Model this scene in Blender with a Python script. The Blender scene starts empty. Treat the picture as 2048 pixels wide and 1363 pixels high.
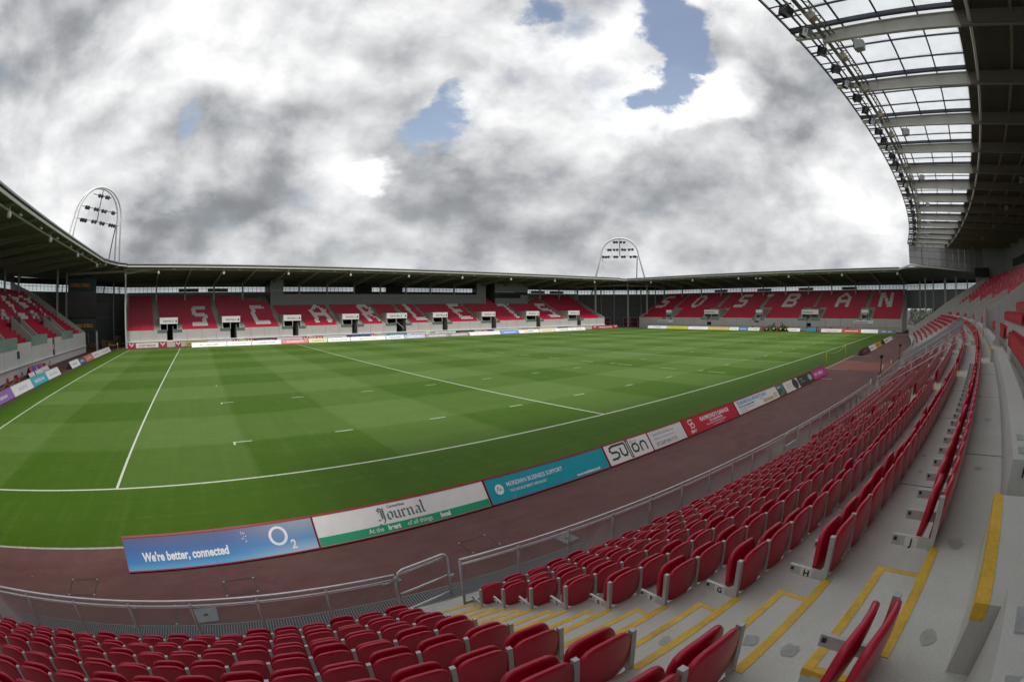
import bpy, math, random
import numpy as np
from mathutils import Vector, Matrix, noise as mnoise

random.seed(7)
rng = np.random.RandomState(11)
S = bpy.context.scene
COL = S.collection
PI = math.pi
R_ = math.radians

# ------------------------------------------------------------------ camera (a 17 mm equisolid fisheye)
cam_data = bpy.data.cameras.new('camera')
cam = bpy.data.objects.new('camera', cam_data)
COL.objects.link(cam)
S.camera = cam
CAM_ROT = ((0.7205819128816711, 0.020551998393609886, -0.6930651644613376),
           (-0.6933085238850459, 0.008066011799512867, -0.7205957466999017),
           (-0.00921941083424202, 0.9997562477002478, 0.020061097880980615))
CAM_POS = (3.8367, -16.0370, 5.2862)
FX, CX, CY = 17.1596, 1128.38, 638.64
M = Matrix(CAM_ROT).to_4x4()
M.translation = CAM_POS
cam.matrix_world = M
cam_data.type = 'PANO'
cam_data.panorama_type = 'FISHEYE_EQUISOLID'
cam_data.fisheye_lens = FX
cam_data.fisheye_fov = R_(200)
cam_data.sensor_fit = 'HORIZONTAL'
cam_data.sensor_width = 36
cam_data.shift_x = -(CX - 1024) / 2048
cam_data.shift_y = (CY - 681.5) / 1363
cam_data.clip_start = 0.02
cam_data.clip_end = 3000
RCAM = np.array(CAM_ROT)

def project(p):
    c = RCAM.T @ (np.asarray(p, float) - np.array(CAM_POS))
    th = math.acos(max(-1, min(1, -c[2] / (np.linalg.norm(c) + 1e-12))))
    r = 2 * FX * math.sin(th / 2)
    d = math.hypot(c[0], c[1]) + 1e-12
    return CX + c[0] / d * r * 2048 / 36, CY - c[1] / d * r * 2048 / 36, float(np.linalg.norm(c))

def in_frame(p, margin=30):
    x, y, _ = project(p)
    return -margin < x < 2048 + margin and -margin < y < 1363 + margin

# ------------------------------------------------------------------ sky, sun, exposure
SUN_EL, SUN_AZ = R_(58), R_(190)          # azimuth clockwise from +Y: the sun stands behind the near stand
world = bpy.data.worlds.new('World')
S.world = world
world.use_nodes = True
wt = world.node_tree
for n in list(wt.nodes):
    wt.nodes.remove(n)
def wn(t, **kw):
    n = wt.nodes.new(t)
    for k, v in kw.items():
        setattr(n, k, v)
    return n
def wl(a, b):
    wt.links.new(a, b)
wout = wn('ShaderNodeOutputWorld')
wbg = wn('ShaderNodeBackground')
wbg.inputs['Strength'].default_value = 0.1
wl(wbg.outputs[0], wout.inputs[0])
sky = wn('ShaderNodeTexSky', sky_type='NISHITA')
sky.sun_disc = False
sky.sun_elevation = SUN_EL
sky.sun_rotation = SUN_AZ
sky.air_density = 1.2
sky.dust_density = 1.0
tc = wn('ShaderNodeTexCoord')
DIR = tc.outputs['Generated']
def vmath(op, a, b=None, sc=None):
    n = wn('ShaderNodeVectorMath', operation=op)
    for i, v in enumerate((a, b)):
        if v is None:
            continue
        if isinstance(v, (tuple, list)):
            n.inputs[i].default_value = v
        else:
            wl(v, n.inputs[i])
    if sc is not None:
        if isinstance(sc, (int, float)):
            n.inputs['Scale'].default_value = sc
        else:
            wl(sc, n.inputs['Scale'])
    return n.outputs['Value'] if op in ('DOT_PRODUCT', 'LENGTH') else n.outputs[0]
def math_(op, a, b=None, c=None, clamp=False):
    n = wn('ShaderNodeMath', operation=op)
    n.use_clamp = clamp
    for i, v in enumerate((a, b, c)):
        if v is None:
            continue
        if isinstance(v, (int, float)):
            n.inputs[i].default_value = v
        else:
            wl(v, n.inputs[i])
    return n.outputs[0]
def maprange(v, a, b, c, d, smooth=False):
    n = wn('ShaderNodeMapRange')
    n.interpolation_type = 'SMOOTHSTEP' if smooth else 'LINEAR'
    wl(v, n.inputs['Value'])
    for k, x in zip(('From Min', 'From Max', 'To Min', 'To Max'), (a, b, c, d)):
        n.inputs[k].default_value = x
    return n.outputs['Result']
sep = wn('ShaderNodeSeparateXYZ')
wl(DIR, sep.inputs[0])
# flat cloud deck seen from below: features shrink towards the horizon
dz = math_('MAXIMUM', sep.outputs['Z'], 0.0)
den = math_('ADD', dz, 0.22)
dk = vmath('SCALE', DIR, sc=math_('DIVIDE', 1.0, den))
def noise(vec, scale, detail, rough, dist=0.0, out='Fac'):
    n = wn('ShaderNodeTexNoise')
    wl(vec, n.inputs['Vector'])
    n.inputs['Scale'].default_value = scale
    n.inputs['Detail'].default_value = detail
    n.inputs['Roughness'].default_value = rough
    n.inputs['Distortion'].default_value = dist
    return n.outputs[out]
wob = vmath('SUBTRACT', noise(dk, 1.3, 5, 0.55, out='Color'), (0.5, 0.5, 0.5))
wob2 = vmath('SUBTRACT', noise(dk, 4.5, 6, 0.62, out='Color'), (0.5, 0.5, 0.5))
dw = vmath('ADD', vmath('ADD', DIR, vmath('SCALE', wob, sc=0.20)), vmath('SCALE', wob2, sc=0.10))
dw = vmath('NORMALIZE', dw)
dg = vmath('NORMALIZE', vmath('ADD', vmath('ADD', DIR, vmath('SCALE', wob, sc=0.10)), vmath('SCALE', wob2, sc=0.20)))
SKY_BLOBS=[(-0.287,0.919,0.269,0.369,0.05),
   (-0.43,0.77,0.471,0.23,-0.09),
   (-0.182,0.858,0.481,0.13,0.06),
   (0.025,0.89,0.456,0.094,0.16),
   (0.083,0.843,0.531,0.203,0.05),
   (0.208,0.874,0.44,0.173,-0.06),
   (0.224,0.914,0.337,0.165,0.1),
   (-0.053,0.958,0.28,0.087,0.18),
   (-0.115,0.961,0.251,0.067,0.18),
   (0.022,0.975,0.223,0.182,-0.24),
   (-0.086,0.977,0.197,0.143,-0.16),
   (0.164,0.966,0.202,0.158,-0.14),
   (-0.236,0.945,0.228,0.148,-0.04),
   (0.355,0.894,0.273,0.046,0.42),
   (0.302,0.922,0.243,0.114,0.12),
   (0.492,0.841,0.224,0.173,-0.16),
   (0.465,0.872,0.154,0.133,-0.12),
   (0.583,0.792,0.184,0.153,-0.14),
   (0.677,0.713,0.183,0.133,-0.1),
   (0.064,0.99,0.124,0.065,0.1),
   (0.289,0.939,0.183,0.073,0.05),
   (0.517,0.776,0.362,0.071,0.2),
   (0.509,0.704,0.495,0.158,0.17),
   (0.674,0.55,0.493,0.129,0.2),
   (0.623,0.654,0.429,0.15,0.08),
   (0.764,0.486,0.425,0.07,0.42),
   (0.738,0.53,0.417,0.09,0.25),
   (0.804,0.389,0.449,0.076,0.45),
   (0.8,0.426,0.423,0.051,0.25),
   (0.723,0.571,0.389,0.121,0.16),
   (0.701,0.65,0.292,0.162,-0.06),
   (0.882,0.303,0.36,0.156,-0.2),
   (0.901,0.219,0.374,0.158,-0.2),
   (0.85,0.353,0.391,0.061,-0.12),
   (0.837,0.265,0.479,0.133,-0.02),
   (0.788,0.273,0.552,0.101,0.12),
   (0.771,0.577,0.271,0.174,-0.05),
   (0.839,0.503,0.209,0.155,-0.12),
   (0.798,0.575,0.181,0.144,-0.1),
   (0.948,0.184,0.258,0.129,0.18),
   (0.944,0.242,0.222,0.128,0.08),
   (0.95,0.285,0.125,0.128,0.06),
   (0.827,0.548,0.13,0.082,0.1),
   (0.599,0.796,0.082,0.123,0.1),
   (0.903,0.4,0.157,0.105,-0.05),
   (0.979,0.113,0.17,0.076,0.1),
   (0.858,0.412,0.306,0.062,0.06),
   (0.982,0.151,0.113,0.065,0.12)]
SKY_GAPS=[(0.698,0.443,0.563,0.069,1.0),
   (0.735,0.458,0.499,0.055,1.0),
   (0.746,0.496,0.444,0.06,0.9),
   (0.528,0.623,0.576,0.058,0.9),
   (0.584,0.597,0.549,0.049,0.5),
   (0.444,0.813,0.376,0.056,0.75),
   (0.418,0.836,0.356,0.041,0.6),
   (-0.062,0.934,0.352,0.031,0.55),
   (0.755,0.417,0.507,0.03,0.6),
   (0.708,0.393,0.587,0.059,0.6),
   (0.463,0.789,0.405,0.04,0.5),
   (0.27,0.845,0.461,0.061,0.18)]
SKY_BASE = 0.61
def blob_sum(vec, blobs, start):
    acc = None
    for x, y, z, r, a in blobs:
        d = vmath('DOT_PRODUCT', vec, (x, y, z))
        w = maprange(d, math.cos(min(r * 1.25, 1.4)), math.cos(r * 0.12), 0.0, a * (1.0 if a > 0 else 0.66), True)
        acc = w if acc is None else math_('ADD', acc, w)
    return math_('ADD', acc, start)
dv = vmath('MULTIPLY', DIR, (1.0, 1.0, 1.4))
dv = vmath('ADD', dv, vmath('SCALE', vmath('SUBTRACT', noise(dv, 2.2, 4, 0.5, out='Color'), (0.5, 0.5, 0.5)), sc=0.10))
LIT = (-0.030, -0.012, 0.052)             # towards the light, up and to the side, for the relief of the billows
def billow(scale, off, detail=11, rough=0.50):
    """cloud density here minus the density a little nearer the light: bright rims, shaded undersides"""
    a = noise(dv, scale, detail, rough)
    b = noise(vmath('ADD', dv, tuple(c * off for c in LIT)), scale, detail, rough)
    return a, math_('SUBTRACT', a, b)
n1, e1 = billow(2.6, 1.6)
n2, e2 = billow(6.0, 0.8, 9, 0.52)
fb1 = math_('SUBTRACT', n1, 0.5)
fb2 = math_('SUBTRACT', n2, 0.5)
fb3 = math_('SUBTRACT', noise(dv, 19.0, 6, 0.62), 0.5)
lum = blob_sum(dw, SKY_BLOBS, SKY_BASE)
# where the deck is grey the relief is soft, where it is bright the billows stand out
lum = math_('ADD', lum, math_('MULTIPLY', fb1, 0.48))
lum = math_('ADD', lum, math_('MULTIPLY', e1, 1.25))
lum = math_('ADD', lum, math_('MULTIPLY', e2, 0.80))
lum = math_('ADD', lum, math_('MULTIPLY', fb2, 0.14))
lum = math_('ADD', lum, math_('MULTIPLY', fb3, 0.03))
# soft knee at both ends
lum = math_('ADD', 0.23, math_('SMOOTH_MAX', math_('SUBTRACT', lum, 0.23), 0.0, 0.22))
lum = math_('SMOOTH_MIN', lum, 1.05, 0.2)
lum = math_('MULTIPLY', lum, math_('MULTIPLY_ADD', dz, 0.22, 0.92))      # an overcast sky is brighter overhead
gap = blob_sum(dg, [(x, y, z, r, a if a > 0.8 else a * 0.62) for x, y, z, r, a in SKY_GAPS], -0.02)
gap = math_('SUBTRACT', gap, math_('MULTIPLY', math_('ADD', fb2, math_('MULTIPLY', fb1, 0.6)), 1.5))
gapf = maprange(gap, 0.10, 0.80, 0.0, 0.95, True)
ramp = wn('ShaderNodeValToRGB')
wl(lum, ramp.inputs[0])
cr = ramp.color_ramp
cr.elements[0].position = 0.0
cr.elements[0].color = (0.0, 0.0, 0.0, 1)
cr.elements[1].position = 1.0
cr.elements[1].color = (1.0, 1.0, 1.0, 1)
for p_, c_ in ((0.2, (0.192, 0.200, 0.212, 1)), (0.45, (0.440, 0.452, 0.468, 1)), (0.7, (0.695, 0.70, 0.71, 1))):
    e_ = cr.elements.new(p_)
    e_.color = c_
cl = wn('ShaderNodeVectorMath', operation='SCALE')
wl(ramp.outputs[0], cl.inputs[0])
cl.inputs['Scale'].default_value = 10.0
bl = wn('ShaderNodeVectorMath', operation='MULTIPLY')
wl(sky.outputs[0], bl.inputs[0])
bl.inputs[1].default_value = (1.7, 1.45, 1.3)
mx = wn('ShaderNodeMix', data_type='RGBA')
wl(gapf, mx.inputs['Factor'])
wl(cl.outputs[0], mx.inputs['A'])
wl(bl.outputs[0], mx.inputs['B'])
wl(mx.outputs['Result'], wbg.inputs['Color'])
world.cycles.sampling_method = 'MANUAL'
world.cycles.sample_map_resolution = 1024

sun_data = bpy.data.lights.new('sun', 'SUN')
sun_data.energy = 2.3
sun_data.angle = R_(14)
sun_data.color = (1.0, 0.965, 0.91)
sun = bpy.data.objects.new('sun', sun_data)
COL.objects.link(sun)
sdir = Vector((math.sin(SUN_AZ) * math.cos(SUN_EL), math.cos(SUN_AZ) * math.cos(SUN_EL), math.sin(SUN_EL)))
sun.rotation_euler = (-sdir).to_track_quat('-Z', 'Y').to_euler()
sun.location = (50, -60, 80)

S.view_settings.view_transform = 'Standard'
S.view_settings.look = 'None'
S.view_settings.gamma = 1.0
S.view_settings.use_curve_mapping = False
S.view_settings.exposure = 0.18
S.render.engine = 'CYCLES'
S.cycles.max_bounces = 6
S.cycles.diffuse_bounces = 4
S.cycles.glossy_bounces = 3
S.cycles.transparent_max_bounces = 12
S.cycles.transmission_bounces = 4
S.cycles.use_denoising = True
S.cycles.use_adaptive_sampling = True
S.cycles.adaptive_threshold = 0.015

# ------------------------------------------------------------------ materials
MATS = {}
class NT:
    """a little wrapper round a material's node tree"""
    def __init__(self, name, rough=0.6, metal=0.0, spec=0.5):
        self.m = bpy.data.materials.new(name)
        self.m.use_nodes = True
        self.t = self.m.node_tree
        self.b = self.t.nodes['Principled BSDF']
        self.b.inputs['Roughness'].default_value = rough
        self.b.inputs['Metallic'].default_value = metal
        self.b.inputs['Specular IOR Level'].default_value = spec
        self.co = self.t.nodes.new('ShaderNodeTexCoord').outputs['Object']
    def n(self, t, **kw):
        n = self.t.nodes.new(t)
        for k, v in kw.items():
            setattr(n, k, v)
        return n
    def l(self, a, b):
        self.t.links.new(a, b)
    def geo(self):
        return self.n('ShaderNodeNewGeometry').outputs['Position']
    def noise(self, scale, detail=4, rough=0.55, vec=None, stretch=None):
        v = vec or self.co
        if stretch:
            mp = self.n('ShaderNodeMapping')
            mp.inputs['Scale'].default_value = stretch
            self.l(v, mp.inputs['Vector'])
            v = mp.outputs[0]
        n = self.n('ShaderNodeTexNoise')
        self.l(v, n.inputs['Vector'])
        n.inputs['Scale'].default_value = scale
        n.inputs['Detail'].default_value = detail
        n.inputs['Roughness'].default_value = rough
        return n.outputs['Fac']
    def ramp(self, fac, stops):
        r = self.n('ShaderNodeValToRGB')
        self.l(fac, r.inputs[0])
        e = r.color_ramp.elements
        e[0].position, e[0].color = stops[0][0], (*stops[0][1], 1)
        e[1].position, e[1].color = stops[-1][0], (*stops[-1][1], 1)
        for p, c in stops[1:-1]:
            x = e.new(p)
            x.color = (*c, 1)
        return r.outputs[0]
    def mix(self, fac, a, b, blend='MIX'):
        m = self.n('ShaderNodeMix', data_type='RGBA', blend_type=blend)
        for k, v in (('Factor', fac), ('A', a), ('B', b)):
            if isinstance(v, (int, float)):
                m.inputs[k].default_value = v
            elif isinstance(v, tuple):
                m.inputs[k].default_value = (*v, 1)
            else:
                self.l(v, m.inputs[k])
        return m.outputs['Result']
    def math(self, op, a, b=None, clamp=False):
        m = self.n('ShaderNodeMath', operation=op)
        m.use_clamp = clamp
        for i, v in enumerate((a, b)):
            if v is None:
                continue
            if isinstance(v, (int, float)):
                m.inputs[i].default_value = v
            else:
                self.l(v, m.inputs[i])
        return m.outputs[0]
    def color(self, c):
        if isinstance(c, tuple):
            self.b.inputs['Base Color'].default_value = (*c, 1)
        else:
            self.l(c, self.b.inputs['Base Color'])
    def bump(self, h, strength, dist=0.02):
        b = self.n('ShaderNodeBump')
        b.inputs['Strength'].default_value = strength
        b.inputs['Distance'].default_value = dist
        self.l(h, b.inputs['Height'])
        self.l(b.outputs[0], self.b.inputs['Normal'])

def worn(name, rgb, rough=0.6, metal=0.0, var=0.10, scale=2.0, spec=0.5, fine=30.0, rvar=0.1):
    """plain paint or plastic or metal with a little uneven tone and gloss"""
    if name in MATS:
        return MATS[name]
    t = NT(name, rough, metal, spec)
    f = t.math('ADD', t.math('MULTIPLY', t.noise(scale, 5, 0.6), 0.7), t.math('MULTIPLY', t.noise(fine, 3, 0.6), 0.3))
    lo = tuple(max(0, c * (1 - 2.2 * var)) for c in rgb)
    hi = tuple(min(1, c * (1 + 2.2 * var)) for c in rgb)
    t.color(t.ramp(f, ((0.25, lo), (0.75, hi))))
    rr = t.n('ShaderNodeMapRange')
    t.l(f, rr.inputs['Value'])
    rr.inputs['To Min'].default_value = max(0.05, rough - rvar)
    rr.inputs['To Max'].default_value = min(1, rough + rvar)
    t.l(rr.outputs[0], t.b.inputs['Roughness'])
    MATS[name] = t.m
    return t.m

def print_mat(rgb, rough=0.45):
    """printed or painted flat colour"""
    return worn('print_%d_%d_%d' % tuple(int(c * 999) for c in rgb), rgb, rough, var=0.03, scale=3.0)

def concrete(name, rgb, scale=1.0, stain=0.35, bump=0.15, streak=False, spots=True):
    if name in MATS:
        return MATS[name]
    t = NT(name, 0.85, 0, 0.3)
    g = t.geo()
    big = t.noise(0.5 * scale, 6, 0.62, g)
    mid = t.noise(3.0 * scale, 6, 0.65, g)
    fine = t.noise(60 * scale, 3, 0.6, g)
    c = t.ramp(mid, ((0.3, tuple(x * (1 - stain * .55) for x in rgb)), (0.55, rgb), (0.8, tuple(min(1, x * 1.12) for x in rgb))))
    c = t.mix(t.ramp(big, ((0.35, (0.55, 0.55, 0.55)), (0.65, (0, 0, 0)))), c, tuple(x * (1 - stain) for x in rgb))
    if streak:
        st = t.noise(1.6, 5, 0.6, g, (3.0, 3.0, 0.12))
        c = t.mix(t.ramp(st, ((0.52, (0, 0, 0)), (0.75, (0.45, 0.45, 0.45)))), c, tuple(x * 0.62 for x in rgb))
    if spots:
        v = t.n('ShaderNodeTexVoronoi')
        t.l(g, v.inputs['Vector'])
        v.inputs['Scale'].default_value = 1.7 * scale
        sp = t.math('ADD', v.outputs['Distance'], t.math('MULTIPLY', t.noise(9, 3, 0.6, g), 0.25))
        c = t.mix(t.ramp(sp, ((0.16, (0.55, 0.55, 0.55)), (0.21, (0, 0, 0)))), c, tuple(x * 0.6 for x in rgb))
    c = t.mix(0.35, c, t.ramp(fine, ((0.3, tuple(x * 0.82 for x in rgb)), (0.7, tuple(min(1, x * 1.15) for x in rgb)))))
    t.color(c)
    t.bump(t.math('ADD', fine, mid), bump, 0.01)
    MATS[name] = t.m
    return t.m

def glassy(name, rgb, transp, rough=0.05):
    if name in MATS:
        return MATS[name]
    t = NT(name, rough, 0, 0.5)
    out = t.t.nodes['Material Output']
    tr = t.n('ShaderNodeBsdfTransparent')
    tr.inputs[0].default_value = (*rgb, 1)
    mxs = t.n('ShaderNodeMixShader')
    lw = t.n('ShaderNodeLayerWeight')
    lw.inputs['Blend'].default_value = 0.25
    f = t.math('MULTIPLY', t.math('SUBTRACT', 1.0, lw.outputs['Fresnel']), transp)
    dirt = t.noise(4, 5, 0.6)
    f = t.math('MULTIPLY', f, t.math('ADD', 0.86, t.math('MULTIPLY', dirt, 0.25)), True)
    t.l(f, mxs.inputs[0])
    t.b.inputs['Base Color'].default_value = (*[c * 0.6 for c in rgb], 1)
    t.l(t.b.outputs[0], mxs.inputs[1])
    t.l(tr.outputs[0], mxs.inputs[2])
    t.l(mxs.outputs[0], out.inputs[0])
    MATS[name] = t.m
    return t.m

def polycarb(name, stripe_axis='X', rgb=(0.92, 0.94, 0.96), transp=0.45, freq=14.0):
    """corrugated translucent roof sheet: part of the sky's light comes straight through, part is scattered"""
    t = NT(name, 0.25, 0, 0.4)
    out = t.t.nodes['Material Output']
    tr = t.n('ShaderNodeBsdfTransparent')
    tl = t.n('ShaderNodeBsdfTranslucent')
    w = t.n('ShaderNodeTexWave', bands_direction=stripe_axis)
    w.inputs['Scale'].default_value = freq
    w.inputs['Distortion'].default_value = 0.15
    t.l(t.co, w.inputs['Vector'])
    dirt = t.noise(0.7, 6, 0.65)
    c = t.mix(t.ramp(w.outputs['Fac'], ((0.2, (0.25, 0.25, 0.25)), (0.8, (0, 0, 0)))), rgb, tuple(x * 0.72 for x in rgb))
    c = t.mix(t.ramp(dirt, ((0.45, (0, 0, 0)), (0.8, (0.4, 0.4, 0.4)))), c, tuple(x * 0.7 for x in rgb))
    t.l(c, tr.inputs[0])
    t.l(c, tl.inputs[0])
    t.color(c)
    m1 = t.n('ShaderNodeMixShader')
    m1.inputs[0].default_value = transp
    t.l(tl.outputs[0], m1.inputs[1])
    t.l(tr.outputs[0], m1.inputs[2])
    m2 = t.n('ShaderNodeMixShader')
    m2.inputs[0].default_value = 0.12
    t.l(m1.outputs[0], m2.inputs[1])
    t.l(t.b.outputs[0], m2.inputs[2])
    t.l(m2.outputs[0], out.inputs[0])
    return t.m

# ------------------------------------------------------------------ building helpers
def tag(o, label=None, cat=None, group=None, kind=None):
    for k, v in (('label', label), ('category', cat), ('group', group), ('kind', kind)):
        if v:
            o[k] = v
    return o

def empty(name, loc=(0, 0, 0), rz=0.0, parent=None):
    o = bpy.data.objects.new(name, None)
    COL.objects.link(o)
    o.empty_display_size = 0.2
    o.location = loc
    o.rotation_euler = (0, 0, rz)
    if parent is not None:
        o.parent = parent
    return o

def thing(name, label, cat, loc=(0, 0, 0), rz=0.0, group=None):
    return tag(empty(name, loc, rz), label, cat, group)

class MB:
    """collects faces, then becomes one mesh object"""
    def __init__(self):
        self.v, self.f, self.mi, self.sm = [], [], [], []
    def add(self, verts, faces, mi=0, smooth=False):
        o = len(self.v)
        self.v.extend(tuple(p) for p in verts)
        for f in faces:
            self.f.append(tuple(i + o for i in f))
            self.mi.append(mi)
            self.sm.append(smooth)
        return self
    def hexa(self, p, mi=0):
        """eight corners: bottom four (ccw) then top four"""
        return self.add(p, ((0, 3, 2, 1), (4, 5, 6, 7), (0, 1, 5, 4), (1, 2, 6, 5), (2, 3, 7, 6), (3, 0, 4, 7)), mi)
    def box(self, a, b, mi=0):
        (x0, y0, z0), (x1, y1, z1) = a, b
        return self.hexa(((x0, y0, z0), (x1, y0, z0), (x1, y1, z0), (x0, y1, z0), (x0, y0, z1), (x1, y0, z1), (x1, y1, z1), (x0, y1, z1)), mi)
    def wbox(self, W, s0, s1, d0, d1, z0, z1, mi=0, n=1):
        """box in a stand's own (along, back, up) coordinates; follows the curve with n pieces"""
        for k in range(n):
            a = s0 + (s1 - s0) * k / n
            b = s0 + (s1 - s0) * (k + 1) / n
            self.hexa((W(a, d0, z0), W(b, d0, z0), W(b, d1, z0), W(a, d1, z0), W(a, d0, z1), W(b, d0, z1), W(b, d1, z1), W(a, d1, z1)), mi)
        return self
    def bar(self, p0, p1, w, h, up=(0, 0, 1), mi=0):
        p0, p1, up = Vector(p0), Vector(p1), Vector(up)
        d = (p1 - p0).normalized()
        s = d.cross(up)
        if s.length < 1e-4:
            s = d.cross(Vector((1, 0, 0)))
        s.normalize()
        u = s.cross(d).normalized()
        s, u = s * (w / 2), u * (h / 2)
        return self.hexa([p0 - s - u, p0 + s - u, p0 + s + u, p0 - s + u, p1 - s - u, p1 + s - u, p1 + s + u, p1 - s + u], mi)
    def tube(self, pts, r, n=6, mi=0, cap=True):
        pts = [Vector(p) for p in pts]
        rings = []
        for i, p in enumerate(pts):
            d = (pts[min(i + 1, len(pts) - 1)] - pts[max(i - 1, 0)]).normalized()
            s = d.cross(Vector((0, 0, 1)))
            if s.length < 1e-3:
                s = d.cross(Vector((1, 0, 0)))
            s.normalize()
            u = s.cross(d)
            rr = r[i] if isinstance(r, (list, tuple)) else r
            rings.append([p + s * rr * math.cos(2 * PI * k / n) + u * rr * math.sin(2 * PI * k / n) for k in range(n)])
        vs = [v for g in rings for v in g]
        fs = []
        for i in range(len(pts) - 1):
            for k in range(n):
                fs.append((i * n + k, i * n + (k + 1) % n, (i + 1) * n + (k + 1) % n, (i + 1) * n + k))
        if cap:
            fs.append(tuple(range(n))[::-1])
            fs.append(tuple((len(pts) - 1) * n + k for k in range(n)))
        return self.add(vs, fs, mi, True)
    def poly(self, pts, mi=0):
        return self.add(pts, (tuple(range(len(pts))),), mi)
    def extrude(self, prof, W, ss, mi=0, closed=False, caps=False):
        """sweep a (d, z) profile along s values ss through the mapping W"""
        n = len(prof)
        vs = [W(s, d, z) for s in ss for d, z in prof]
        fs = []
        for i in range(len(ss) - 1):
            for k in range(n if closed else n - 1):
                a, b = i * n + k, i * n + (k + 1) % n
                fs.append((a, b, b + n, a + n))
        if caps:
            fs.append(tuple(range(n)))
            fs.append(tuple((len(ss) - 1) * n + k for k in range(n))[::-1])
        return self.add(vs, fs, mi)
    def lathe(self, prof, c=(0, 0, 0), n=12, mi=0):
        vs = [(c[0] + r * math.cos(2 * PI * k / n), c[1] + r * math.sin(2 * PI * k / n), c[2] + z) for r, z in prof for k in range(n)]
        fs = [(i * n + k, i * n + (k + 1) % n, (i + 1) * n + (k + 1) % n, (i + 1) * n + k) for i in range(len(prof) - 1) for k in range(n)]
        return self.add(vs, fs, mi, True)
    def mesh(self, name, mats):
        me = bpy.data.meshes.new(name)
        me.from_pydata(self.v, [], self.f)
        for m in (mats if isinstance(mats, (list, tuple)) else [mats]):
            me.materials.append(m)
        if me.polygons:
            me.polygons.foreach_set('material_index', self.mi)
            me.polygons.foreach_set('use_smooth', self.sm)
        me.update()
        return me
    def build(self, name, mats, parent=None, loc=None):
        o = bpy.data.objects.new(name, self.mesh(name, mats))
        COL.objects.link(o)
        if parent is not None:
            o.parent = parent
        if loc is not None:
            o.location = loc
        return o

def mesh_obj(name, me, parent=None, loc=(0, 0, 0), rot=(0, 0, 0), scale=None):
    o = bpy.data.objects.new(name, me)
    COL.objects.link(o)
    if parent is not None:
        o.parent = parent
    o.location = loc
    o.rotation_euler = rot
    if scale:
        o.scale = scale
    return o

def copy_tree(o, parent=None):
    c = o.copy()
    COL.objects.link(c)
    if parent is not None:
        c.parent = parent
    for ch in KIDS.get(o.name, ()):
        copy_tree(ch, c)
    return c
KIDS = {}
def note_kids(root, kids):
    KIDS[root.name] = list(kids)

def lettering(name, body, parent, loc, size, mat, rot=(0, 0, 0), bold=0.0, align='LEFT', sx=1.0, shear=0.0, thick=0.002, space=1.0):
    """flat raised lettering in the built-in font"""
    c = bpy.data.curves.new(name, 'FONT')
    c.body = body
    c.size = size
    c.align_x = align
    c.offset = bold
    c.shear = shear
    c.extrude = thick
    c.space_character = space
    c.resolution_u = 3
    c.materials.append(mat)
    o = bpy.data.objects.new(name, c)
    COL.objects.link(o)
    o.parent = parent
    o.location = loc
    o.rotation_euler = rot
    o.scale = (sx, 1, 1)
    return o

def pen(mb, pts, nib, mi=0, z0=0.0, th=0.003):
    """broad-nib stroke: each leg of the path drags the nib vector (flat letters in the x-y plane)"""
    nx, ny = nib
    for (x0, y0), (x1, y1) in zip(pts, pts[1:]):
        q = [(x0 - nx, y0 - ny), (x1 - nx, y1 - ny), (x1 + nx, y1 + ny), (x0 + nx, y0 + ny)]
        a = sum(q[i][0] * q[(i + 1) % 4][1] - q[(i + 1) % 4][0] * q[i][1] for i in range(4))
        if a < 0:
            q = q[::-1]
        z0 += 0.00012
        mb.add([(x, y, z0) for x, y in q] + [(x, y, z0 + th) for x, y in q], ((4, 5, 6, 7), (0, 1, 5, 4), (1, 2, 6, 5), (2, 3, 7, 6), (3, 0, 4, 7)), mi)

def stroke(mb, pts, w, mi=0, z0=0.0, th=0.003):
    """constant-width stroke in the x-y plane"""
    for (x0, y0), (x1, y1) in zip(pts, pts[1:]):
        L = math.hypot(x1 - x0, y1 - y0) + 1e-9
        ux, uy = (x1 - x0) / L, (y1 - y0) / L
        x0_, y0_, x1_, y1_ = x0 - ux * w * .45, y0 - uy * w * .45, x1 + ux * w * .45, y1 + uy * w * .45
        px, py = -uy * w / 2, ux * w / 2
        q = [(x0_ - px, y0_ - py), (x1_ - px, y1_ - py), (x1_ + px, y1_ + py), (x0_ + px, y0_ + py)]
        z0 += 0.00012
        mb.add([(x, y, z0) for x, y in q] + [(x, y, z0 + th) for x, y in q], ((4, 5, 6, 7), (0, 1, 5, 4), (1, 2, 6, 5), (2, 3, 7, 6), (3, 0, 4, 7)), mi)

# the four stands' own coordinates: s along the front, d back from it, z up
R_OWN, C_OWN = 417.0, (50.0, 405.44)
def W_own(s, d, z):
    p = s / R_OWN
    return (C_OWN[0] + (R_OWN + d) * math.sin(p), C_OWN[1] - (R_OWN + d) * math.cos(p), z)
R_FAR, C_FAR = 420.0, (45.0, 80.0 - 420.0)
def W_far(s, d, z):
    p = s / R_FAR
    return (C_FAR[0] + (R_FAR + d) * math.sin(p), C_FAR[1] + (R_FAR + d) * math.cos(p), z)
def W_right(s, d, z):          # s runs along +y
    return (118.0 + d, s, z)
def W_left(s, d, z):
    return (-18.5 - d, s, z)
def spread(a, b, step):
    n = max(1, int(round((b - a) / step)))
    return [a + (b - a) * i / n for i in range(n + 1)]

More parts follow.
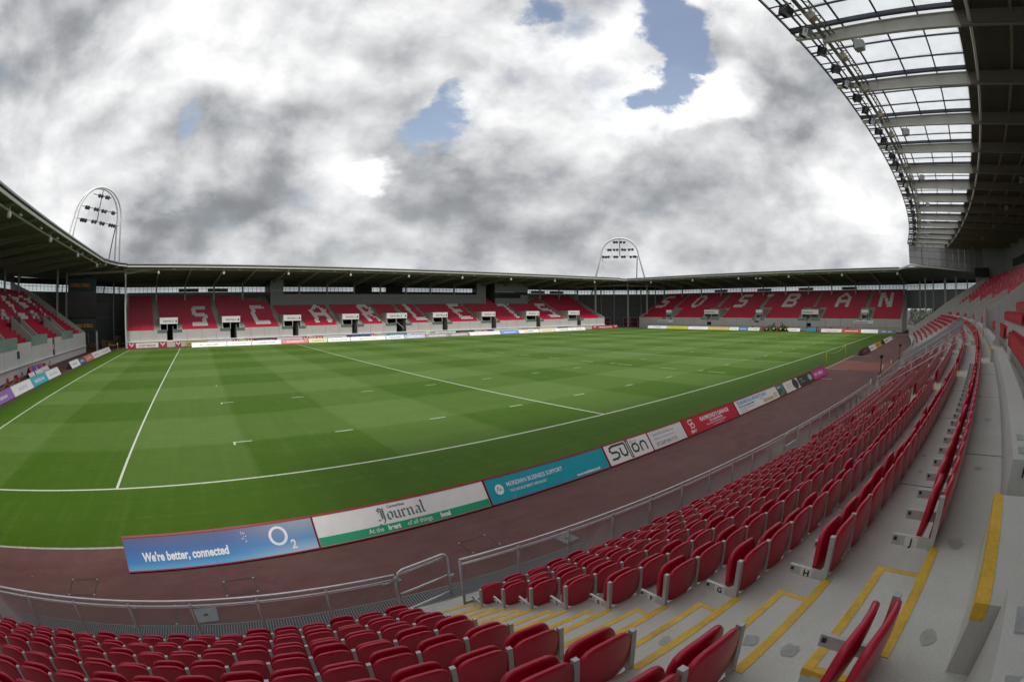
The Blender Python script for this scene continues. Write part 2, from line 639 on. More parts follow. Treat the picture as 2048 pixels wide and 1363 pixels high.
# ------------------------------------------------------------------ shared materials
M_CONC = concrete('concrete_wall_light', (0.50, 0.50, 0.47), 0.7, 0.22, 0.08, True, False)
M_CONC_NEAR = concrete('concrete_steps', (0.52, 0.515, 0.48), 1.0, 0.26, 0.25)
M_CONC_FAR = concrete('concrete_terrace_far', (0.40, 0.39, 0.34), 0.6, 0.2, 0.05, False, False)
M_STEEL = worn('galvanised_steel', (0.42, 0.43, 0.43), 0.45, 0.35, 0.10, 6, fine=60)
M_RAIL = worn('bright_tube', (0.62, 0.63, 0.65), 0.3, 0.55, 0.06, 6)
M_CREAM = worn('cream_steel_paint', (0.56, 0.545, 0.50), 0.5, 0, 0.06, 2)
M_COLUMN = worn('grey_white_column_paint', (0.50, 0.51, 0.50), 0.5, 0, 0.05, 2)
M_WHITE = worn('white_paint', (0.80, 0.80, 0.79), 0.45, 0, 0.03, 2)
M_RED = worn('red_seat_plastic', (0.45, 0.006, 0.036), 0.30, 0, 0.08, 3, fine=9)
M_REDS = worn('red_seat_plastic_sunlit', (0.52, 0.008, 0.050), 0.42, 0, 0.07, 0.6, fine=4)  # brighter copy of the seat red, with sunlight put into its colour
M_WSEAT = worn('white_seat_plastic', (0.74, 0.74, 0.72), 0.4, 0, 0.04, 1)
M_YELLOW = worn('yellow_step_paint', (0.60, 0.36, 0.028), 0.6, 0, 0.16, 5, fine=40)
M_BLACK = worn('black_plastic', (0.012, 0.012, 0.013), 0.45, 0, 0.1)
M_DARK = worn('dark_void_paint', (0.035, 0.035, 0.038), 0.7, 0, 0.1)
M_GASKET = worn('dark_blue_glazing_bar', (0.06, 0.065, 0.085), 0.5, 0.2, 0.06)
M_GLASS = glassy('balustrade_glass', (0.93, 0.95, 0.95), 0.97)
M_GLASS_G = glassy('green_edge_glass', (0.74, 0.90, 0.84), 0.80)
M_CLAD = worn('grey_cladding', (0.27, 0.285, 0.30), 0.5, 0.1, 0.04, 1)
M_CLAD_D = worn('dark_cladding', (0.13, 0.137, 0.143), 0.55, 0.1, 0.06, 1)
M_CLAD_L = worn('pale_cladding', (0.42, 0.43, 0.435), 0.45, 0.1, 0.04, 1)

def ribbed(name, rgb, axis, freq, dark=0.8):
    t = NT(name, 0.6, 0.0, 0.3)
    w = t.n('ShaderNodeTexWave', bands_direction=axis)
    w.inputs['Scale'].default_value = freq
    t.l(t.co, w.inputs['Vector'])
    n = t.noise(0.6, 5, 0.6)
    c = t.ramp(n, ((0.3, tuple(x * 0.85 for x in rgb)), (0.7, rgb)))
    t.color(c)
    t.bump(w.outputs['Fac'], 0.6, 0.05)
    return t.m
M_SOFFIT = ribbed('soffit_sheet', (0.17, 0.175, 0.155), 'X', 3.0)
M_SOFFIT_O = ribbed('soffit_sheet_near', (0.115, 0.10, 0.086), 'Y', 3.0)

# ------------------------------------------------------------------ ground, track, pitch
def asphalt():
    t = NT('outer_asphalt', 0.9)
    g = t.geo()
    t.color(t.ramp(t.noise(0.6, 6, 0.6, g), ((0.3, (0.035, 0.035, 0.034)), (0.7, (0.06, 0.06, 0.058)))))
    return t.m
mb = MB()
mb.poly([(-1500, -1500, -0.06), (1600, -1500, -0.06), (1600, 1600, -0.06), (-1500, 1600, -0.06)])
tag(mb.build('ground', asphalt()), kind='structure')

def track_mat():
    t = NT('maroon_tarmac', 0.85, 0, 0.35)
    g = t.geo()
    big = t.noise(0.35, 6, 0.62, g, (0.6, 1.3, 1))
    mid = t.noise(1.6, 7, 0.68, g, (0.7, 1.3, 1))
    fine = t.noise(55, 3, 0.7, g)
    c = t.ramp(mid, ((0.28, (0.074, 0.027, 0.025)), (0.5, (0.122, 0.048, 0.044)), (0.75, (0.170, 0.080, 0.074))))
    c = t.mix(t.ramp(big, ((0.42, (0, 0, 0)), (0.72, (0.75, 0.75, 0.75)))), c, (0.150, 0.088, 0.076))
    sc = t.noise(0.9, 8, 0.75, g, (0.25, 2.2, 1))
    c = t.mix(t.ramp(sc, ((0.58, (0, 0, 0)), (0.72, (0.6, 0.6, 0.6)))), c, (0.048, 0.019, 0.018))
    v = t.n('ShaderNodeTexVoronoi')
    t.l(g, v.inputs['Vector'])
    v.inputs['Scale'].default_value = 1.1
    c = t.mix(t.ramp(v.outputs['Distance'], ((0.018, (0.8, 0.8, 0.8)), (0.034, (0, 0, 0)))), c, (0.36, 0.31, 0.28))
    c = t.mix(0.4, c, t.ramp(fine, ((0.3, (0.045, 0.018, 0.016)), (0.72, (0.155, 0.075, 0.066)))))
    t.color(c)
    t.bump(fine, 0.35, 0.01)
    return t.m
M_TRACK = track_mat()
mb = MB()
# the maroon strip round the grass: near side follows the curved front of the near stand
ss = spread(-75, 60, 5)
for a, b in zip(ss, ss[1:]):
    p, q_ = W_own(a, 0.2, -0.004), W_own(b, 0.2, -0.004)
    mb.poly([p, q_, (q_[0], -4.42, -0.004), (p[0], -4.42, -0.004)])
mb.poly([(-18.6, -4.42, -0.004), (-13.0, -4.42, -0.004), (-13.0, 71.6, -0.004), (-18.6, 71.6, -0.004)])
mb.poly([(-24, 71.6, -0.004), (118.1, 71.6, -0.004), (118.1, 90, -0.004), (-24, 90, -0.004)])
mb.poly([(113.6, -4.42, -0.004), (118.1, -4.42, -0.004), (118.1, 71.6, -0.004), (113.6, 71.6, -0.004)])
tag(mb.build('track', M_TRACK), kind='structure')

def grass_mat():
    """mown in two directions: 5.5 m bands across, 6 m bands along; the grass lies away or towards the eye"""
    t = NT('mown_grass', 0.75, 0, 0.15)
    g = t.geo()
    sp = t.n('ShaderNodeSeparateXYZ')
    wv = t.n('ShaderNodeTexNoise')
    t.l(g, wv.inputs['Vector'])
    wv.inputs['Scale'].default_value = 0.35
    wv.inputs['Detail'].default_value = 4
    ad = t.n('ShaderNodeVectorMath', operation='MULTIPLY_ADD')
    t.l(wv.outputs['Color'], ad.inputs[0])
    ad.inputs[1].default_value = (0.5, 0.5, 0)
    t.l(g, ad.inputs[2])
    t.l(ad.outputs[0], sp.inputs[0])
    def band(sock, off, width):
        f = t.math('DIVIDE', t.math('ADD', sock, off), width)
        f = t.math('PINGPONG', f, 1.0)
        m = t.n('ShaderNodeMapRange')
        m.interpolation_type = 'SMOOTHSTEP'
        t.l(f, m.inputs['Value'])
        m.inputs['From Min'].default_value = 0.465
        m.inputs['From Max'].default_value = 0.535
        return m.outputs[0]
    bx = band(sp.outputs['X'], -0.25 + 2.75, 5.5)
    by = band(sp.outputs['Y'], -5.25 + 3.0, 6.0)
    s = t.math('ADD', t.math('MULTIPLY', bx, 0.5), t.math('MULTIPLY', by, 0.5))
    # only inside the field of play
    def inside(sock, a, b):
        return t.math('MULTIPLY', t.math('GREATER_THAN', sock, a), t.math('LESS_THAN', sock, b))
    ins = t.math('MULTIPLY', inside(sp.outputs['X'], -10, 111), inside(sp.outputs['Y'], 0.1, 70.5))
    s = t.math('MULTIPLY', s, ins)
    mid = t.noise(0.8, 7, 0.65, g)
    pat = t.noise(6, 5, 0.7, g)
    fine = t.noise(42, 4, 0.7, g)
    blade = t.noise(170, 2, 0.6, g)
    dark = t.ramp(mid, ((0.25, (0.046, 0.112, 0.0016)), (0.75, (0.060, 0.132, 0.002))))
    light = t.ramp(mid, ((0.25, (0.104, 0.184, 0.036)), (0.75, (0.130, 0.216, 0.050))))
    c = t.mix(s, dark, light)
    # uneven mowing: tyre lines of the mower along both directions
    ty = t.noise(1.0, 4, 0.6, g, (0.05, 2.6, 1))
    tx = t.noise(1.0, 4, 0.6, g, (2.6, 0.05, 1))
    tt = t.math('MULTIPLY', t.math('ADD', ty, tx), 0.5)
    c = t.mix(t.ramp(tt, ((0.5, (0, 0, 0)), (0.68, (0.40, 0.40, 0.40)))), c, light)
    c = t.mix(t.ramp(tt, ((0.33, (0.40, 0.40, 0.40)), (0.48, (0, 0, 0)))), c, dark)
    c = t.mix(t.ramp(pat, ((0.35, (0.30, 0.30, 0.30)), (0.65, (0, 0, 0)))), c, (0.046, 0.098, 0.0022))
    fb = t.math('ADD', t.math('MULTIPLY', fine, 0.6), t.math('MULTIPLY', blade, 0.4))
    c = t.mix(0.55, c, t.mix(1.0, c, t.ramp(fb, ((0.28, (0.42, 0.42, 0.36)), (0.72, (1.0, 1.0, 1.0)))), 'MULTIPLY'))
    v = t.n('ShaderNodeTexVoronoi')
    t.l(g, v.inputs['Vector'])
    v.inputs['Scale'].default_value = 0.22
    c = t.mix(t.ramp(v.outputs['Distance'], ((0.010, (0.85, 0.85, 0.85)), (0.018, (0, 0, 0)))), c, (0.45, 0.47, 0.40))
    t.color(c)
    t.bump(fb, 0.8, 0.03)
    return t.m
mb = MB()
mb.poly([(-13.05, -4.45, 0), (113.6, -4.45, 0), (113.6, 71.6, 0), (-13.05, 71.6, 0)])
pitch = mb.build('pitch', grass_mat())
tag(pitch, kind='structure')

def line_mat():
    t = NT('pitch_line_paint', 0.85)
    g = t.geo()
    n = t.noise(9, 5, 0.7, g)
    n2 = t.noise(70, 3, 0.7, g)
    f = t.math('ADD', t.math('MULTIPLY', n, 0.5), t.math('MULTIPLY', n2, 0.5))
    t.color(t.ramp(f, ((0.30, (0.14, 0.22, 0.09)), (0.48, (0.46, 0.50, 0.42)), (0.7, (0.66, 0.68, 0.62)))))
    return t.m
M_LINE = line_mat()
def line(name, x0, y0, x1, y1):
    m = MB()
    m.poly([(x0, y0, 0.004), (x1, y0, 0.004), (x1, y1, 0.004), (x0, y1, 0.004)])
    m.build(name, M_LINE, pitch)
w = 0.055
line('touchline', -10.0, -w, 110.6, w)
line('touchline', -10.0, 70 - w, 110.6, 70 + w)
def xline(name, x):
    m = MB()
    m.poly([(x - w, w, 0.004), (x + w, w, 0.004), (x + w, 70 - w, 0.004), (x - w, 70 - w, 0.004)])
    m.build(name, M_LINE, pitch)
for nm, x in (('dead_ball_line', -9.95), ('goal_line', 0), ('twenty_two_metre_line', 22), ('halfway_line', 50), ('twenty_two_metre_line', 78), ('goal_line', 100), ('dead_ball_line', 110.5)):
    xline(nm, x)
for x in [5.4] + [10.3 + 5 * i for i in range(18)] + [94.6]:
    if abs(x - 50.3) < .1:
        continue
    for y in (5, 15, 55, 65):
        line('dash_mark', x - 0.45, y - 0.045, x + 0.45, y + 0.045)
for x in (5.0, 95.0):
    for y in (5, 15, 23, 47, 55, 65):
        line('dash_mark', x - 0.045, y - 0.45, x + 0.045, y - 0.05)
for x in (40, 60):
    for k in range(15):
        line('dash_mark', x - 0.045, 0.9 + 5 * k - 0.5 + 2, x + 0.045, 0.9 + 5 * k + 2 + 1.2)

# track markings, the tunnel mat and inspection covers
track = bpy.data.objects['track']
M_TRACKLINE = worn('track_line_paint', (0.50, 0.43, 0.37), 0.8, 0, 0.14, 6)
def strip(name, pts, mat, parent, z=0.002):
    m = MB()
    m.poly([(x, y, z) for x, y in pts])
    return m.build(name, mat, parent)
def rect(x0, y0, x1, y1):
    return [(x0, y0), (x1, y0), (x1, y1), (x0, y1)]
M_TERRA = worn('terracotta_mat', (0.22, 0.062, 0.042), 0.85, 0, 0.15, 1.2)
strip('tunnel_mat', rect(46.75, -10.9, 53.4, -4.6), M_TERRA, track)
for x, y0 in ((40.4, -6.85), (46.65, -6.8), (53.48, -6.9), (59.6, -6.95)):
    strip('painted_line', rect(x - 0.06, y0, x + 0.06, -4.7), M_TRACKLINE, track, 0.006)
strip('painted_line', rect(41.0, -4.66, 60.0, -4.54), M_TRACKLINE, track, 0.006)
strip('kerb_edge', rect(-13.0, -4.53, 41.0, -4.42), worn('kerb_edge_paint', (0.33, 0.31, 0.27), 0.85, 0, 0.2, 8), track, 0.006)
M_COVER = worn('steel_cover', (0.16, 0.165, 0.175), 0.5, 0.5, 0.12, 6)
M_TRACKF = M_TRACK
def cover(x0, y0, x1, y1, steel):
    m = MB()
    g = 0.022
    for a in (rect(x0, y0, x1, y0 + g), rect(x0, y1 - g, x1, y1), rect(x0, y0 + g, x0 + g, y1 - g), rect(x1 - g, y0 + g, x1, y1 - g)):
        m.poly([(x, y, 0.004) for x, y in a], 0)
    if steel:
        m.poly([(x, y, 0.003) for x, y in rect(x0 + g, y0 + g, x1 - g, y1 - g)], 1)
        m.box(((x0 + x1) / 2 - 0.05, (y0 + y1) / 2 - 0.03, 0.003), ((x0 + x1) / 2 + 0.05, (y0 + y1) / 2 + 0.03, 0.012), 2)
    else:
        for cx, cy in ((x0, y0), (x1, y0), (x1, y1), (x0, y1)):
            m.poly([(x, y, 0.0045) for x, y in rect(cx - 0.04 if cx == x1 else cx, cy - 0.04 if cy == y1 else cy, cx if cx == x1 else cx + 0.04, cy if cy == y1 else cy + 0.04)], 3)
    o = m.build('inspection_cover', [M_DARK, M_COVER, M_BLACK, worn('pale_corner', (0.4, 0.38, 0.36), 0.6)], track)
    return o
cover(2.62, -8.05, 3.16, -7.5, True)
cover(1.25, -8.0, 2.25, -7.3, False)
cover(3.42, -7.2, 4.15, -6.58, False)
cover(-0.55, -6.75, 0.2, -6.05, False)
cover(8.95, -7.78, 9.72, -7.14, False)
cover(10.8, -8.8, 11.28, -8.35, True)
cover(6.62, -8.0, 7.1, -7.85, True)

# ------------------------------------------------------------------ the near (main) stand
D_A, TREAD, RISE, ZB0 = 0.68, 0.761, 0.425, 0.37
NLOW = 9
def d_low(i): return D_A + TREAD * i
def z_low(i): return ZB0 + RISE * i
D_K = 7.28                      # face of the upstand behind the walkway
Z_WALK = z_low(8)
NUP = 16
def d_up(i): return 7.86 + TREAD * i
def z_up(i): return 4.30 + 0.47 * i
S_END = 54.6
AISLE_W = 1.23
AISLES = [-43.03 + 13.31 * k for k in range(0, 8)]     # centre lines of the stairs
stand = thing('main_stand', 'near grandstand of concrete steps under a deep roof with a clear front strip', 'grandstand', (0, 0, 0))

ss = spread(-78, S_END, 2.2)
mb = MB()
prof = [(-0.12, -0.05), (-0.12, 0.02)]
zf = 0.02
for i in range(NLOW):
    prof += [(d_low(i) + 0.015, zf), (d_low(i) + 0.015, z_low(i))]
    zf = z_low(i)
prof += [(D_K + 0.02, zf)]
mb.extrude(prof, W_own, ss)
mb.build('lower_terrace', M_CONC_NEAR, stand)
mb = MB()
prof = [(D_K + 0.22, Z_WALK), (D_K + 0.22, 3.9)]
zf = 3.9
for i in range(NUP):
    prof += [(d_up(i) + 0.015, zf), (d_up(i) + 0.015, z_up(i))]
    zf = z_up(i)
prof += [(22.4, zf)]
mb.extrude(prof, W_own, [s for s in ss if s > -60])
mb.build('upper_terrace', M_CONC_NEAR, stand)
# joints across the treads
M_JOINT = worn('dark_joint', (0.10, 0.10, 0.095), 0.9)
for s in (-40.1, -36.4, -33.2, -23, -10, 4):
    m = MB()
    zf = 0.02
    dprev = -0.1
    for i in range(NLOW + 1):
        d1 = d_low(i) if i < NLOW else D_K
        if i > 5:
            m.wbox(W_own, s - 0.008, s + 0.008, dprev + 0.03, d1, zf - 0.01, zf + 0.003)
        dprev, zf = d1, z_low(min(i, 8))
    m.build('tread_joint', M_JOINT, stand)

# the stairs: full-width nosings and painted half steps
def stairs(sc, detail):
    a, b = sc - AISLE_W / 2 + 0.01, sc + AISLE_W / 2 - 0.01
    zf, dp = 0.02, -0.1
    for i in range(NLOW):
        d, z = d_low(i) + 0.015, z_low(i)
        m = MB()
        zh = zf + RISE / 2
        dh = d - 0.36
        m.wbox(W_own, a, b, dh, d - 0.001, zf - 0.01, zh)
        st = m.build('half_step', M_CONC_NEAR, stand)
        n = MB()
        w = 0.055
        n.wbox(W_own, a - 0.003, b + 0.003, dh - 0.004, dh + w, zh - 0.045, zh + 0.004)
        n.wbox(W_own, b - 0.045, b + 0.004, dh + w + 0.001, d - 0.004, zh - 0.03, zh + 0.003)
        n.wbox(W_own, a - 0.004, a + 0.045, dh + w + 0.001, d - 0.004, zh - 0.03, zh + 0.003)
        n.build('step_nosing', M_YELLOW, st)
        n = MB()
        n.wbox(W_own, a, b, d - 0.006, d + 0.058, z - 0.04, z + 0.004)
        n.build('terrace_nosing', M_YELLOW, stand)
        zf = z
    # the step up to the next tier
    m = MB()
    m.wbox(W_own, a, b + 0.1, 7.16, 7.52, Z_WALK - 0.01, 4.15)
    st = m.build('half_step', M_CONC_NEAR, stand)
    n = MB()
    n.wbox(W_own, a - 0.004, b + 0.104, 7.154, 7.225, 4.07, 4.154)
    n.build('step_nosing', M_YELLOW, st)
for k, sc in enumerate(AISLES):
    stairs(sc, k == 0)
# worn patches on the steps
M_PATCH = worn('damp_patch', (0.33, 0.335, 0.32), 0.8, 0, 0.14, 6)
def patch(s, d, z, r, n=11):
    m = MB()
    pts = []
    for k in range(n):
        a = 2 * PI * k / n
        rr = r * random.uniform(0.7, 1.15)
        pts.append(W_own(s + rr * math.cos(a), d + rr * 0.75 * math.sin(a), z + 0.0035))
    m.poly(pts)
    m.build('stain', M_PATCH, stand)
for i in (3, 4, 5, 6, 7):
    patch(-42.75 - 0.05 * i, d_low(i) - 0.18, z_low(i) - RISE / 2 if i else 0, 0.075)
for s, d, z in ((-43.3, 6.2, z_low(7)), (-42.3, 6.95, Z_WALK), (-40.6, 7.0, Z_WALK), (-38.3, 7.05, Z_WALK), (-43.4, 7.0, Z_WALK), (-39.6, 6.2, z_low(7)), (-38.9, 6.15, z_low(7))):
    patch(s, d, z, random.uniform(0.05, 0.10))

# upstand walls behind the walkway with their bolted plates and row letter
M_CONC_K = concrete('concrete_upstand', (0.50, 0.50, 0.475), 1.3, 0.16, 0.15, False, False)
def upstand(s0, s1, letter):
    m = MB()
    n = max(1, int((s1 - s0) / 2.2))
    m.wbox(W_own, s0, s1, D_K, D_K + 0.24, Z_WALK - 0.01, 4.27, 0, n)
    o = m.build('upstand_wall', M_CONC_K, stand)
    for e, sg in ((s0, 1), (s1, -1)):
        for q in (0.22, 0.62):
            p = MB()
            c = e + sg * q
            p.wbox(W_own, c - 0.08, c + 0.08, D_K + 0.05, D_K + 0.19, 4.27, 4.282)
            for da in (-0.05, 0.05):
                x, y, z = W_own(c + da, D_K + 0.12, 4.282)
                p.lathe([(0.016, 0), (0.016, 0.012), (0.009, 0.014), (0.009, 0.045), (0.0, 0.046)], (x, y, z), 6)
            p.build('bolted_plate', M_STEEL, o)
    if letter:
        ang = s0 / R_OWN
        pl = MB()
        pl.box((-0.055, -0.004, -0.05), (0.055, 0.0, 0.05))
        x, y, z = W_own(s0 - 0.002, D_K + 0.13, 4.18)
        po = pl.build('row_plate', worn('plate_grey', (0.45, 0.45, 0.44), 0.5), o)
        po.location = (x, y, z)
        po.rotation_euler = (0, 0, ang - PI / 2)
        t = lettering('row_letter', 'K', o, W_own(s0 - 0.008, D_K + 0.13, 4.145), 0.10, M_BLACK, (PI / 2, 0, ang - PI / 2), 0.002, 'CENTER')
ends = [-62] + [x for a in AISLES for x in (a - AISLE_W / 2 - 0.05, a + AISLE_W / 2 + 0.5)] + [S_END]
for k in range(0, len(ends), 2):
    if ends[k + 1] > ends[k] + 1:
        upstand(ends[k] if k else -52.0, ends[k + 1], 'K')

# sloping concrete walls beside the upper stairs, in view further along
for k, sc in enumerate(AISLES[2:]):
    for e in (sc - 0.75, sc + 1.2):
        m = MB()
        pr = [(7.3, 4.0), (7.3, 5.2), (7.7, 5.3), (10.4, 6.9), (10.4, 5.6), (8.0, 4.0)]
        for a, b in zip(pr, pr[1:]):
            pass
        vs = [W_own(e, d, z) for d, z in pr] + [W_own(e + 0.18, d, z) for d, z in pr]
        n = len(pr)
        m.add(vs, [tuple(range(n))[::-1], tuple(range(n, 2 * n))] + [(i, (i + 1) % n, (i + 1) % n + n, i + n) for i in range(n)])
        m.build('stair_wall', M_CONC_K, stand)
# sloping handrails down two of the stairs and the tunnel sides between them
def handrail(s, d0, d1, zoff, name='handrail', par=stand):
    m = MB()
    z0, z1 = 0.2 + (d0 - D_A) * RISE / TREAD, 0.2 + (d1 - D_A) * RISE / TREAD
    for o in (0, -0.42):
        m.tube([W_own(s, d0, z0 + zoff + o), W_own(s, d1, z1 + zoff + o)], 0.024, 6)
    for q in (0.0, 0.33, 0.66, 1.0):
        d = d0 + (d1 - d0) * q
        z = z0 + (z1 - z0) * q
        m.tube([W_own(s, d, z - 0.1), W_own(s, d, z + zoff)], 0.02, 6)
    m.build(name, M_RAIL, par)
for s in (AISLES[2] - 0.65, AISLES[3] - 0.65):
    handrail(s, 0.5, 7.0, 1.0)
for s in (-1.2, 1.6):
    m = MB()
    pr = [(-0.1, 0.0), (-0.1, 0.95), (6.2, 4.35), (6.2, 3.4)]
    vs = [W_own(s, d, z) for d, z in pr] + [W_own(s + 0.16, d, z) for d, z in pr]
    m.add(vs, [(3, 2, 1, 0), (4, 5, 6, 7), (0, 1, 5, 4), (1, 2, 6, 5), (2, 3, 7, 6), (3, 0, 4, 7)])
    m.build('tunnel_wall', worn('tunnel_grey', (0.36, 0.37, 0.375), 0.5, 0.2, 0.06), stand)
    m = MB()
    for o in (0.14, 0.3):
        m.tube([W_own(s + 0.08, -0.1, 0.95 + o), W_own(s + 0.08, 6.2, 4.35 + o)], 0.03, 6)
    m.build('handrail', M_RAIL, stand)
# tall pairs of square posts at the stair heads
for sc in AISLES[1:3]:
    for e in (-1.05, -0.80):
        m = MB()
        m.wbox(W_own, sc + e, sc + e + 0.12, D_K + 0.02, D_K + 0.16, 4.27, 5.45 if e < -.9 else 5.3)
        m.wbox(W_own, sc + e - 0.05, sc + e + 0.17, D_K + 0.0, D_K + 0.2, 3.78, 4.30)
        m.build('gate_post', M_STEEL, stand)
# small crush rails on the upper tier
for sc in AISLES[1:]:
    for d, zz in ((10.9, 6.3), (14.0, 8.2), (17.0, 10.0)):
        m = MB()
        for a in (-0.5, 0.5):
            m.tube([W_own(sc + a, d, zz - 0.6), W_own(sc + a, d, zz + 0.45)], 0.022, 5)
        for o in (0.45, 0.1):
            m.tube([W_own(sc - 0.5, d, zz + o), W_own(sc + 0.5, d, zz + o)], 0.022, 5)
        m.build('crush_rail', M_RAIL, stand)
# the far end of the stand: sloping parapet
m = MB()
pr = [(-0.3, -0.05), (-0.3, 1.15), (0.6, 1.75), (8.6, 6.7), (16.6, 10.9), (20.0, 12.8), (22.4, 12.8), (22.4, -0.05)]
vs = [W_own(S_END, d, z) for d, z in pr] + [W_own(S_END + 0.3, d, z) for d, z in pr]
n = len(pr)
m.add(vs, [tuple(range(n))[::-1], tuple(range(n, 2 * n))] + [(i, (i + 1) % n, (i + 1) % n + n, i + n) for i in range(n)])
m.build('end_parapet', M_CONC, stand)
# back wall: hospitality boxes with glass fronts, a pale return and a dark screen
m = MB()
m.wbox(W_own, -24, S_END, 22.2, 22.5, z_up(14), 17.2, 0, 16)
m.build('back_wall', M_CLAD, stand)
m = MB()
m.wbox(W_own, -24, S_END - 7.5, 22.05, 22.19, 12.75, 14.1, 0, 16)
m.build('box_glazing', worn('dark_glazing', (0.02, 0.022, 0.025), 0.12, 0, 0.05), stand)
m = MB()
m.wbox(W_own, S_END - 0.35, S_END - 0.05, 17.0, 22.15, 9.6, 16.9)
m.build('white_return_wall', M_CLAD_L, stand)
m = MB()
m.wbox(W_own, S_END + 0.02, S_END + 0.4, 15.2, 17.2, 8.5, 17.0)
m.build('corner_pier', M_CLAD, stand)

# ---- the roof
Z_EDGE = 18.0
def z_roof(d): return Z_EDGE - 0.035 * d
RAF_S = [-25.85 + 6.19 * k - 6.19 * 4 for k in range(0, 18)]
RAF_S = [s for s in RAF_S if s < S_END + 0.1]
D_TR = 8.3
ssr = spread(-60, S_END, 3.1)
# translucent front strip: one sheet for each bay between rafters, four panes deep and three wide
M_POLY = polycarb('clear_roof_sheet', 'Y', freq=3.2)
panes = [0.55 + (D_TR - 0.55) * k / 4 for k in range(5)]
gl = empty('clear_roof_strip', parent=stand)
for a, b in zip(RAF_S, RAF_S[1:]):
    if a < -46:
        continue
    for j in range(3):
        s0, s1 = a + (b - a) * j / 3, a + (b - a) * (j + 1) / 3
        for k in range(4):
            m = MB()
            m.wbox(W_own, s0 + 0.04, s1 - 0.04, panes[k] + 0.04, panes[k + 1] - 0.04, z_roof(panes[k]) + 0.10, z_roof(panes[k]) + 0.125)
            m.build('roof_pane', M_POLY, gl)
        m = MB()
        m.wbox(W_own, s0 + 0.02, s1 - 0.02, -0.05, 0.5, z_roof(0) + 0.10, z_roof(0) + 0.12)
        m.build('roof_pane', M_POLY, gl)
# glazing bars
for k, d in enumerate(panes):
    m = MB()
    z = z_roof(d)
    for a, b in zip(ssr, ssr[1:]):
        if a > -48:
            m.wbox(W_own, a, b, d - 0.045, d + 0.045, z + 0.0, z + 0.095)
    m.build('glazing_bar', M_GASKET, stand)
for a, b in zip(RAF_S, RAF_S[1:]):
    if a < -46:
        continue
    for j in (1, 2, 2.72):
        s = a + (b - a) * j / 3
        wd = 0.04 if j != 2.72 else 0.10
        m = MB()
        m.bar(W_own(s, -0.1, z_roof(0) + (0.07 if wd < .05 else -0.02)), W_own(s, D_TR, z_roof(D_TR) + (0.07 if wd < .05 else -0.02)), wd * 2, 0.07 if wd < .05 else 0.2)
        m.build('glazing_bar' if wd < 0.05 else 'cross_beam', M_GASKET, stand)
# gutter line along the very edge with short ladder bars behind it
m = MB()
for a, b in zip(ssr, ssr[1:]):
    if a > -48:
        m.wbox(W_own, a, b, -0.14, -0.06, z_roof(0) + 0.0, z_roof(0) + 0.16)
m.build('edge_trim', M_GASKET, stand)
m = MB()
s = -40.0
while s < S_END:
    m.bar(W_own(s, -0.06, z_roof(0) + 0.04), W_own(s, 1.05, z_roof(1) + 0.0), 0.05, 0.05)
    s += 1.03
tag(m.build('edge_bracket', M_GASKET, stand), kind='stuff')
# opaque part of the roof
m = MB()
m.extrude([(D_TR, z_roof(D_TR)), (27, z_roof(27)), (27, z_roof(27) + 0.3), (D_TR, z_roof(D_TR) + 0.3)], W_own, ssr, 0, True, True)
m.build('roof_deck', M_SOFFIT_O, stand)
# rafters: tapered plate girders, cream at the front
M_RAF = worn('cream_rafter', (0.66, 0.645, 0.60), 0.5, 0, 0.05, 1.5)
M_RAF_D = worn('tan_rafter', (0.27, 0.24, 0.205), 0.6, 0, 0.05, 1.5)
for s in RAF_S:
    if s < -46:
        continue
    m = MB()
    a = W_own(s, 0.0, 0)
    def girder(m, d0, d1, h0, h1, top0, top1, mi):
        for (e0, e1, z00, z01, z10, z11) in (((-0.012), 0.012, top0 - h0, top0, top1 - h1, top1),):
            m.hexa([W_own(s + e0, d0, z00), W_own(s + e1, d0, z00), W_own(s + e1, d1, z10), W_own(s + e0, d1, z10),
                    W_own(s + e0, d0, z01), W_own(s + e1, d0, z01), W_own(s + e1, d1, z11), W_own(s + e0, d1, z11)], mi)
        for zb0, zb1, q in ((top0 - h0 - 0.03, top1 - h1 - 0.03, 0), (top0 - 0.03, top1 - 0.03, 1)):
            m.hexa([W_own(s - 0.11, d0, zb0), W_own(s + 0.11, d0, zb0), W_own(s + 0.11, d1, zb1), W_own(s - 0.11, d1, zb1),
                    W_own(s - 0.11, d0, zb0 + 0.03), W_own(s + 0.11, d0, zb0 + 0.03), W_own(s + 0.11, d1, zb1 + 0.03), W_own(s - 0.11, d1, zb1 + 0.03)], mi)
    girder(m, -0.1, 1.25, 0.16, 0.3, z_roof(-0.1) - 0.02, z_roof(1.25) - 0.02, 0)
    girder(m, 1.25, D_TR, 0.62, 0.74, z_roof(1.25) - 0.02, z_roof(D_TR) - 0.02, 0)
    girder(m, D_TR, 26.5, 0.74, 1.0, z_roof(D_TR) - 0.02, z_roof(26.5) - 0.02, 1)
    for d in (2.5, 4.45, 6.35, D_TR - 0.15):
        zz = z_roof(d)
        m.hexa([W_own(s - 0.1, d, zz - 0.64), W_own(s + 0.1, d, zz - 0.64), W_own(s + 0.1, d + 0.015, zz - 0.64), W_own(s - 0.1, d + 0.015, zz - 0.64),
                W_own(s - 0.1, d, zz - 0.03), W_own(s + 0.1, d, zz - 0.03), W_own(s + 0.1, d + 0.015, zz - 0.03), W_own(s - 0.1, d + 0.015, zz - 0.03)], 0)
    m.build('rafter', [M_RAF, M_RAF_D], stand)
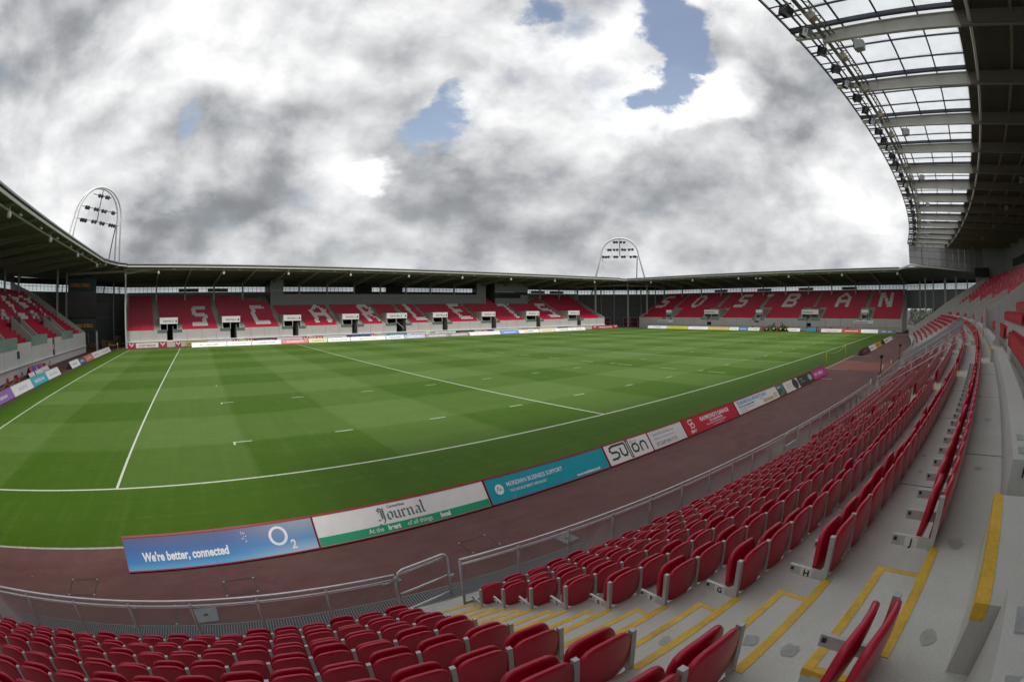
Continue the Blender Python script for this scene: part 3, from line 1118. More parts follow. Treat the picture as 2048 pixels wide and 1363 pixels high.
# purlins under the opaque roof, a lighter one at its front edge
for k, d in enumerate((D_TR + 0.55, 11.2, 13.4, 15.6, 17.8, 20.2)):
    m = MB()
    z = z_roof(d)
    for a, b in zip(ssr, ssr[1:]):
        if a > -48:
            m.wbox(W_own, a, b, d - 0.07, d + 0.07, z - (0.62 if k == 0 else 0.16), z - (0.44 if k == 0 else 0.003))
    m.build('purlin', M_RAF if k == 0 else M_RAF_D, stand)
# lighting gantry: three tubes with lattice, slung under the front of the rafters
m = MB()
for d, z, r in ((1.38, -0.32, 0.11), (1.68, -0.28, 0.05), (1.92, -0.24, 0.05), (0.95, -0.22, 0.055)):
    m.tube([W_own(s, d, z_roof(d) + z) for s in spread(-44, S_END, 3.1)], r, 6)
s = -44
while s < S_END - 0.6:
    m.bar(W_own(s, 1.68, z_roof(1.5) - 0.28), W_own(s + 0.3, 1.92, z_roof(2.2) - 0.24), 0.03, 0.03)
    m.bar(W_own(s + 0.3, 1.92, z_roof(2.2) - 0.24), W_own(s + 0.6, 1.68, z_roof(1.5) - 0.28), 0.03, 0.03)
    s += 0.6
m.build('lighting_gantry', worn('olive_grey_steel', (0.20, 0.20, 0.175), 0.5, 0.3, 0.08), stand)
# the gable over the far end
gab = empty('gable_end', parent=stand)
nz = 3
for k in range(12):
    d0, d1 = 0.15 + k * 1.4, 0.15 + (k + 1) * 1.4
    for r in range(nz):
        zb = lambda d: 14.05 - 0.115 * d
        zt = lambda d: z_roof(d) - 0.1
        za0, za1 = zb(d0) + (zt(d0) - zb(d0)) * r / nz, zb(d1) + (zt(d1) - zb(d1)) * r / nz
        zc0, zc1 = zb(d0) + (zt(d0) - zb(d0)) * (r + 1) / nz, zb(d1) + (zt(d1) - zb(d1)) * (r + 1) / nz
        g = 0.04
        m = MB()
        e0, e1 = S_END + 0.05, S_END + 0.13
        m.hexa([W_own(e0, d0 + g, za0 + g), W_own(e1, d0 + g, za0 + g), W_own(e1, d1 - g, za1 + g), W_own(e0, d1 - g, za1 + g),
                W_own(e0, d0 + g, zc0 - g), W_own(e1, d0 + g, zc0 - g), W_own(e1, d1 - g, zc1 - g), W_own(e0, d1 - g, zc1 - g)])
        m.build('gable_panel', M_CLAD_L if k < 5 else worn('mid_cladding', (0.33, 0.33, 0.33), 0.5), gab)
m = MB()
for r in range(nz + 1):
    m.bar(W_own(S_END + 0.16, 0.1, 14.05 + (Z_EDGE - 0.1 - 14.05) * r / nz), W_own(S_END + 0.16, 17, (14.05 - 0.115 * 17) + (z_roof(17) - 0.1 - 14.05 + 0.115 * 17) * r / nz), 0.08, 0.10)
for k in range(13):
    d = 0.15 + k * 1.4
    m.bar(W_own(S_END + 0.02, d, 14.05 - 0.115 * d), W_own(S_END + 0.02, d, z_roof(d) - 0.1), 0.16 if k % 4 == 2 else 0.06, 0.06, (1, 0, 0))
m.build('gable_frame', M_CLAD_D, gab)

# ------------------------------------------------------------------ seats
PITCH = 0.466
def shell(a, b, zc, bulge, th, n_pow=3.2, seg=22, lean=0.0, flip=False, tight=0.0):
    """rounded plastic seat shell in the x-z plane, bulging towards +y, with a rolled rim"""
    m = MB()
    rings = [(1.0, 0.0), (0.975, 1.0), (0.86, 1.0), (0.5, 1.0), (0.12, 1.0)]
    def pt(r, t, side):
        c, s = math.cos(t), math.sin(t)
        e = 2.0 / (n_pow if s > 0 else n_pow * 1.9)
        x = a * r * math.copysign(abs(c) ** e, c)
        z = b * r * math.copysign(abs(s) ** e, s)
        if z < 0:
            x *= 1.0 - tight * (-z / b)
        else:
            x *= 1.0 - 0.04 * (z / b) ** 2
        q = (x / a) ** 2 * 0.9 + (z / b) ** 2 * 0.35
        y = bulge * (1 - q)
        return x, y, z, side
    vs = []
    for side in (1, -1):
        for r, k in rings:
            for j in range(seg):
                t = 2 * PI * j / seg
                x, y, z, _ = pt(r, t, side)
                rim = 0.012 if r > 0.9 and side == -1 else 0.0
                yy = y + side * th * 0.5 * k - (rim if r > 0.9 else 0)
                vs.append((x, yy + lean * z, zc + z))
    nr = len(rings)
    fs = []
    for sd in range(2):
        o = sd * nr * seg
        for i in range(nr - 1):
            for j in range(seg):
                q = (o + i * seg + j, o + i * seg + (j + 1) % seg, o + (i + 1) * seg + (j + 1) % seg, o + (i + 1) * seg + j)
                fs.append(q[::-1] if sd == 0 else q)
        cap = tuple(o + (nr - 1) * seg + j for j in range(seg))
        fs.append(cap[::-1] if sd == 0 else cap)
    for j in range(seg):
        a0, a1 = j, (j + 1) % seg
        fs.append((a0, a1, nr * seg + a1, nr * seg + a0))
    m.add(vs, fs, 0, True)
    return m
me_back = shell(0.222, 0.215, 0.205, 0.045, 0.022, 3.0, lean=0.10, tight=0.12).mesh('backrest', M_RED)
me_pan = shell(0.212, 0.205, 0.175, 0.030, 0.024, 3.4, lean=0.06, tight=0.06).mesh('seat_pan', M_RED)
def bracket_mesh(x):
    m = MB()
    m.box((x - 0.021, -0.012, -0.03), (x + 0.021, 0.026, 0.36), 0)
    m.box((x - 0.014, -0.30, -0.02), (x + 0.014, -0.013, 0.055), 0)
    m.add([(x - 0.028, -0.285, 0.018), (x + 0.028, -0.285, 0.018), (x + 0.028, -0.262, 0.018), (x - 0.028, -0.262, 0.018),
           (x - 0.028, -0.285, 0.040), (x + 0.028, -0.285, 0.040), (x + 0.028, -0.262, 0.040), (x - 0.028, -0.262, 0.040)],
          ((0, 3, 2, 1), (4, 5, 6, 7), (0, 1, 5, 4), (1, 2, 6, 5), (2, 3, 7, 6), (3, 0, 4, 7)), 1)
    return m.mesh('bracket', [M_STEEL, M_BLACK])
me_br = {1: bracket_mesh(PITCH / 2), -1: bracket_mesh(-PITCH / 2)}

# low-poly seat for the thousands further off: (verts, faces) in the same local frame
def lo_seat(full=True):
    v, f = [], []
    def sh(a, b, zc, y0, bulge, lean):
        o = len(v)
        xs = (-1.0, -0.5, 0.5, 1.0)
        zs = (-1.0, -0.2, 0.55, 1.0)
        for side in (0, 1):
            for zi, zz in enumerate(zs):
                for xi, xx in enumerate(xs):
                    ax = a * (0.80 if zi == 3 else (0.9 if zi == 0 else 1.0))
                    zq = zz - (0.12 if zi == 3 and xi in (0, 3) else 0)
                    v.append((xx * ax, y0 + bulge * (1 - xx * xx) + (0.012 if side else -0.012) + lean * zq * b, zc + zq * b))
        for side in (0, 1):
            q = o + side * 16
            for i in range(3):
                for j in range(3):
                    c = (q + i * 4 + j, q + i * 4 + j + 1, q + i * 4 + j + 5, q + i * 4 + j + 4)
                    f.append(c if side == 0 else c[::-1])
        ring = [0, 1, 2, 3, 7, 11, 15, 14, 13, 12, 8, 4]
        for k in range(12):
            a0, a1 = ring[k], ring[(k + 1) % 12]
            f.append((o + a1, o + a0, o + 16 + a0, o + 16 + a1))
    sh(0.222, 0.212, 0.205, 0.0, 0.04, 0.10)
    if full:
        sh(0.212, 0.200, 0.175, -0.10, 0.03, 0.06)
    return np.array(v, float), np.array(f, int)
LO_V, LO_F = lo_seat()

seats = []            # (x, y, z, rotation, near data, white)
def own_seat_list():
    out = []
    for i in range(NLOW):
        d = d_low(i)
        k = (R_OWN + d) / R_OWN
        step = PITCH / k
        for bi in range(len(AISLES) + 1):
            a = AISLES[bi - 1] + AISLE_W / 2 if bi else -57.0
            b = AISLES[bi] - AISLE_W / 2 if bi < len(AISLES) else S_END - 0.4
            n = int((b - a) / step + 0.02)
            for c in range(n):
                if bi == 0:
                    s = b - (c + 0.5) * step
                else:
                    s = a + (c + 0.5) * step
                out.append((s, d, z_low(i), i, bi, c, n))
    return out
cand = []
bulk = []
for s, d, z, i, bi, c, n in own_seat_list():
    x, y, zz = W_own(s, d, z)
    px, py, dist = project((x, y, zz + 0.25))
    vis = -60 < px < 2110 and -60 < py < 1425
    if not vis and dist < 25:
        continue
    if not vis:
        continue
    # leave out the few that hang empty in the photograph
    cand.append((dist, s, d, z, i, bi, c, n))
cand.sort()
ROWS = 'ABCDEFGHJ'
ORD = ('first second third fourth fifth sixth seventh eighth ninth tenth eleventh twelfth thirteenth fourteenth fifteenth sixteenth '
       'seventeenth eighteenth nineteenth twentieth twenty-first twenty-second twenty-third twenty-fourth twenty-fifth twenty-sixth twenty-seventh').split()
# the three hundred that show largest: those nearest the lens, both sides of the stairs
near = [c for c in cand if c[5] in (0, 1)][:300]
near_set = set((c[4], c[5], c[6]) for c in near)
M_PLATE = worn('letter_plate', (0.60, 0.60, 0.56), 0.5, 0, 0.04)
SEAT_GROUP = 'red tip-up seats in the lower tier'
for dist, s, d, z, i, bi, c, n in near:
    phi = s / R_OWN
    where = 'beyond the yellow-edged stairs' if bi == 1 else 'below the blue board'
    lab = 'red tip-up seat in row %s %s, %s from the stairs' % (ROWS[i], where, ORD[min(c, len(ORD) - 1)])
    t = thing('stadium_seat', lab, 'seat', W_own(s, d, z), phi + PI, SEAT_GROUP)
    up = random.uniform(-0.015, 0.03)
    mesh_obj('backrest', me_back, t)
    mesh_obj('seat_pan', me_pan, t, (0, -0.105 + random.uniform(-.012, .012), 0.005 + up), (random.uniform(-0.10, 0.06), 0, 0))
    side = 1 if bi == 1 else -1
    b = mesh_obj('bracket', me_br[side], t)
    if c == 0:
        xx = side * (PITCH / 2)
        p = MB()
        p.box((min(xx, xx + side * 0.0155), -0.20, -0.015), (max(xx, xx + side * 0.0155), -0.10, 0.05))
        p.build('row_plate', M_PLATE, b)
        if bi == 1:
            lettering('row_letter', ROWS[i], b, (xx + 0.0165, -0.15, -0.012), 0.075, M_BLACK, (PI / 2, 0, PI / 2), 0.002, 'CENTER')
# every other seat of the ground, as one mass
def put_bulk(x, y, z, rot, white=0):
    bulk.append((x, y, z, rot, white))
for dist, s, d, z, i, bi, c, n in cand:
    if (i, bi, c) in near_set:
        continue
    if random.random() < 0.006:
        continue
    put_bulk(*W_own(s, d, z), s / R_OWN + PI)
for i in range(NUP - 1):
    d = d_up(i)
    step = PITCH * R_OWN / (R_OWN + d)
    for bi in range(1, len(AISLES) + 1):
        a = AISLES[bi - 1] + AISLE_W / 2 + (2.3 if i < 2 and bi == 1 else 0.5)
        b = (AISLES[bi] - AISLE_W / 2 - 0.1) if bi < len(AISLES) else S_END - 0.4
        for c in range(int((b - a) / step)):
            s = a + (c + 0.5) * step
            if bi >= 2 and i < 4 and (s < a + 1.0 or s > b - 0.9):
                continue
            p = W_own(s, d, z_up(i))
            px, py, dist = project(p)
            if -80 < px < 2130 and -60 < py < 1425:
                put_bulk(*p, s / R_OWN + PI)

# ------------------------------------------------------------------ the three far stands: shared parts
Z_FRONT = 2.85          # top of the front wall
T2 = 0.76
def row_d(i): return 0.62 + T2 * i

def wall_panels(W, parent, s0, s1, openings, step, ztop, curve_n=3):
    """front wall of concrete panels with open joints, pierced by the passage openings"""
    cuts = sorted(set([s0, s1] + [x for o in openings for x in o]))
    for a, b in zip(cuts, cuts[1:]):
        if any(abs(a - o[0]) < 1e-6 and abs(b - o[1]) < 1e-6 for o in openings):
            m = MB()
            m.wbox(W, a, b, -0.02, 0.2, -0.02, 0.85)
            m.build('wall_panel', M_CONC, parent)
            continue
        segs = spread(a, b, step)
        for c, e in zip(segs, segs[1:]):
            m = MB()
            m.wbox(W, c + 0.025, e - 0.025, -0.0, 0.2, -0.02, ztop, 0, curve_n)
            m.build('wall_panel', M_CONC, parent)
    m = MB()
    m.wbox(W, s0 + 0.01, s1 - 0.01, 0.05, 0.17, -0.02, ztop - 0.02, 0, 20)
    for o in openings:
        pass
    return

def back_and_roof(W, parent, s0, s1, cols, eave_b, rafter_map, ext0=0.0, ext1=0.0, wall_mat=None, z_back=12.0, cols_base=8.0, sn=20, skip_win=()):
    wall_mat = wall_mat or M_CLAD_D
    DB = 17.2
    # back wall below the window band, window band with mullions, dark band above
    m = MB()
    m.wbox(W, s0, s1, DB, DB + 0.2, 0, 10.15, 0, sn)
    m.build('back_wall', M_CLAD, parent)
    m = MB()
    m.wbox(W, s0, s1, DB, DB + 0.2, 11.25, z_back + 0.3, 0, sn)
    m.build('head_wall', wall_mat, parent)
    win = MB()
    win.wbox(W, s0, s1, DB + 0.07, DB + 0.10, 10.15, 11.25, 0, sn)
    w = win.build('window_band', M_CLEAR, parent)
    m = MB()
    s = s0
    while s < s1:
        m.wbox(W, s - 0.04, s + 0.04, DB, DB + 0.06, 10.15, 11.25)
        s += 1.0
    m.wbox(W, s0, s1, DB - 0.02, DB + 0.055, 10.84, 10.90, 0, sn)
    tag(m.build('window_mullion', M_CLAD_D, w), kind='stuff')
    # roof sheet: underside and a pale fascia with the dark gutter line above it
    ss = [s0 - ext0 + (s1 + ext1 - s0 + ext0) * k / sn for k in range(sn + 1)]
    m = MB()
    m.extrude([(-3.9, eave_b + 0.06), (DB + 0.6, z_back + 0.06), (DB + 0.6, z_back + 0.32), (-3.9, eave_b + 0.40)], W, ss, 0, True, True)
    m.build('roof_deck', M_SOFFIT, parent)
    m = MB()
    m.extrude([(-4.05, eave_b - 0.08), (-3.88, eave_b - 0.08), (-3.88, eave_b + 0.16), (-4.05, eave_b + 0.16)], W, ss, 0, True, True)
    m.extrude([(-4.0, eave_b + 0.16), (-3.88, eave_b + 0.16), (-3.88, eave_b + 0.36), (-4.0, eave_b + 0.36)], W, ss, 1, True, True)
    m.extrude([(-4.12, eave_b + 0.36), (-3.7, eave_b + 0.36), (-3.7, eave_b + 0.52), (-4.12, eave_b + 0.52)], W, ss, 2, True, True)
    m.build('fascia', [M_CREAM, M_DARK, worn('gutter_grey', (0.36, 0.37, 0.38), 0.4, 0.5)], parent)
    m = MB()
    m.wbox(W, ss[0], ss[-1], -2.75, -2.6, eave_b - 0.42, eave_b - 0.26, 0, sn)
    m.build('edge_beam', M_CREAM, parent)
    zr = lambda d: eave_b + 0.06 + (z_back - eave_b) * (d + 3.9) / (DB + 4.5)
    for k in range(1, 6):
        d = -3.9 + 21 * k / 6
        m = MB()
        m.wbox(W, ss[0], ss[-1], d - 0.06, d + 0.06, zr(d) - 0.16, zr(d) - 0.01, 0, sn)
        m.build('purlin', M_CLAD_D, parent)
    for s in cols:
        m = MB()
        for e0, e1, dz0, dz1 in ((-0.03, 0.03, 0, 0), (-0.15, 0.15, 0, 1)):
            pr = [(-3.85, zr(-3.85) - 0.26), (13.4, zr(13.4) - 1.15), (13.4, zr(13.4) - 0.02), (-3.85, zr(-3.85) - 0.02)]
            if dz1 == 1:
                pr = [pr[0], pr[1], (pr[1][0], pr[1][1] + 0.05), (pr[0][0], pr[0][1] + 0.05)]
            n = 4
            vs = [W(s + e0, d, z) for d, z in pr] + [W(s + e1, d, z) for d, z in pr]
            m.add(vs, [(0, 1, 2, 3), (7, 6, 5, 4)] + [(i, i + n, (i + 1) % n + n, (i + 1) % n) for i in range(n)])
        m.build('rafter', M_RAF_F, parent)
        m = MB()
        m.wbox(W, s - 0.17, s + 0.17, 12.9, 13.2, cols_base - 0.6, zr(13) - 0.6)
        m.build('column', M_COLUMN, parent)
    # small lamps along the eave and one loudspeaker every second bay
    return zr

def clear_mat():
    t = NT('clear_window_sheet', 0.2, 0, 0.4)
    out = t.t.nodes['Material Output']
    tr = t.n('ShaderNodeBsdfTransparent')
    tr.inputs[0].default_value = (0.86, 0.90, 0.91, 1)
    t.b.inputs['Base Color'].default_value = (0.6, 0.63, 0.64, 1)
    mxs = t.n('ShaderNodeMixShader')
    mxs.inputs[0].default_value = 0.85
    t.l(t.b.outputs[0], mxs.inputs[1])
    t.l(tr.outputs[0], mxs.inputs[2])
    t.l(mxs.outputs[0], out.inputs[0])
    return t.m
M_CLEAR = clear_mat()
M_RAF_F = worn('brown_grey_rafter', (0.37, 0.345, 0.305), 0.6, 0, 0.06, 1.2)
M_AISLE = concrete('stair_concrete_buff', (0.42, 0.41, 0.33), 0.8, 0.15, 0.05, False, False)

def passage(W, parent, v0, v1, o0, o1, sign, zt=5.0, dcut=5.3, small=False, zf=None, dfr=0.9):
    """entrance passage: concrete side walls and lid over a dark mouth, a pale name board on the front edge"""
    zw = Z_FRONT
    m = MB()
    t = 0.16
    # side walls follow the rake
    for a in (v0, v1 - t):
        pr = [(0.1, zw - 0.4), (0.1, zw), (dfr, zw + 0.25), (dfr, zt - 0.12), (dcut, zt - 0.12), (dcut, zw - 0.4)]
        vs = [W(a, d, z) for d, z in pr] + [W(a + t, d, z) for d, z in pr]
        n = len(pr)
        m.add(vs, [tuple(range(n))[::-1], tuple(range(n, 2 * n))] + [(i, (i + 1) % n, (i + 1) % n + n, i + n) for i in range(n)])
    m.wbox(W, v0 - 0.08, v1 + 0.08, dfr - 0.05, dcut, zt - 0.119, zt + 0.02)
    p = m.build('passage_hood', M_CONC, parent)
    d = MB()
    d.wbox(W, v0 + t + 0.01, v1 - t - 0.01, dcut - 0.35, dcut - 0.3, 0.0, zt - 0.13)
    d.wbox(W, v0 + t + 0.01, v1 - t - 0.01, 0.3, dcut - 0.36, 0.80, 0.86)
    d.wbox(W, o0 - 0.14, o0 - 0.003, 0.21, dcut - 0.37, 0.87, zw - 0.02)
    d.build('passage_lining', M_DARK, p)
    d = MB()
    d.wbox(W, o1 + 0.003, o1 + 0.13, 0.21, dcut - 0.37, 0.87, zw + 0.6)
    d.build('passage_side', worn('taupe_wall', (0.20, 0.18, 0.16), 0.8), p)
    b = MB()
    zs = zt - 1.12 if not small else zt - 0.75
    b.wbox(W, v0 + 0.02, v1 - 0.02, dfr - 0.16, dfr - 0.06, zs, zt - 0.02)
    bo = b.build('name_board', M_WHITE, p)
    g = MB()
    g.wbox(W, v0 - 0.6, o0 - 0.05, -0.06, -0.035, zw - 0.45, zw + 0.08)
    g.wbox(W, o1 + 0.05, v1 + 0.8, -0.06, -0.035, zw - 0.45, zw + 0.08)
    g.build('glass_guard', M_GLASS_G, p)
    q = MB()
    q.wbox(W, o0 + 0.02, o0 + 0.12, 0.3, 0.4, zw - 0.1, zs)
    q.build('hood_post', M_COLUMN, p)
    return p, zs

def sweep_terrace(W, parent, s0, s1, i0, i1, rise, zf0, n, mat=None, name='terrace'):
    m = MB()
    prof = []
    z = zf0 + rise * i0
    d = row_d(i0) - 0.5
    prof.append((d, z - 0.6))
    prof.append((d, z))
    for i in range(i0, i1):
        prof += [(row_d(i) + 0.1, z), (row_d(i) + 0.1, z + rise)]
        z += rise
    prof += [(17.2, z)]
    m.extrude(prof, W, [s0 + (s1 - s0) * k / n for k in range(n + 1)])
    return m.build(name, mat or M_CONC_FAR, parent)

def aisle_steps(W, parent, s0, s1, i0, i1, rise, zf0):
    m = MB()
    for i in range(i0, i1):
        z = zf0 + rise * i
        m.wbox(W, s0, s1, row_d(i) - 0.26, row_d(i) + 0.095, z + 0.003, z + rise / 2)
        m.wbox(W, s0, s1, row_d(i) + 0.105, row_d(i) + 0.5, z + rise + 0.003, z + rise + 0.012)
    return m.build('stair_flight', M_AISLE, parent)

# ------------------------------------------------------------------ the stand opposite
fs = thing('opposite_stand', 'curved grandstand across the pitch with white seat letters and a grey box front', 'grandstand')
XF = lambda x: R_FAR * math.asin((x - 45.0) / R_FAR)
RISE_F, ZF_F = 0.335, 2.32
blocks_f = [(-11.1, -5.75), (0.5, 7.5), (13.6, 20.5), (26.6, 33.35), (39.5, 43.7), (51.0, 55.15), (61.2, 68.15), (74.3, 81.2), (87.4, 94.2), (100.5, 106.2)]
voms_f = [(-4.4, -0.6, -2.95, -1.74), (8.65, 12.45, 10.24, 11.5), (21.65, 25.45, 23.4, 24.6), (34.55, 38.35, 36.45, 37.65), (44.8, 49.7, 46.8, 49.1),
          (56.15, 59.95, 58.2, 59.5), (69.1, 72.95, 71.35, 72.7), (82.05, 86.1, 84.6, 85.85), (95.45, 99.3, 97.9, 99.15)]
blocks_f = [(XF(a), XF(b)) for a, b in blocks_f]
voms_f = [tuple(XF(v) for v in o) for o in voms_f]
SF0, SF1 = XF(-11.5), XF(107.5)
wall_panels(W_far, fs, SF0, SF1, [(o[2], o[3]) for o in voms_f], 3.3, Z_FRONT)
m = MB()
m.wbox(W_far, SF0, SF1, -0.36, -0.001, 0.86, 1.02, 0, 24)
m.build('ledge', M_WHITE, fs)
def max_row_f(s):
    x = C_FAR[0] + R_FAR * math.sin(s / R_FAR)
    if x < 12.5 or x > 97.0:
        return 19
    if 20.9 < x < 76.0 or 78.2 < x < 89.2:
        return 12
    if x <= 20.9:
        return int(19 - 4.5 * (x - 12.5) / 8.4)
    if x >= 89.2:
        return int(14 + 5 * (x - 89.2) / 7.8)
    return 16
# terrace: full height at the ends, lower in the middle; cut away over the passages
edges = [SF0]
for (b0, b1), v in zip(blocks_f, voms_f):
    edges += [v[0], v[1]]
edges.append(SF1)
for k in range(0, len(edges), 2):
    sweep_terrace(W_far, fs, edges[k], edges[k + 1], 0, 20, RISE_F, ZF_F, 4)
for v in voms_f:
    sweep_terrace(W_far, fs, v[0], v[1], 7, 20, RISE_F, ZF_F, 2)
for k, v in enumerate(voms_f):
    b0, b1 = blocks_f[k][1], blocks_f[k + 1][0]
    top = 20 if k in (0, 1, 8) else 14
    if k == 4:
        aisle_steps(W_far, fs, b0 + 0.05, v[0] - 0.1, 0, 13, RISE_F, ZF_F)
        aisle_steps(W_far, fs, v[1] + 0.1, b1 - 0.05, 0, 13, RISE_F, ZF_F)
    else:
        aisle_steps(W_far, fs, b0 + 0.05, v[0] - 0.1, 0, top, RISE_F, ZF_F)
        aisle_steps(W_far, fs, v[1] + 0.1, b1 - 0.05, 0, 4, RISE_F, ZF_F)
M_SIGNTXT = print_mat((0.05, 0.055, 0.07))
for k, v in enumerate(voms_f):
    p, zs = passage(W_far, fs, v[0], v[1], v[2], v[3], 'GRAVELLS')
    sc = (v[0] + v[1]) / 2
    ph = sc / R_FAR
    x, y, z = W_far(v[0] + 0.7, 0.73, zs + 0.32)
    lettering('lettering', 'GRAVELLS', p, (x, y, z), 0.52, M_SIGNTXT, (PI / 2, 0, -ph), 0.006, sx=0.98 if v[1] - v[0] < 4.5 else 1.25)
    t = MB()
    x, y, z = W_far(v[1] - 0.42, 0.735, zs + 0.3)
    t.add([(x - 0.2, y, z), (x + 0.2, y, z), (x + 0.12, y, z + 0.45), (x + 0.02, y, z + 0.45), (x - 0.2, y - .01, z), (x + 0.2, y - .01, z), (x + 0.12, y - .01, z + 0.45), (x + 0.02, y - .01, z + 0.45)],
          ((4, 5, 6, 7), (0, 1, 5, 4), (1, 2, 6, 5), (2, 3, 7, 6), (3, 0, 4, 7)))
    t.build('emblem', M_SIGNTXT, p)
m = MB()
for s0, s1 in ((voms_f[4][2] + 0.35, voms_f[4][2] + 0.4),):
    m.tube([W_far(s0, 1.6, 3.4), W_far(s0 + 1.1, -0.25, 1.9), W_far(s0 + 1.1, -0.25, 0.9)], 0.045, 6)
m.build('handrail', M_COLUMN, fs)
# seats with the letters picked out in white
GLY = {
 'S': ['.######', '#######', '##.....', '##.....', '######.', '.######', '.....##', '.....##', '.....##', '#######', '#######'],
 'C': ['######.', '#######', '##.....', '##.....', '##.....', '##.....', '##.....', '##.....', '##.....', '#######', '#######'],
 'A': ['...##...', '..####..', '.##..##.', '##....##', '##....##', '########', '########', '##....##', '##....##', '##....##', '##....##'],
 'R': ['#####..', '######.', '##..###', '##...##', '##..###', '######.', '#####..', '##.##..', '##..##.', '##...##', '##...##'],
 'L': ['##.....', '##.....', '##.....', '##.....', '##.....', '##.....', '##.....', '##.....', '##.....', '######.', '######.'],
 'E': ['#######', '######.', '##.....', '##.....', '#####..', '#####..', '##.....', '##.....', '##.....', '#######', '#######'],
 'T': ['########', '########', '...##...', '...##...', '...##...', '...##...', '...##...', '...##...', '...##...', '...##...', '...##...'],
 'O': ['..###..', '.#####.', '##...##', '##...##', '##...##', '##...##', '##...##', '##...##', '.#####.', '..###..'],
 'B': ['#######.', '########', '##....##', '##...###', '#######.', '#######.', '##....##', '##....##', '########', '#######.'],
 'N': ['###...##', '###...##', '####..##', '####..##', '##.##.##', '##.##.##', '##..####', '##..####', '##...###', '##...###'],
}
GLY['S10'] = ['.######', '#######', '##.....', '##.....', '######.', '.######', '.....##', '.....##', '#######', '######.']
GLY['A10'] = ['...##...', '..####..', '.##..##.', '##....##', '##....##', '########', '########', '##....##', '##....##', '##....##']
word_f = [('S', -42.35), ('C', -29.1), ('A', -15.9), ('R', -4.2), ('L', 7.5), ('E', 19.2), ('T', 33.6), ('S', 45.4)]
def white_f(i, s):
    if not 2 <= i <= 12:
        return 0
    for ch, s0 in word_f:
        c = int(math.floor((s - s0) / PITCH))
        g = GLY[ch]
        r = 12 - i
        if 0 <= c < len(g[0]):
            return 1 if g[r][c] == '#' else 0
    return 0
for i in range(20):
    d = row_d(i)
    k = (R_FAR + d) / R_FAR
    step = PITCH / k
    z = ZF_F + RISE_F * (i + 1)
    nn = int((SF1 - SF0) / step)
    for c in range(nn):
        s = SF0 + 0.3 + (c + 0.5) * step
        if s > SF1 - 0.9 or i > max_row_f(s):
            continue
        ok = any(a - 0.05 < s < b + 0.05 for a, b in blocks_f)
        if not ok:
            for kk, v in enumerate(voms_f):
                b0, b1 = blocks_f[kk][1], blocks_f[kk + 1][0]
                if b0 <= s <= b1:
                    if kk == 4:
                        ok = i >= 7 and v[0] < s < v[1]
                    elif s >= v[0]:
                        ok = i >= 7 or (s >= v[1] and i >= 4)
        if not ok:
            continue
        x, y, zz = W_far(s, d, z)
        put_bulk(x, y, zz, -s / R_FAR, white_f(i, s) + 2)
# roof, columns, back wall
COLS_F = [-49.93 + 6.645 * k for k in range(0, 18)]
zr_f = back_and_roof(W_far, fs, SF0 - 0.3, SF1 + 3, COLS_F, 13.55, None, 0.2, -0.5, sn=30)
for i, s in enumerate(COLS_F):
    pass
# end parapets
def parapet(W, parent, s, pr, mat, w=0.2):
    m = MB()
    n = len(pr)
    vs = [W(s, d, z) for d, z in pr] + [W(s + w, d, z) for d, z in pr]
    m.add(vs, [tuple(range(n))[::-1], tuple(range(n, 2 * n))] + [(i, (i + 1) % n, (i + 1) % n + n, i + n) for i in range(n)])
    return m.build('end_parapet', mat, parent)
PR = [(-0.02, -0.02), (-0.02, 3.05), (0.4, 3.2), (16.6, 9.9), (17.2, 9.9), (17.2, -0.02)]
parapet(W_far, fs, SF1 - 0.2, PR, M_CONC)
parapet(W_far, fs, SF0 - 0.22, [(-0.02, -0.02), (-0.02, 2.9), (17.2, 8.9), (17.2, -0.02)], M_CONC)
# the grey box front in the middle
fx0, fx1 = XF(21.0), XF(75.7)
box = empty('box_front', parent=fs)
def fpanel(s0, s1, z0, z1, mat=M_CLAD, name='front_panel', d0=10.15, n=None, par=None):
    m = MB()
    m.wbox(W_far, s0 + 0.012, s1 - 0.012, d0, d0 + 0.12, z0 + 0.012, z1 - 0.012, 0, n or max(1, int((s1 - s0) / 4)))
    return m.build(name, mat, par or box)
sg = spread(fx0, fx1, 5.0)
for a, b in zip(sg, sg[1:]):
    for z0, z1 in ((6.75, 7.6), (7.6, 8.5), (8.5, 9.42)):
        fpanel(a, b, z0, z1)
for a, b in ((fx0, XF(23.9)), (XF(73.2), fx1)):
    for z0, z1 in ((9.42, 10.2), (10.2, 11.0), (11.0, 12.4)):
        fpanel(a, b, z0, z1)
m = MB()
m.wbox(W_far, fx0 - 0.06, fx0 + 0.06, 10.1, 10.16, 6.7, 12.4)
m.wbox(W_far, fx1 - 0.06, fx1 + 0.06, 10.1, 10.16, 6.7, 12.4)
m.build('corner_trim', M_COLUMN, box)
m = MB()
m.wbox(W_far, fx0, fx0 + 0.15, 10.3, 17.1, 6.0, 12.3)
m.wbox(W_far, fx1 - 0.15, fx1, 10.3, 17.1, 6.0, 12.3)
m.build('box_side', M_CLAD_D, box)
m = MB()
m.wbox(W_far, fx0 + 0.2, fx1 - 0.2, 13.6, 13.7, 8.2, 10.1, 0, 14)
m.build('inner_wall', worn('brown_counter', (0.07, 0.045, 0.032), 0.7), box)
m = MB()
for s in (XF(44.5), XF(52.5)):
    m.wbox(W_far, s - 2.2, s + 2.2, 14.6, 14.8, 9.4, 11.6, 0, 2)
m.build('inner_doorway', M_DARK, box)
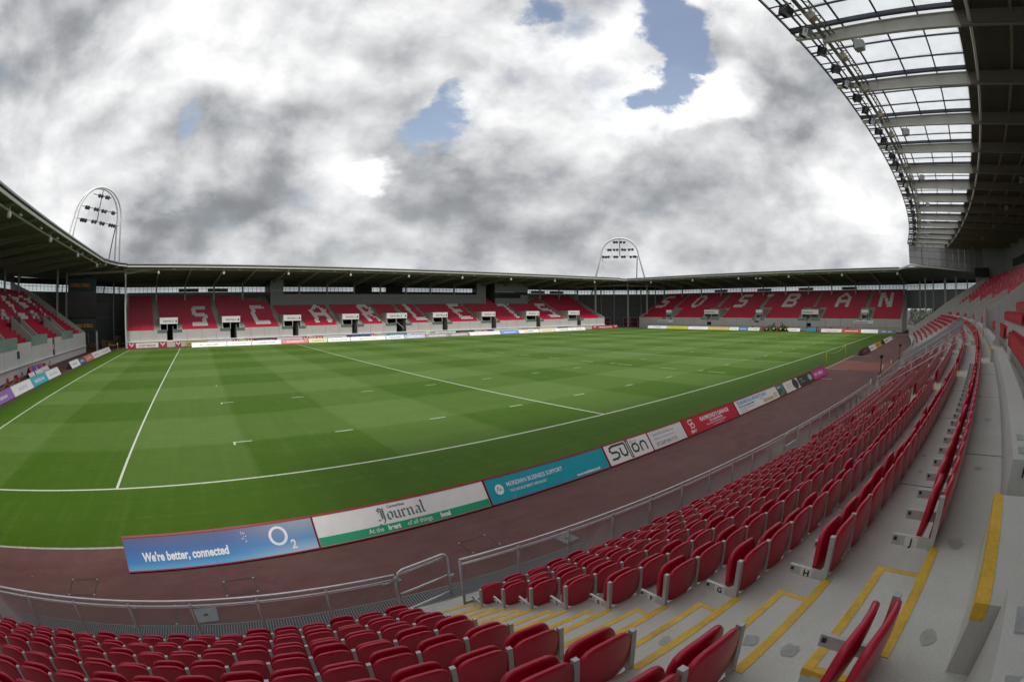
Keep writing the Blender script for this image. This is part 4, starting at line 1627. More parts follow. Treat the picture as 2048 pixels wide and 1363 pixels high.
# second grey box with its dark window
g0, g1 = XF(78.6), XF(89.0)
bx2 = empty('control_box', parent=fs)
gm = XF(86.6)
for a, b in ((g0, gm), (gm, g1)):
    zb = 7.05
    for z0, z1 in ((zb, 8.55), (10.15, 12.5)):
        fpanel(a, b, z0, z1, M_CLAD, d0=10.25 if a == g0 else 10.4, par=bx2)
fpanel(gm, g1, 8.55, 9.45, M_CLAD, d0=10.4, par=bx2)
fpanel(g0, gm, 8.55, 10.15, worn('dark_glazing', (0.02, 0.022, 0.025), 0.12), 'window', 10.32, par=bx2)
fpanel(gm, XF(88.3), 9.45, 10.15, worn('dark_glazing', (0.02, 0.022, 0.025), 0.12), 'window', 10.46, par=bx2)
m = MB()
m.wbox(W_far, g0, g0 + 0.12, 10.4, 17, 6.0, 12.4)
m.wbox(W_far, g1 - 0.12, g1, 10.55, 17, 6.0, 12.4)
m.build('box_side', M_CLAD_D, bx2)
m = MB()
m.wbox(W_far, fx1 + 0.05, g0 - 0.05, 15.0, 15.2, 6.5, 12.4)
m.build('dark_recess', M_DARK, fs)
# platform and a plywood-fronted kiosk beside the box
m = MB()
m.wbox(W_far, XF(16.5), XF(18.8), 14.8, 15.9, 8.0, 9.6)
m.build('plywood_booth', worn('plywood', (0.24, 0.15, 0.085), 0.7, 0, 0.15, 3), fs)
# name strips hung in the window band
for s in (XF(2.9), XF(9.8), XF(96.5), XF(103.0)):
    m = MB()
    m.wbox(W_far, s - 2.4, s + 2.4, 16.9, 17.0, 10.2, 10.95, 0, 2)
    o = m.build('name_strip', worn('grey_strip', (0.17, 0.16, 0.14), 0.6), fs)
    lettering('lettering', 'GRAVELLS', o, W_far(s - 1.6, 16.89, 10.4), 0.45, M_SIGNTXT, (PI / 2, 0, -s / R_FAR), 0.004, sx=1.1)

# ------------------------------------------------------------------ the end stand beyond the far goal line
es = thing('far_end_stand', 'straight grandstand behind the far goal line with six white seat letters', 'grandstand')
RISE_R, ZF_R = 0.36, 2.38
gaps_r = [(62.65, 59.13), (50.4, 43.73), (34.78, 30.99), (22.33, 15.62), (6.71, 2.69)]
aisles_r = [62.45, 48.1, 34.8, 19.6, 5.2]
SR0, SR1 = -4.6, 70.9
op_r = [(46.76, 48.03), (18.53, 19.69)]
wall_panels(W_right, es, SR0, SR1, op_r, 3.8, Z_FRONT + 0.1, 1)
sweep_terrace(W_right, es, SR0, SR1, 0, 20, RISE_R, ZF_R, 1)
m = MB()
m.wbox(W_right, SR0, SR1, -0.10, -0.001, 1.02, 1.08)
m.build('ledge', M_CONC, es)
for (b, a), c in zip(gaps_r, aisles_r):
    aisle_steps(W_right, es, c - 0.55, c + 0.55, 8, 19, RISE_R, ZF_R)
    big = b - a > 5
    aisle_steps(W_right, es, a + 0.05, a + 0.95, 0, 8, RISE_R, ZF_R)
    aisle_steps(W_right, es, b - 0.95, b - 0.05, 0, 8, RISE_R, ZF_R)
    m = MB()
    m.wbox(W_right, a + 0.9, b - 0.9, row_d(7), row_d(9), ZF_R + RISE_R * 7.2, ZF_R + RISE_R * 8 + 0.02)
    m.build('landing', M_AISLE, es)
for (b, a), o in ((gaps_r[1], op_r[0]), (gaps_r[3], op_r[1])):
    p, zs = passage(W_right, es, a + 1.1, b - 1.1, o[0], o[1], '', 5.0, 5.6)
    x, y, z = W_right(b - 1.45, 0.73, zs + 0.32)
    lettering('lettering', 'linktelecom', p, (x, y, z), 0.55, M_SIGNTXT, (PI / 2, 0, -PI / 2), 0.006, sx=1.05)
for b, a in (gaps_r[0], gaps_r[2], gaps_r[4]):
    c = (a + b) / 2
    p, zs = passage(W_right, es, c - 0.95, c + 0.95, c - 0.5, c + 0.5, '', 5.0, 5.6, True)
    m = MB()
    m.wbox(W_right, c - 0.6, c + 0.6, 0.9, 1.0, 3.75, 4.3)
    m.build('door_panel', worn('pale_blue_panel', (0.30, 0.42, 0.50), 0.5), p)
for s, z0, w in ((61.5, 1.45, 4.9), (4.85, 1.8, 4.9)):
    m = MB()
    m.wbox(W_right, s - w / 2, s + w / 2, -0.12, -0.05, z0, z0 + 0.8)
    o = m.build('name_board', M_WHITE, es)
    lettering('lettering', 'linktelecom', o, W_right(s + w / 2 - 0.25, -0.13, z0 + 0.2), 0.62, M_SIGNTXT, (PI / 2, 0, -PI / 2), 0.006, sx=1.12)
m = MB()
m.wbox(W_right, 32.7, 33.9, -0.15, -0.02, 1.95, 2.25)
m.build('vent', M_BLACK, es)
word_r = [('S10', 70.05), ('O', 57.9), ('S10', 43.2), ("'", 35.1), ('B', 29.0), ('A10', 13.95), ('N', 2.15)]
for i in range(20):
    for c in range(int((SR1 - SR0 - 0.6) / PITCH)):
        s = SR0 + 0.4 + (c + 0.5) * PITCH
        if s > SR1 - 0.5:
            continue
        skip = False
        for (b, a), al in zip(gaps_r, aisles_r):
            if i < 8 and a < s < b:
                skip = True
                if b - a > 5 and i == 7 and abs(s - (a + b) / 2) < 1.2:
                    skip = False
            if i >= 8 and abs(s - al) < 0.6:
                skip = True
        wh = 0
        if 8 <= i <= 17:
            for ch, sl in word_r:
                if ch == "'":
                    if i >= 16 and 33.4 < s < 35.2:
                        wh, skip = 1, False
                    continue
                g = GLY[ch]
                cc = int(math.floor((sl - s) / PITCH))
                if 0 <= cc < len(g[0]) and g[17 - i][cc] == '#':
                    wh = 1
        if skip:
            continue
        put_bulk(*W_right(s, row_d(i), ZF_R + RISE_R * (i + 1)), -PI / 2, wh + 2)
COLS_R = [-4.2 + 6.82 * k for k in range(12)]
zr_r = back_and_roof(W_right, es, SR0, SR1 + 2.5, COLS_R, 13.62, None, 0.0, 0.0, sn=8)
parapet(W_right, es, SR1 - 0.2, PR, M_CONC)
parapet(W_right, es, SR0 - 0.2, PR, M_CONC)
for s in (52.5, 38.0, 12.0, 25.0):
    m = MB()
    m.wbox(W_right, s - 2.2, s + 2.2, 16.9, 17.0, 10.2, 10.95)
    o = m.build('name_strip', worn('grey_strip', (0.17, 0.16, 0.14), 0.6), es)

# ------------------------------------------------------------------ the end stand behind the near goal line
ns = thing('near_end_stand', 'grandstand behind the near goal line, pale front wall and white seat patterns', 'grandstand')
RISE_L, ZF_L = 0.385, 2.30
SL0, SL1 = -12.0, 67.8
op_l = [(47.3, 48.4)]
gaps_l = [(15.0, 18.5), (27.0, 30.6), (39.3, 42.2), (53.2, 56.1)]
M_CONC_L = concrete('concrete_wall_pale', (0.60, 0.60, 0.585), 0.7, 0.14, 0.06, True, False)
_c = M_CONC
M_CONC = M_CONC_L
wall_panels(W_left, ns, SL0, SL1, op_l, 4.4, 3.1, 1)
M_CONC = _c
sweep_terrace(W_left, ns, SL0, SL1, 0, 18, RISE_L, ZF_L, 1)
m = MB()
m.wbox(W_left, SL0, SL1, -0.2, -0.001, 0.98, 1.06)
m.build('ledge', M_WHITE, ns)
for a, b in gaps_l:
    for e in (a, b - 0.18):
        m = MB()
        pr = [(0.25, 2.4), (0.25, 3.4), (0.6, 3.75), (3.6, 5.75), (3.6, 4.2)]
        n = len(pr)
        vs = [W_left(e, d, z) for d, z in pr] + [W_left(e + 0.18, d, z) for d, z in pr]
        m.add(vs, [tuple(range(n)), tuple(range(n, 2 * n))[::-1]] + [(i, i + n, (i + 1) % n + n, (i + 1) % n) for i in range(n)])
        m.build('passage_wall', M_CONC_K, ns)
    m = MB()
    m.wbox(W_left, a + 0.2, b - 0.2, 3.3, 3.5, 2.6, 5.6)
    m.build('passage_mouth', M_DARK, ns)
    m = MB()
    m.wbox(W_left, a + 0.7, b - 1.2, 3.2, 3.29, 4.9, 5.5)
    m.build('exit_sign', worn('navy_sign', (0.03, 0.045, 0.09), 0.5), ns)
    m = MB()
    m.wbox(W_left, b - 0.5, b - 0.2, 0.12, 0.2, 3.2, 3.75)
    m.build('sign_plate', worn('navy_sign', (0.03, 0.045, 0.09), 0.5), ns)
    m = MB()
    m.wbox(W_left, a - 1.2, b + 2.6, -0.06, -0.03, 2.65, 3.7)
    m.build('glass_guard', M_GLASS_G, ns)
    c = (a + b) / 2
    aisle_steps(W_left, ns, c + 0.1, c + 1.1, 5, 17, RISE_L, ZF_L)
    for o in (0.0, 1.2):
        m = MB()
        for zo in (0.5, 0.95):
            m.tube([W_left(c + o, row_d(4), ZF_L + RISE_L * 5 + zo), W_left(c + o, row_d(7), ZF_L + RISE_L * 8 + zo)], 0.03, 5)
        for q in (4, 5.5, 7):
            m.tube([W_left(c + o, row_d(q), ZF_L + RISE_L * (q + 1) - .1), W_left(c + o, row_d(q), ZF_L + RISE_L * (q + 1) + 0.95)], 0.025, 5)
        m.build('handrail', M_STEEL, ns)
MASK_L = {16: [(144, 146)], 15: [(120, 122), (130, 135), (141, 149)], 14: [(109, 114), (120, 127), (132, 140)], 13: [(107, 110), (118, 123), (133, 138)],
          12: [(107, 111), (120, 127), (135, 138)], 11: [(106, 111), (120, 126), (135, 136)], 10: [(106, 108), (117, 120), (135, 137)],
          9: [(93, 96), (104, 106), (120, 124), (133, 134)], 8: [(89, 94), (104, 111), (118, 124), (132, 134)], 7: [(87, 93), (103, 110), (115, 122), (131, 132)]}
for i in range(18):
    for c in range(-26, 150):
        s = 0.25 + PITCH * c
        if s < SL0 + .5 or s > SL1 - 0.9:
            continue
        if any((a - .05 < s < b + .05) and i < 5 for a, b in gaps_l):
            continue
        if any(abs(s - (a + b) / 2 - 0.6) < 0.55 and i >= 5 for a, b in gaps_l):
            continue
        wh = any(p <= c < q for p, q in MASK_L.get(i, ()))
        p = W_left(s, row_d(i), ZF_L + RISE_L * (i + 1))
        px, py, dist = project(p)
        if px < -60:
            continue
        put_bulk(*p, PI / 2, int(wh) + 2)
COLS_L = [56.3 + 6.8 * k for k in range(-9, 2)]
_c = M_CONC
back_and_roof(W_left, ns, SL0, SL1 + 2.1, COLS_L, 13.9, None, 0, 0, sn=6, z_back=12.3)
parapet(W_left, ns, SL1 - 0.2, [(-0.02, -0.02), (-0.02, 3.1), (7, 7.1), (11.4, 9.4), (17.2, 11.4), (17.2, -0.02)], M_CONC_L)
m = MB()
m.wbox(W_left, 33.0, 33.8, -0.05, -0.01, 1.75, 2.4)
m.build('wall_plate', worn('navy_sign', (0.03, 0.045, 0.09), 0.5), ns)

# all the far seats in one mesh
arr = np.array(bulk)
nV, nF = len(LO_V), len(LO_F)
N = len(arr)
cr_, sr_ = np.cos(arr[:, 3]), np.sin(arr[:, 3])
V = np.empty((N, nV, 3))
V[:, :, 0] = arr[:, 0:1] + LO_V[None, :, 0] * cr_[:, None] - LO_V[None, :, 1] * sr_[:, None]
V[:, :, 1] = arr[:, 1:2] + LO_V[None, :, 0] * sr_[:, None] + LO_V[None, :, 1] * cr_[:, None]
V[:, :, 2] = arr[:, 2:3] + LO_V[None, :, 2]
Fc = (LO_F[None] + (np.arange(N) * nV)[:, None, None]).reshape(-1, 4)
me = bpy.data.meshes.new('seat_rows')
me.vertices.add(N * nV)
me.vertices.foreach_set('co', V.reshape(-1))
me.loops.add(len(Fc) * 4)
me.loops.foreach_set('vertex_index', Fc.reshape(-1).astype(np.int32))
me.polygons.add(len(Fc))
me.polygons.foreach_set('loop_start', (np.arange(len(Fc)) * 4).astype(np.int32))
me.polygons.foreach_set('loop_total', np.full(len(Fc), 4, np.int32))
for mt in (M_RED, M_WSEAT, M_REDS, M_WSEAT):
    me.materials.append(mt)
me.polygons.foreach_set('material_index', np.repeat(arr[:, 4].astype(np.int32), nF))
me.polygons.foreach_set('use_smooth', np.zeros(len(Fc), bool))
me.update(calc_edges=True)
me.validate()
so = bpy.data.objects.new('seat_rows', me)
COL.objects.link(so)
tag(so, 'thousands of further red and white tip-up seats filling the stands', kind='stuff')

# ------------------------------------------------------------------ corner enclosures
def flat_panel_wall(parent, p0, p1, zs, n, mat, name='cladding_panel', t=0.12, gap=0.03):
    p0, p1 = Vector((*p0, 0)), Vector((*p1, 0))
    d = (p1 - p0).normalized()
    nrm = Vector((d.y, -d.x, 0)) * t
    L = (p1 - p0).length
    m = MB()
    q0, q1 = p0 - nrm * 1.5, p1 - nrm * 1.5
    m.bar((q0.x, q0.y, (zs[0] + zs[-1]) / 2), (q1.x, q1.y, (zs[0] + zs[-1]) / 2), 0.06, zs[-1] - zs[0])
    m.build('backing_sheet', worn('backing_grey', (0.30, 0.31, 0.32), 0.6), parent)
    for k in range(n):
        a, b = p0 + d * (L * k / n + gap), p0 + d * (L * (k + 1) / n - gap)
        for z0, z1 in zip(zs, zs[1:]):
            m = MB()
            z = lambda p, q: (p.x, p.y, q)
            m.hexa([z(a, z0 + gap), z(b, z0 + gap), z(b - nrm, z0 + gap), z(a - nrm, z0 + gap), z(a, z1 - gap), z(b, z1 - gap), z(b - nrm, z1 - gap), z(a - nrm, z1 - gap)])
            m.build(name, mat, parent)
def window_strip(parent, p0, p1, z0, z1):
    p0, p1 = Vector((*p0, 0)), Vector((*p1, 0))
    L = (p1 - p0).length
    d = (p1 - p0) / L
    m = MB()
    m.bar((p0.x, p0.y, (z0 + z1) / 2), (p1.x, p1.y, (z0 + z1) / 2), 0.03, z1 - z0)
    w = m.build('window_band', M_CLEAR, parent)
    m = MB()
    k = 0.0
    while k < L:
        q = p0 + d * k
        m.bar((q.x, q.y, z0), (q.x, q.y, z1), 0.07, 0.07, (1, 0, 0))
        k += 1.0
    m.bar((p0.x, p0.y, z1 - 0.35), (p1.x, p1.y, z1 - 0.35), 0.08, 0.07)
    tag(m.build('window_mullion', M_CLAD_D, w), kind='stuff')
def post(parent, x, y, z0, z1, r=0.15, name='column', mat=None):
    m = MB()
    m.box((x - r, y - r, z0), (x + r, y + r, z1))
    return m.build(name, mat or M_COLUMN, parent)

def sheet(m, pts_lo, th=0.26, mi=0):
    n = len(pts_lo)
    vs = list(pts_lo) + [(x, y, z + th) for x, y, z in pts_lo]
    m.add(vs, [tuple(range(n))[::-1], tuple(range(n, 2 * n))] + [(i, (i + 1) % n, (i + 1) % n + n, i + n) for i in range(n)], mi)

# between the opposite stand and the far end stand
cr1 = thing('corner_enclosure', 'dark clad corner between the opposite stand and the far end stand, with red doors', 'building')
A1 = W_far(SF1 + 2.4, 17.2, 0)[:2]
B1 = (135.0, 73.0)
flat_panel_wall(cr1, A1, B1, [0.0, 2.75, 5.3, 7.85, 10.05], 7, M_CLAD_D)
window_strip(cr1, A1, B1, 10.1, 11.25)
m = MB()
m.bar((*A1, 11.75), (*B1, 11.75), 0.16, 1.0)
m.build('head_wall', M_DARK, cr1)
for x, y, z1 in ((112.6, 83.2, 12.6), (117.6, 74.8, 12.6), (120.6, 69.9, 12.6), (108.4, 79.6, 12.8)):
    post(cr1, x, y, 0, z1, 0.14)
dv = (Vector((*B1, 0)) - Vector((*A1, 0))).normalized()
for q in (0.28, 0.42, 0.58, 0.72, 0.88):
    p = Vector((*A1, 0)) + dv * (Vector((*B1, 0)) - Vector((*A1, 0))).length * q + Vector((-0.3, -0.3, 0))
    post(cr1, p.x, p.y, 0, 12.0, 0.13, 'rail_post')
M_DOOR = worn('dark_red_door', (0.16, 0.012, 0.022), 0.5)
for q in (0.30, 0.50, 0.57):
    p = Vector((*A1, 0)) + dv * 33.0 * q + Vector((-0.25, -0.25, 0))
    m = MB()
    h = 1.15
    a, b = p - dv * h, p + dv * h
    m.bar((a.x, a.y, 1.25), (b.x, b.y, 1.25), 0.1, 2.5)
    d = m.build('door', M_DOOR, cr1)
    m = MB()
    for c in (a, b):
        m.bar((c.x - .05, c.y - .05, 0), (c.x - .05, c.y - .05, 2.7), 0.16, 0.16, (1, 0, 0))
    m.bar((a.x - .05, a.y - .05, 2.62), (b.x - .05, b.y - .05, 2.62), 0.16, 0.16)
    m.bar((a.x - .06, a.y - .06, 1.3), (b.x - .06, b.y - .06, 1.3), 0.06, 0.07)
    m.build('door_frame', M_CLAD_L, d)
ev = [W_far(SF1 + 2.0, -3.9, 13.62), (110.6, 72.6, 13.62), (113.2, 72.3, 13.62), (114.05, 72.0, 13.68)]
m = MB()
sheet(m, [ev[0], ev[1], ev[2], ev[3], (135.8, 73.2, 12.06), (A1[0] + 0.4, A1[1] + 0.6, 12.06)], 0.34)
m.build('roof_deck', M_SOFFIT, cr1)
m = MB()
for p, q in zip(ev, ev[1:]):
    m.bar((p[0], p[1], p[2] - 0.02), (q[0], q[1], q[2] - 0.02), 0.18, 0.24, mi=0)
    m.bar((p[0], p[1], p[2] + 0.21), (q[0], q[1], q[2] + 0.21), 0.12, 0.2, mi=1)
    m.bar((p[0], p[1], p[2] + 0.39), (q[0], q[1], q[2] + 0.39), 0.4, 0.14, mi=2)
m.build('fascia', [M_CREAM, M_DARK, worn('gutter_grey', (0.36, 0.37, 0.38), 0.4, 0.5)], cr1)
for a, b in (((109.5, 75.0, 12.95), (121.5, 85.5, 11.4)), ((114.4, 72.4, 13.0), (127.0, 80.0, 11.5)), ((112.6, 83.2, 12.2), (117.6, 74.8, 12.5)), ((112.6, 83.2, 12.2), (106.0, 88.0, 12.0)), ((117.6, 74.8, 12.3), (126.5, 70.6, 12.1))):
    m = MB()
    m.bar(a, b, 0.14, 0.42)
    m.build('roof_beam', M_RAF_F, cr1)

# between the near end stand and the opposite stand, with the scoreboard
cr2 = thing('corner_enclosure', 'dark clad corner behind the scoreboard beside the opposite stand', 'building')
A2 = W_far(SF0 - 0.3, 17.2, 0)[:2]
B2 = (-36.0, 70.0)
flat_panel_wall(cr2, B2, A2, [0.0, 2.75, 5.3, 7.85, 10.05], 7, M_CLAD_D)
window_strip(cr2, B2, A2, 10.1, 11.25)
m = MB()
m.bar((*A2, 11.75), (*B2, 11.75), 0.16, 1.0)
m.build('head_wall', M_DARK, cr2)
post(cr2, -11.35, 74.6, 0, 13.4, 0.14)
post(cr2, -24.0, 72.6, 0, 12.9, 0.13)
post(cr2, -24.4, 61.5 + 6, 3.0, 12.9, 0.16)
post(cr2, -16.6, 69.8, 0, 3.2, 0.16)
post(cr2, -19.8, 71.0, 0, 3.2, 0.10)
d2 = (Vector((*A2, 0)) - Vector((*B2, 0)))
for q in (0.35, 0.62, 0.86):
    p = Vector((*B2, 0)) + d2 * q + Vector((0.3, -0.3, 0))
    post(cr2, p.x, p.y, 0, 12.0, 0.12, 'rail_post')
ev2 = [(-14.5, 66.9, 13.98), (-13.9, 68.6, 13.9), (-12.5, 70.8, 13.75), (-10.8, 71.9, 13.66), W_far(SF0 - 0.5, -3.95, 13.62)]
m = MB()
sheet(m, [(-14.4, 66.8, 13.98), (-36.3, 66.8, 12.4), (-36.3, 70.2, 12.35), (A2[0] - 0.5, A2[1] + 0.6, 12.06), ev2[4], ev2[3], ev2[2], ev2[1]], 0.34)
m.build('roof_deck', M_SOFFIT, cr2)
m = MB()
for p, q in zip(ev2, ev2[1:]):
    m.bar((p[0], p[1], p[2] - 0.02), (q[0], q[1], q[2] - 0.02), 0.18, 0.24, mi=0)
    m.bar((p[0], p[1], p[2] + 0.21), (q[0], q[1], q[2] + 0.21), 0.12, 0.2, mi=1)
    m.bar((p[0], p[1], p[2] + 0.39), (q[0], q[1], q[2] + 0.39), 0.4, 0.14, mi=2)
m.build('fascia', [M_CREAM, M_DARK, worn('gutter_grey', (0.36, 0.37, 0.38), 0.4, 0.5)], cr2)
for a, b in (((-12.6, 71.0, 13.4), (-24.5, 82.0, 11.9)), ((-24.0, 72.6, 12.5), (-11.35, 74.6, 13.0)), ((-24.0, 72.6, 12.5), (-14.2, 67.4, 13.5)), ((-11.35, 74.6, 13.0), (-4.5, 76.5, 13.0)), ((-11.35, 74.6, 12.6), (-4.9, 73.9, 13.35))):
    m = MB()
    m.bar(a, b, 0.14, 0.36)
    m.build('roof_beam', M_RAF_F, cr2)

sb = thing('scoreboard', 'tall scoreboard hanging in the corner, green name panels above and below its black screen', 'scoreboard')
P0, P1 = Vector((-23.9, 73.4, 0)), Vector((-17.85, 75.0, 0))
du = (P1 - P0).normalized()
nb = Vector((du.y, -du.x, 0))
ang = math.atan2(du.y, du.x)
def sbpanel(name, z0, z1, mat, off=0.0, x0=0.0, x1=6.25):
    m = MB()
    a, b = P0 + du * x0 + nb * off, P0 + du * x1 + nb * off
    m.bar((a.x, a.y, (z0 + z1) / 2), (b.x, b.y, (z0 + z1) / 2), 0.3, z1 - z0)
    return m.build(name, mat, sb)
M_GREEN_D = worn('dark_green_panel', (0.018, 0.045, 0.040), 0.45)
M_ORANGE = print_mat((0.85, 0.30, 0.04))
sbpanel('housing', 2.9, 12.0, M_BLACK, -0.4)
t1 = sbpanel('name_panel', 9.85, 11.9, M_GREEN_D)
sbpanel('screen', 5.35, 9.8, worn('dark_screen', (0.004, 0.004, 0.005), 0.25))
t2 = sbpanel('name_panel', 3.0, 5.2, M_GREEN_D)
for par, z, x in ((t1, 10.5, 0.55), (t2, 3.75, 1.2)):
    p = P0 + du * x + nb * 0.17
    lettering('lettering', 'DYFED STEELS', par, (p.x, p.y, z), 0.78, M_ORANGE, (PI / 2, 0, ang), 0.018, sx=0.86)
# clutter stacked at the foot of the scoreboard
M_CARD = worn('cardboard_brown', (0.20, 0.125, 0.07), 0.85, 0, 0.12)
for k, (x, y, w_, h_, col) in enumerate(((-19.6, 80.5, 1.6, 1.0, 0), (-17.8, 81.5, 1.2, 1.3, 0), (-16.4, 82.0, 1.9, 1.1, 0), (-14.6, 82.5, 1.5, 1.9, 0), (-20.8, 79.2, 1.0, 0.8, 0), (-15.8, 80.6, 1.2, 0.7, 0))):
    words_ = ('longest', 'narrow', 'wide low', 'tallest', 'smallest', 'flat')
    c = thing('storage_crate', '%s brown crate in the pile under the scoreboard' % words_[k], 'crate', (x, y, 0), 0.4 * k, 'brown crates piled under the scoreboard')
    m = MB()
    m.box((-w_ / 2, -0.5, 0.02), (w_ / 2, 0.5, h_ - 0.06))
    m.build('body', M_CARD, c)
    m = MB()
    m.box((-w_ / 2 - 0.03, -0.53, h_ - 0.06), (w_ / 2 + 0.03, 0.53, h_))
    m.build('lid', M_CARD, c)

# wall and gap beyond the end stand: dark cladding, posts, a strip of green showing at the foot
cr3 = thing('corner_enclosure', 'dark clad screen with a gap to the greenery beside the near stand', 'building')
A3, B3 = (135.25, -4.62), (128.5, -30.0)
flat_panel_wall(cr3, B3, A3, [5.3, 7.85, 10.0], 6, M_CLAD_D)
flat_panel_wall(cr3, B3, (131.6, -18.6), [0, 2.75, 5.3], 3, M_CLAD_D)
flat_panel_wall(cr3, (133.4, -11.9), (133.0, -13.0), [0, 2.75, 5.3], 1, M_CLAD_D)
flat_panel_wall(cr3, (131.6, -18.6), (133.0, -13.0), [0, 2.75, 5.3], 2, M_CLAD_D)
window_strip(cr3, B3, A3, 10.1, 11.3)
m = MB()
m.bar((*A3, 11.8), (*B3, 11.8), 0.16, 0.9)
m.build('head_wall', M_DARK, cr3)
for x, y, z1 in ((126.0, -10.4, 13.0), (126.0, -15.9, 13.3), (124, -18.7, 13.3), (131.5, -8.6, 12.0), (130.5, -12.4, 12.0), (130.6, -15.6, 12.0), (129.0, -22.0, 12)):
    post(cr3, x, y, 0, z1, 0.17)
m = MB()
sheet(m, [(114.1, -4.4, 13.66), (135.6, -4.4, 12.1), (128.6, -30.5, 12.1), (113.5, -26.0, 12.9), (109.5, -12.0, 13.5)], 0.34)
m.build('roof_deck', M_SOFFIT, cr3)
m = MB()
m.bar((114.0, -4.6, 13.62), (108.2, -8.0, 14.0), 0.2, 0.36)
m.bar((108.2, -8.0, 14.0), (107.5, -26, 12.2), 0.2, 0.36)
m.build('fascia', M_CREAM, cr3)
tv = thing('screen', 'black television screen mounted at the top corner of the near stand', 'television', W_own(S_END - 0.9, 16.2, 0))
m = MB()
m.box((-0.1, -1.9, 11.3), (0.12, 1.5, 13.05))
m.build('panel', worn('dark_screen', (0.004, 0.004, 0.005), 0.25), tv)
m = MB()
m.box((0.121, -0.2, 12.0), (0.9, 0.1, 12.3))
m.build('wall_arm', M_DARK, tv)

# greenery seen through the gap
def leaf_mat(name, a, b):
    t = NT(name, 0.7, 0, 0.2)
    oi = t.n('ShaderNodeNewGeometry').outputs['Random Per Island']
    t.color(t.ramp(oi, ((0.0, a), (1.0, b))))
    return t.m
M_LEAF = leaf_mat('leaf_green', (0.030, 0.060, 0.012), (0.085, 0.130, 0.030))
M_BARK = worn('bark', (0.08, 0.06, 0.045), 0.9)
def bush(x, y, h, r, label):
    t = thing('shrub', label, 'shrub', (x, y, -0.06), random.uniform(0, 6), 'shrubs behind the dark screen')
    m = MB()
    for k in range(5):
        a = 2 * PI * k / 5
        m.tube([(0.1 * math.cos(a), 0.1 * math.sin(a), 0), (r * .5 * math.cos(a), r * .5 * math.sin(a), h * .6)], [0.06, 0.02], 5)
    m.build('stem', M_BARK, t)
    m = MB()
    for k in range(1100):
        u = rng.normal(size=3)
        u /= np.linalg.norm(u)
        rr = rng.uniform(0.55, 1.0) ** 0.6 * (1 + 0.22 * math.sin(5 * u[0] + x) * math.cos(4 * u[2] + y))
        p = Vector((u[0] * r * rr, u[1] * r * rr, h * 0.52 + u[2] * h * 0.5 * rr))
        if p.z < 0.1:
            continue
        a = Vector(rng.normal(size=3)).normalized() * 0.16
        b = Vector(rng.normal(size=3)).normalized() * 0.12
        m.add([p - a, p + b, p + a, p - b], ((0, 1, 2, 3),))
    m.build('foliage', M_LEAF, t)
for k, (x, y, h, r) in enumerate(((141, -7.0, 6.0, 2.6), (144, -11.5, 7.5, 3.4), (139, -10.4, 3.6, 2.0), (150, -8.0, 8.0, 4.0), (147, -15.5, 7.0, 3.5))):
    bush(x, y, h, r, ('tall shrub close behind the gap', 'broad shrub in the middle of the gap', 'low shrub at the foot of the gap', 'tree-high shrub furthest behind the gap', 'round shrub beside the dark screen')[k])

# ------------------------------------------------------------------ floodlight masts
M_TUBE = worn('white_steel_tube', (0.80, 0.81, 0.81), 0.4, 0, 0.03)
M_TUBE_D = worn('dark_stay', (0.10, 0.10, 0.13), 0.5, 0.3)
def lamp_mesh(r=0.5):
    m = MB()
    m.lathe([(0.0, 0.0), (r * .45, 0.02), (r * .8, r * .45), (r, r * .9), (r * .98, r * .95), (r * .2, r * .8)], (0, 0, 0), 10)
    return m.mesh('floodlight', worn('lamp_housing_grey', (0.16, 0.18, 0.185), 0.4, 0.4))
me_lamp = lamp_mesh()
LEAN_M = 4.7
def mast(label, c, half, top, zs, rz, span, lamps):
    t = thing('floodlight_mast', label, 'floodlight mast', (c[0], c[1], 0), rz, 'arched floodlight masts behind the roofs')
    lean = lambda p: (p[0], p[1] - LEAN_M * (p[2] / top) ** 1.3, p[2])
    # two parallel bent tubes, legs spreading to the ground
    for off in (-0.9, 0.9):
        pts = []
        zk = zs[-1]
        wk = span[-1]
        pts.append((-half, off * 1.6, 0))
        pts.append((-wk - 0.2, off, zk - 0.3))
        n = 18
        hh = top - zk
        for k in range(n + 1):
            a = PI - PI * k / n
            pts.append((math.copysign(abs(math.cos(a)) ** 0.92, math.cos(a)) * wk, off * (1 - 0.35 * math.sin(a)), zk + math.sin(a) * hh))
        pts.append((wk + 0.2, off, zk - 0.3))
        pts.append((half, off * 1.6, 0))
        m = MB()
        m.tube([lean(p) for p in pts], 0.24, 8)
        m.build('arch_tube', M_TUBE, t)
    for z, w_, groups in zip(zs, span, lamps):
        m = MB()
        m.tube([lean((-w_, 0, z)), lean((w_, 0, z))], 0.16, 6)
        m.build('cross_beam', M_TUBE, t)
        for g in groups:
            o = mesh_obj('floodlight', me_lamp, t, lean((g, -0.25, z - 0.15)), (R_(115) + random.uniform(-.15, .15), 0, random.uniform(-.5, .5)))
    m = MB()
    m.tube([lean((0, 0.3, zs[-1])), lean((0, 0.3, top - 0.3))], 0.13, 6)
    m.build('ladder_mast', M_TUBE_D, t)
    for sx, mt in ((-1, M_TUBE), (1, M_TUBE_D)):
        m = MB()
        m.tube([lean((sx * span[-1] * 0.93, 0.5, zs[-1])), (sx * (span[-1] * 0.8), 3.0, 0)], 0.17, 6)
        m.build('stay', mt, t)
    for k in (-0.45, 0.45):
        m = MB()
        m.tube([lean((k * span[-1], 0.2, zs[-1])), lean((k * span[-1], 0.2, zs[0] + 0.2))], 0.035, 4)
        m.build('drop_rod', M_TUBE, t)
    return t
rzR = math.atan2(80.75 - 96.53, 137.47 - 124.47)
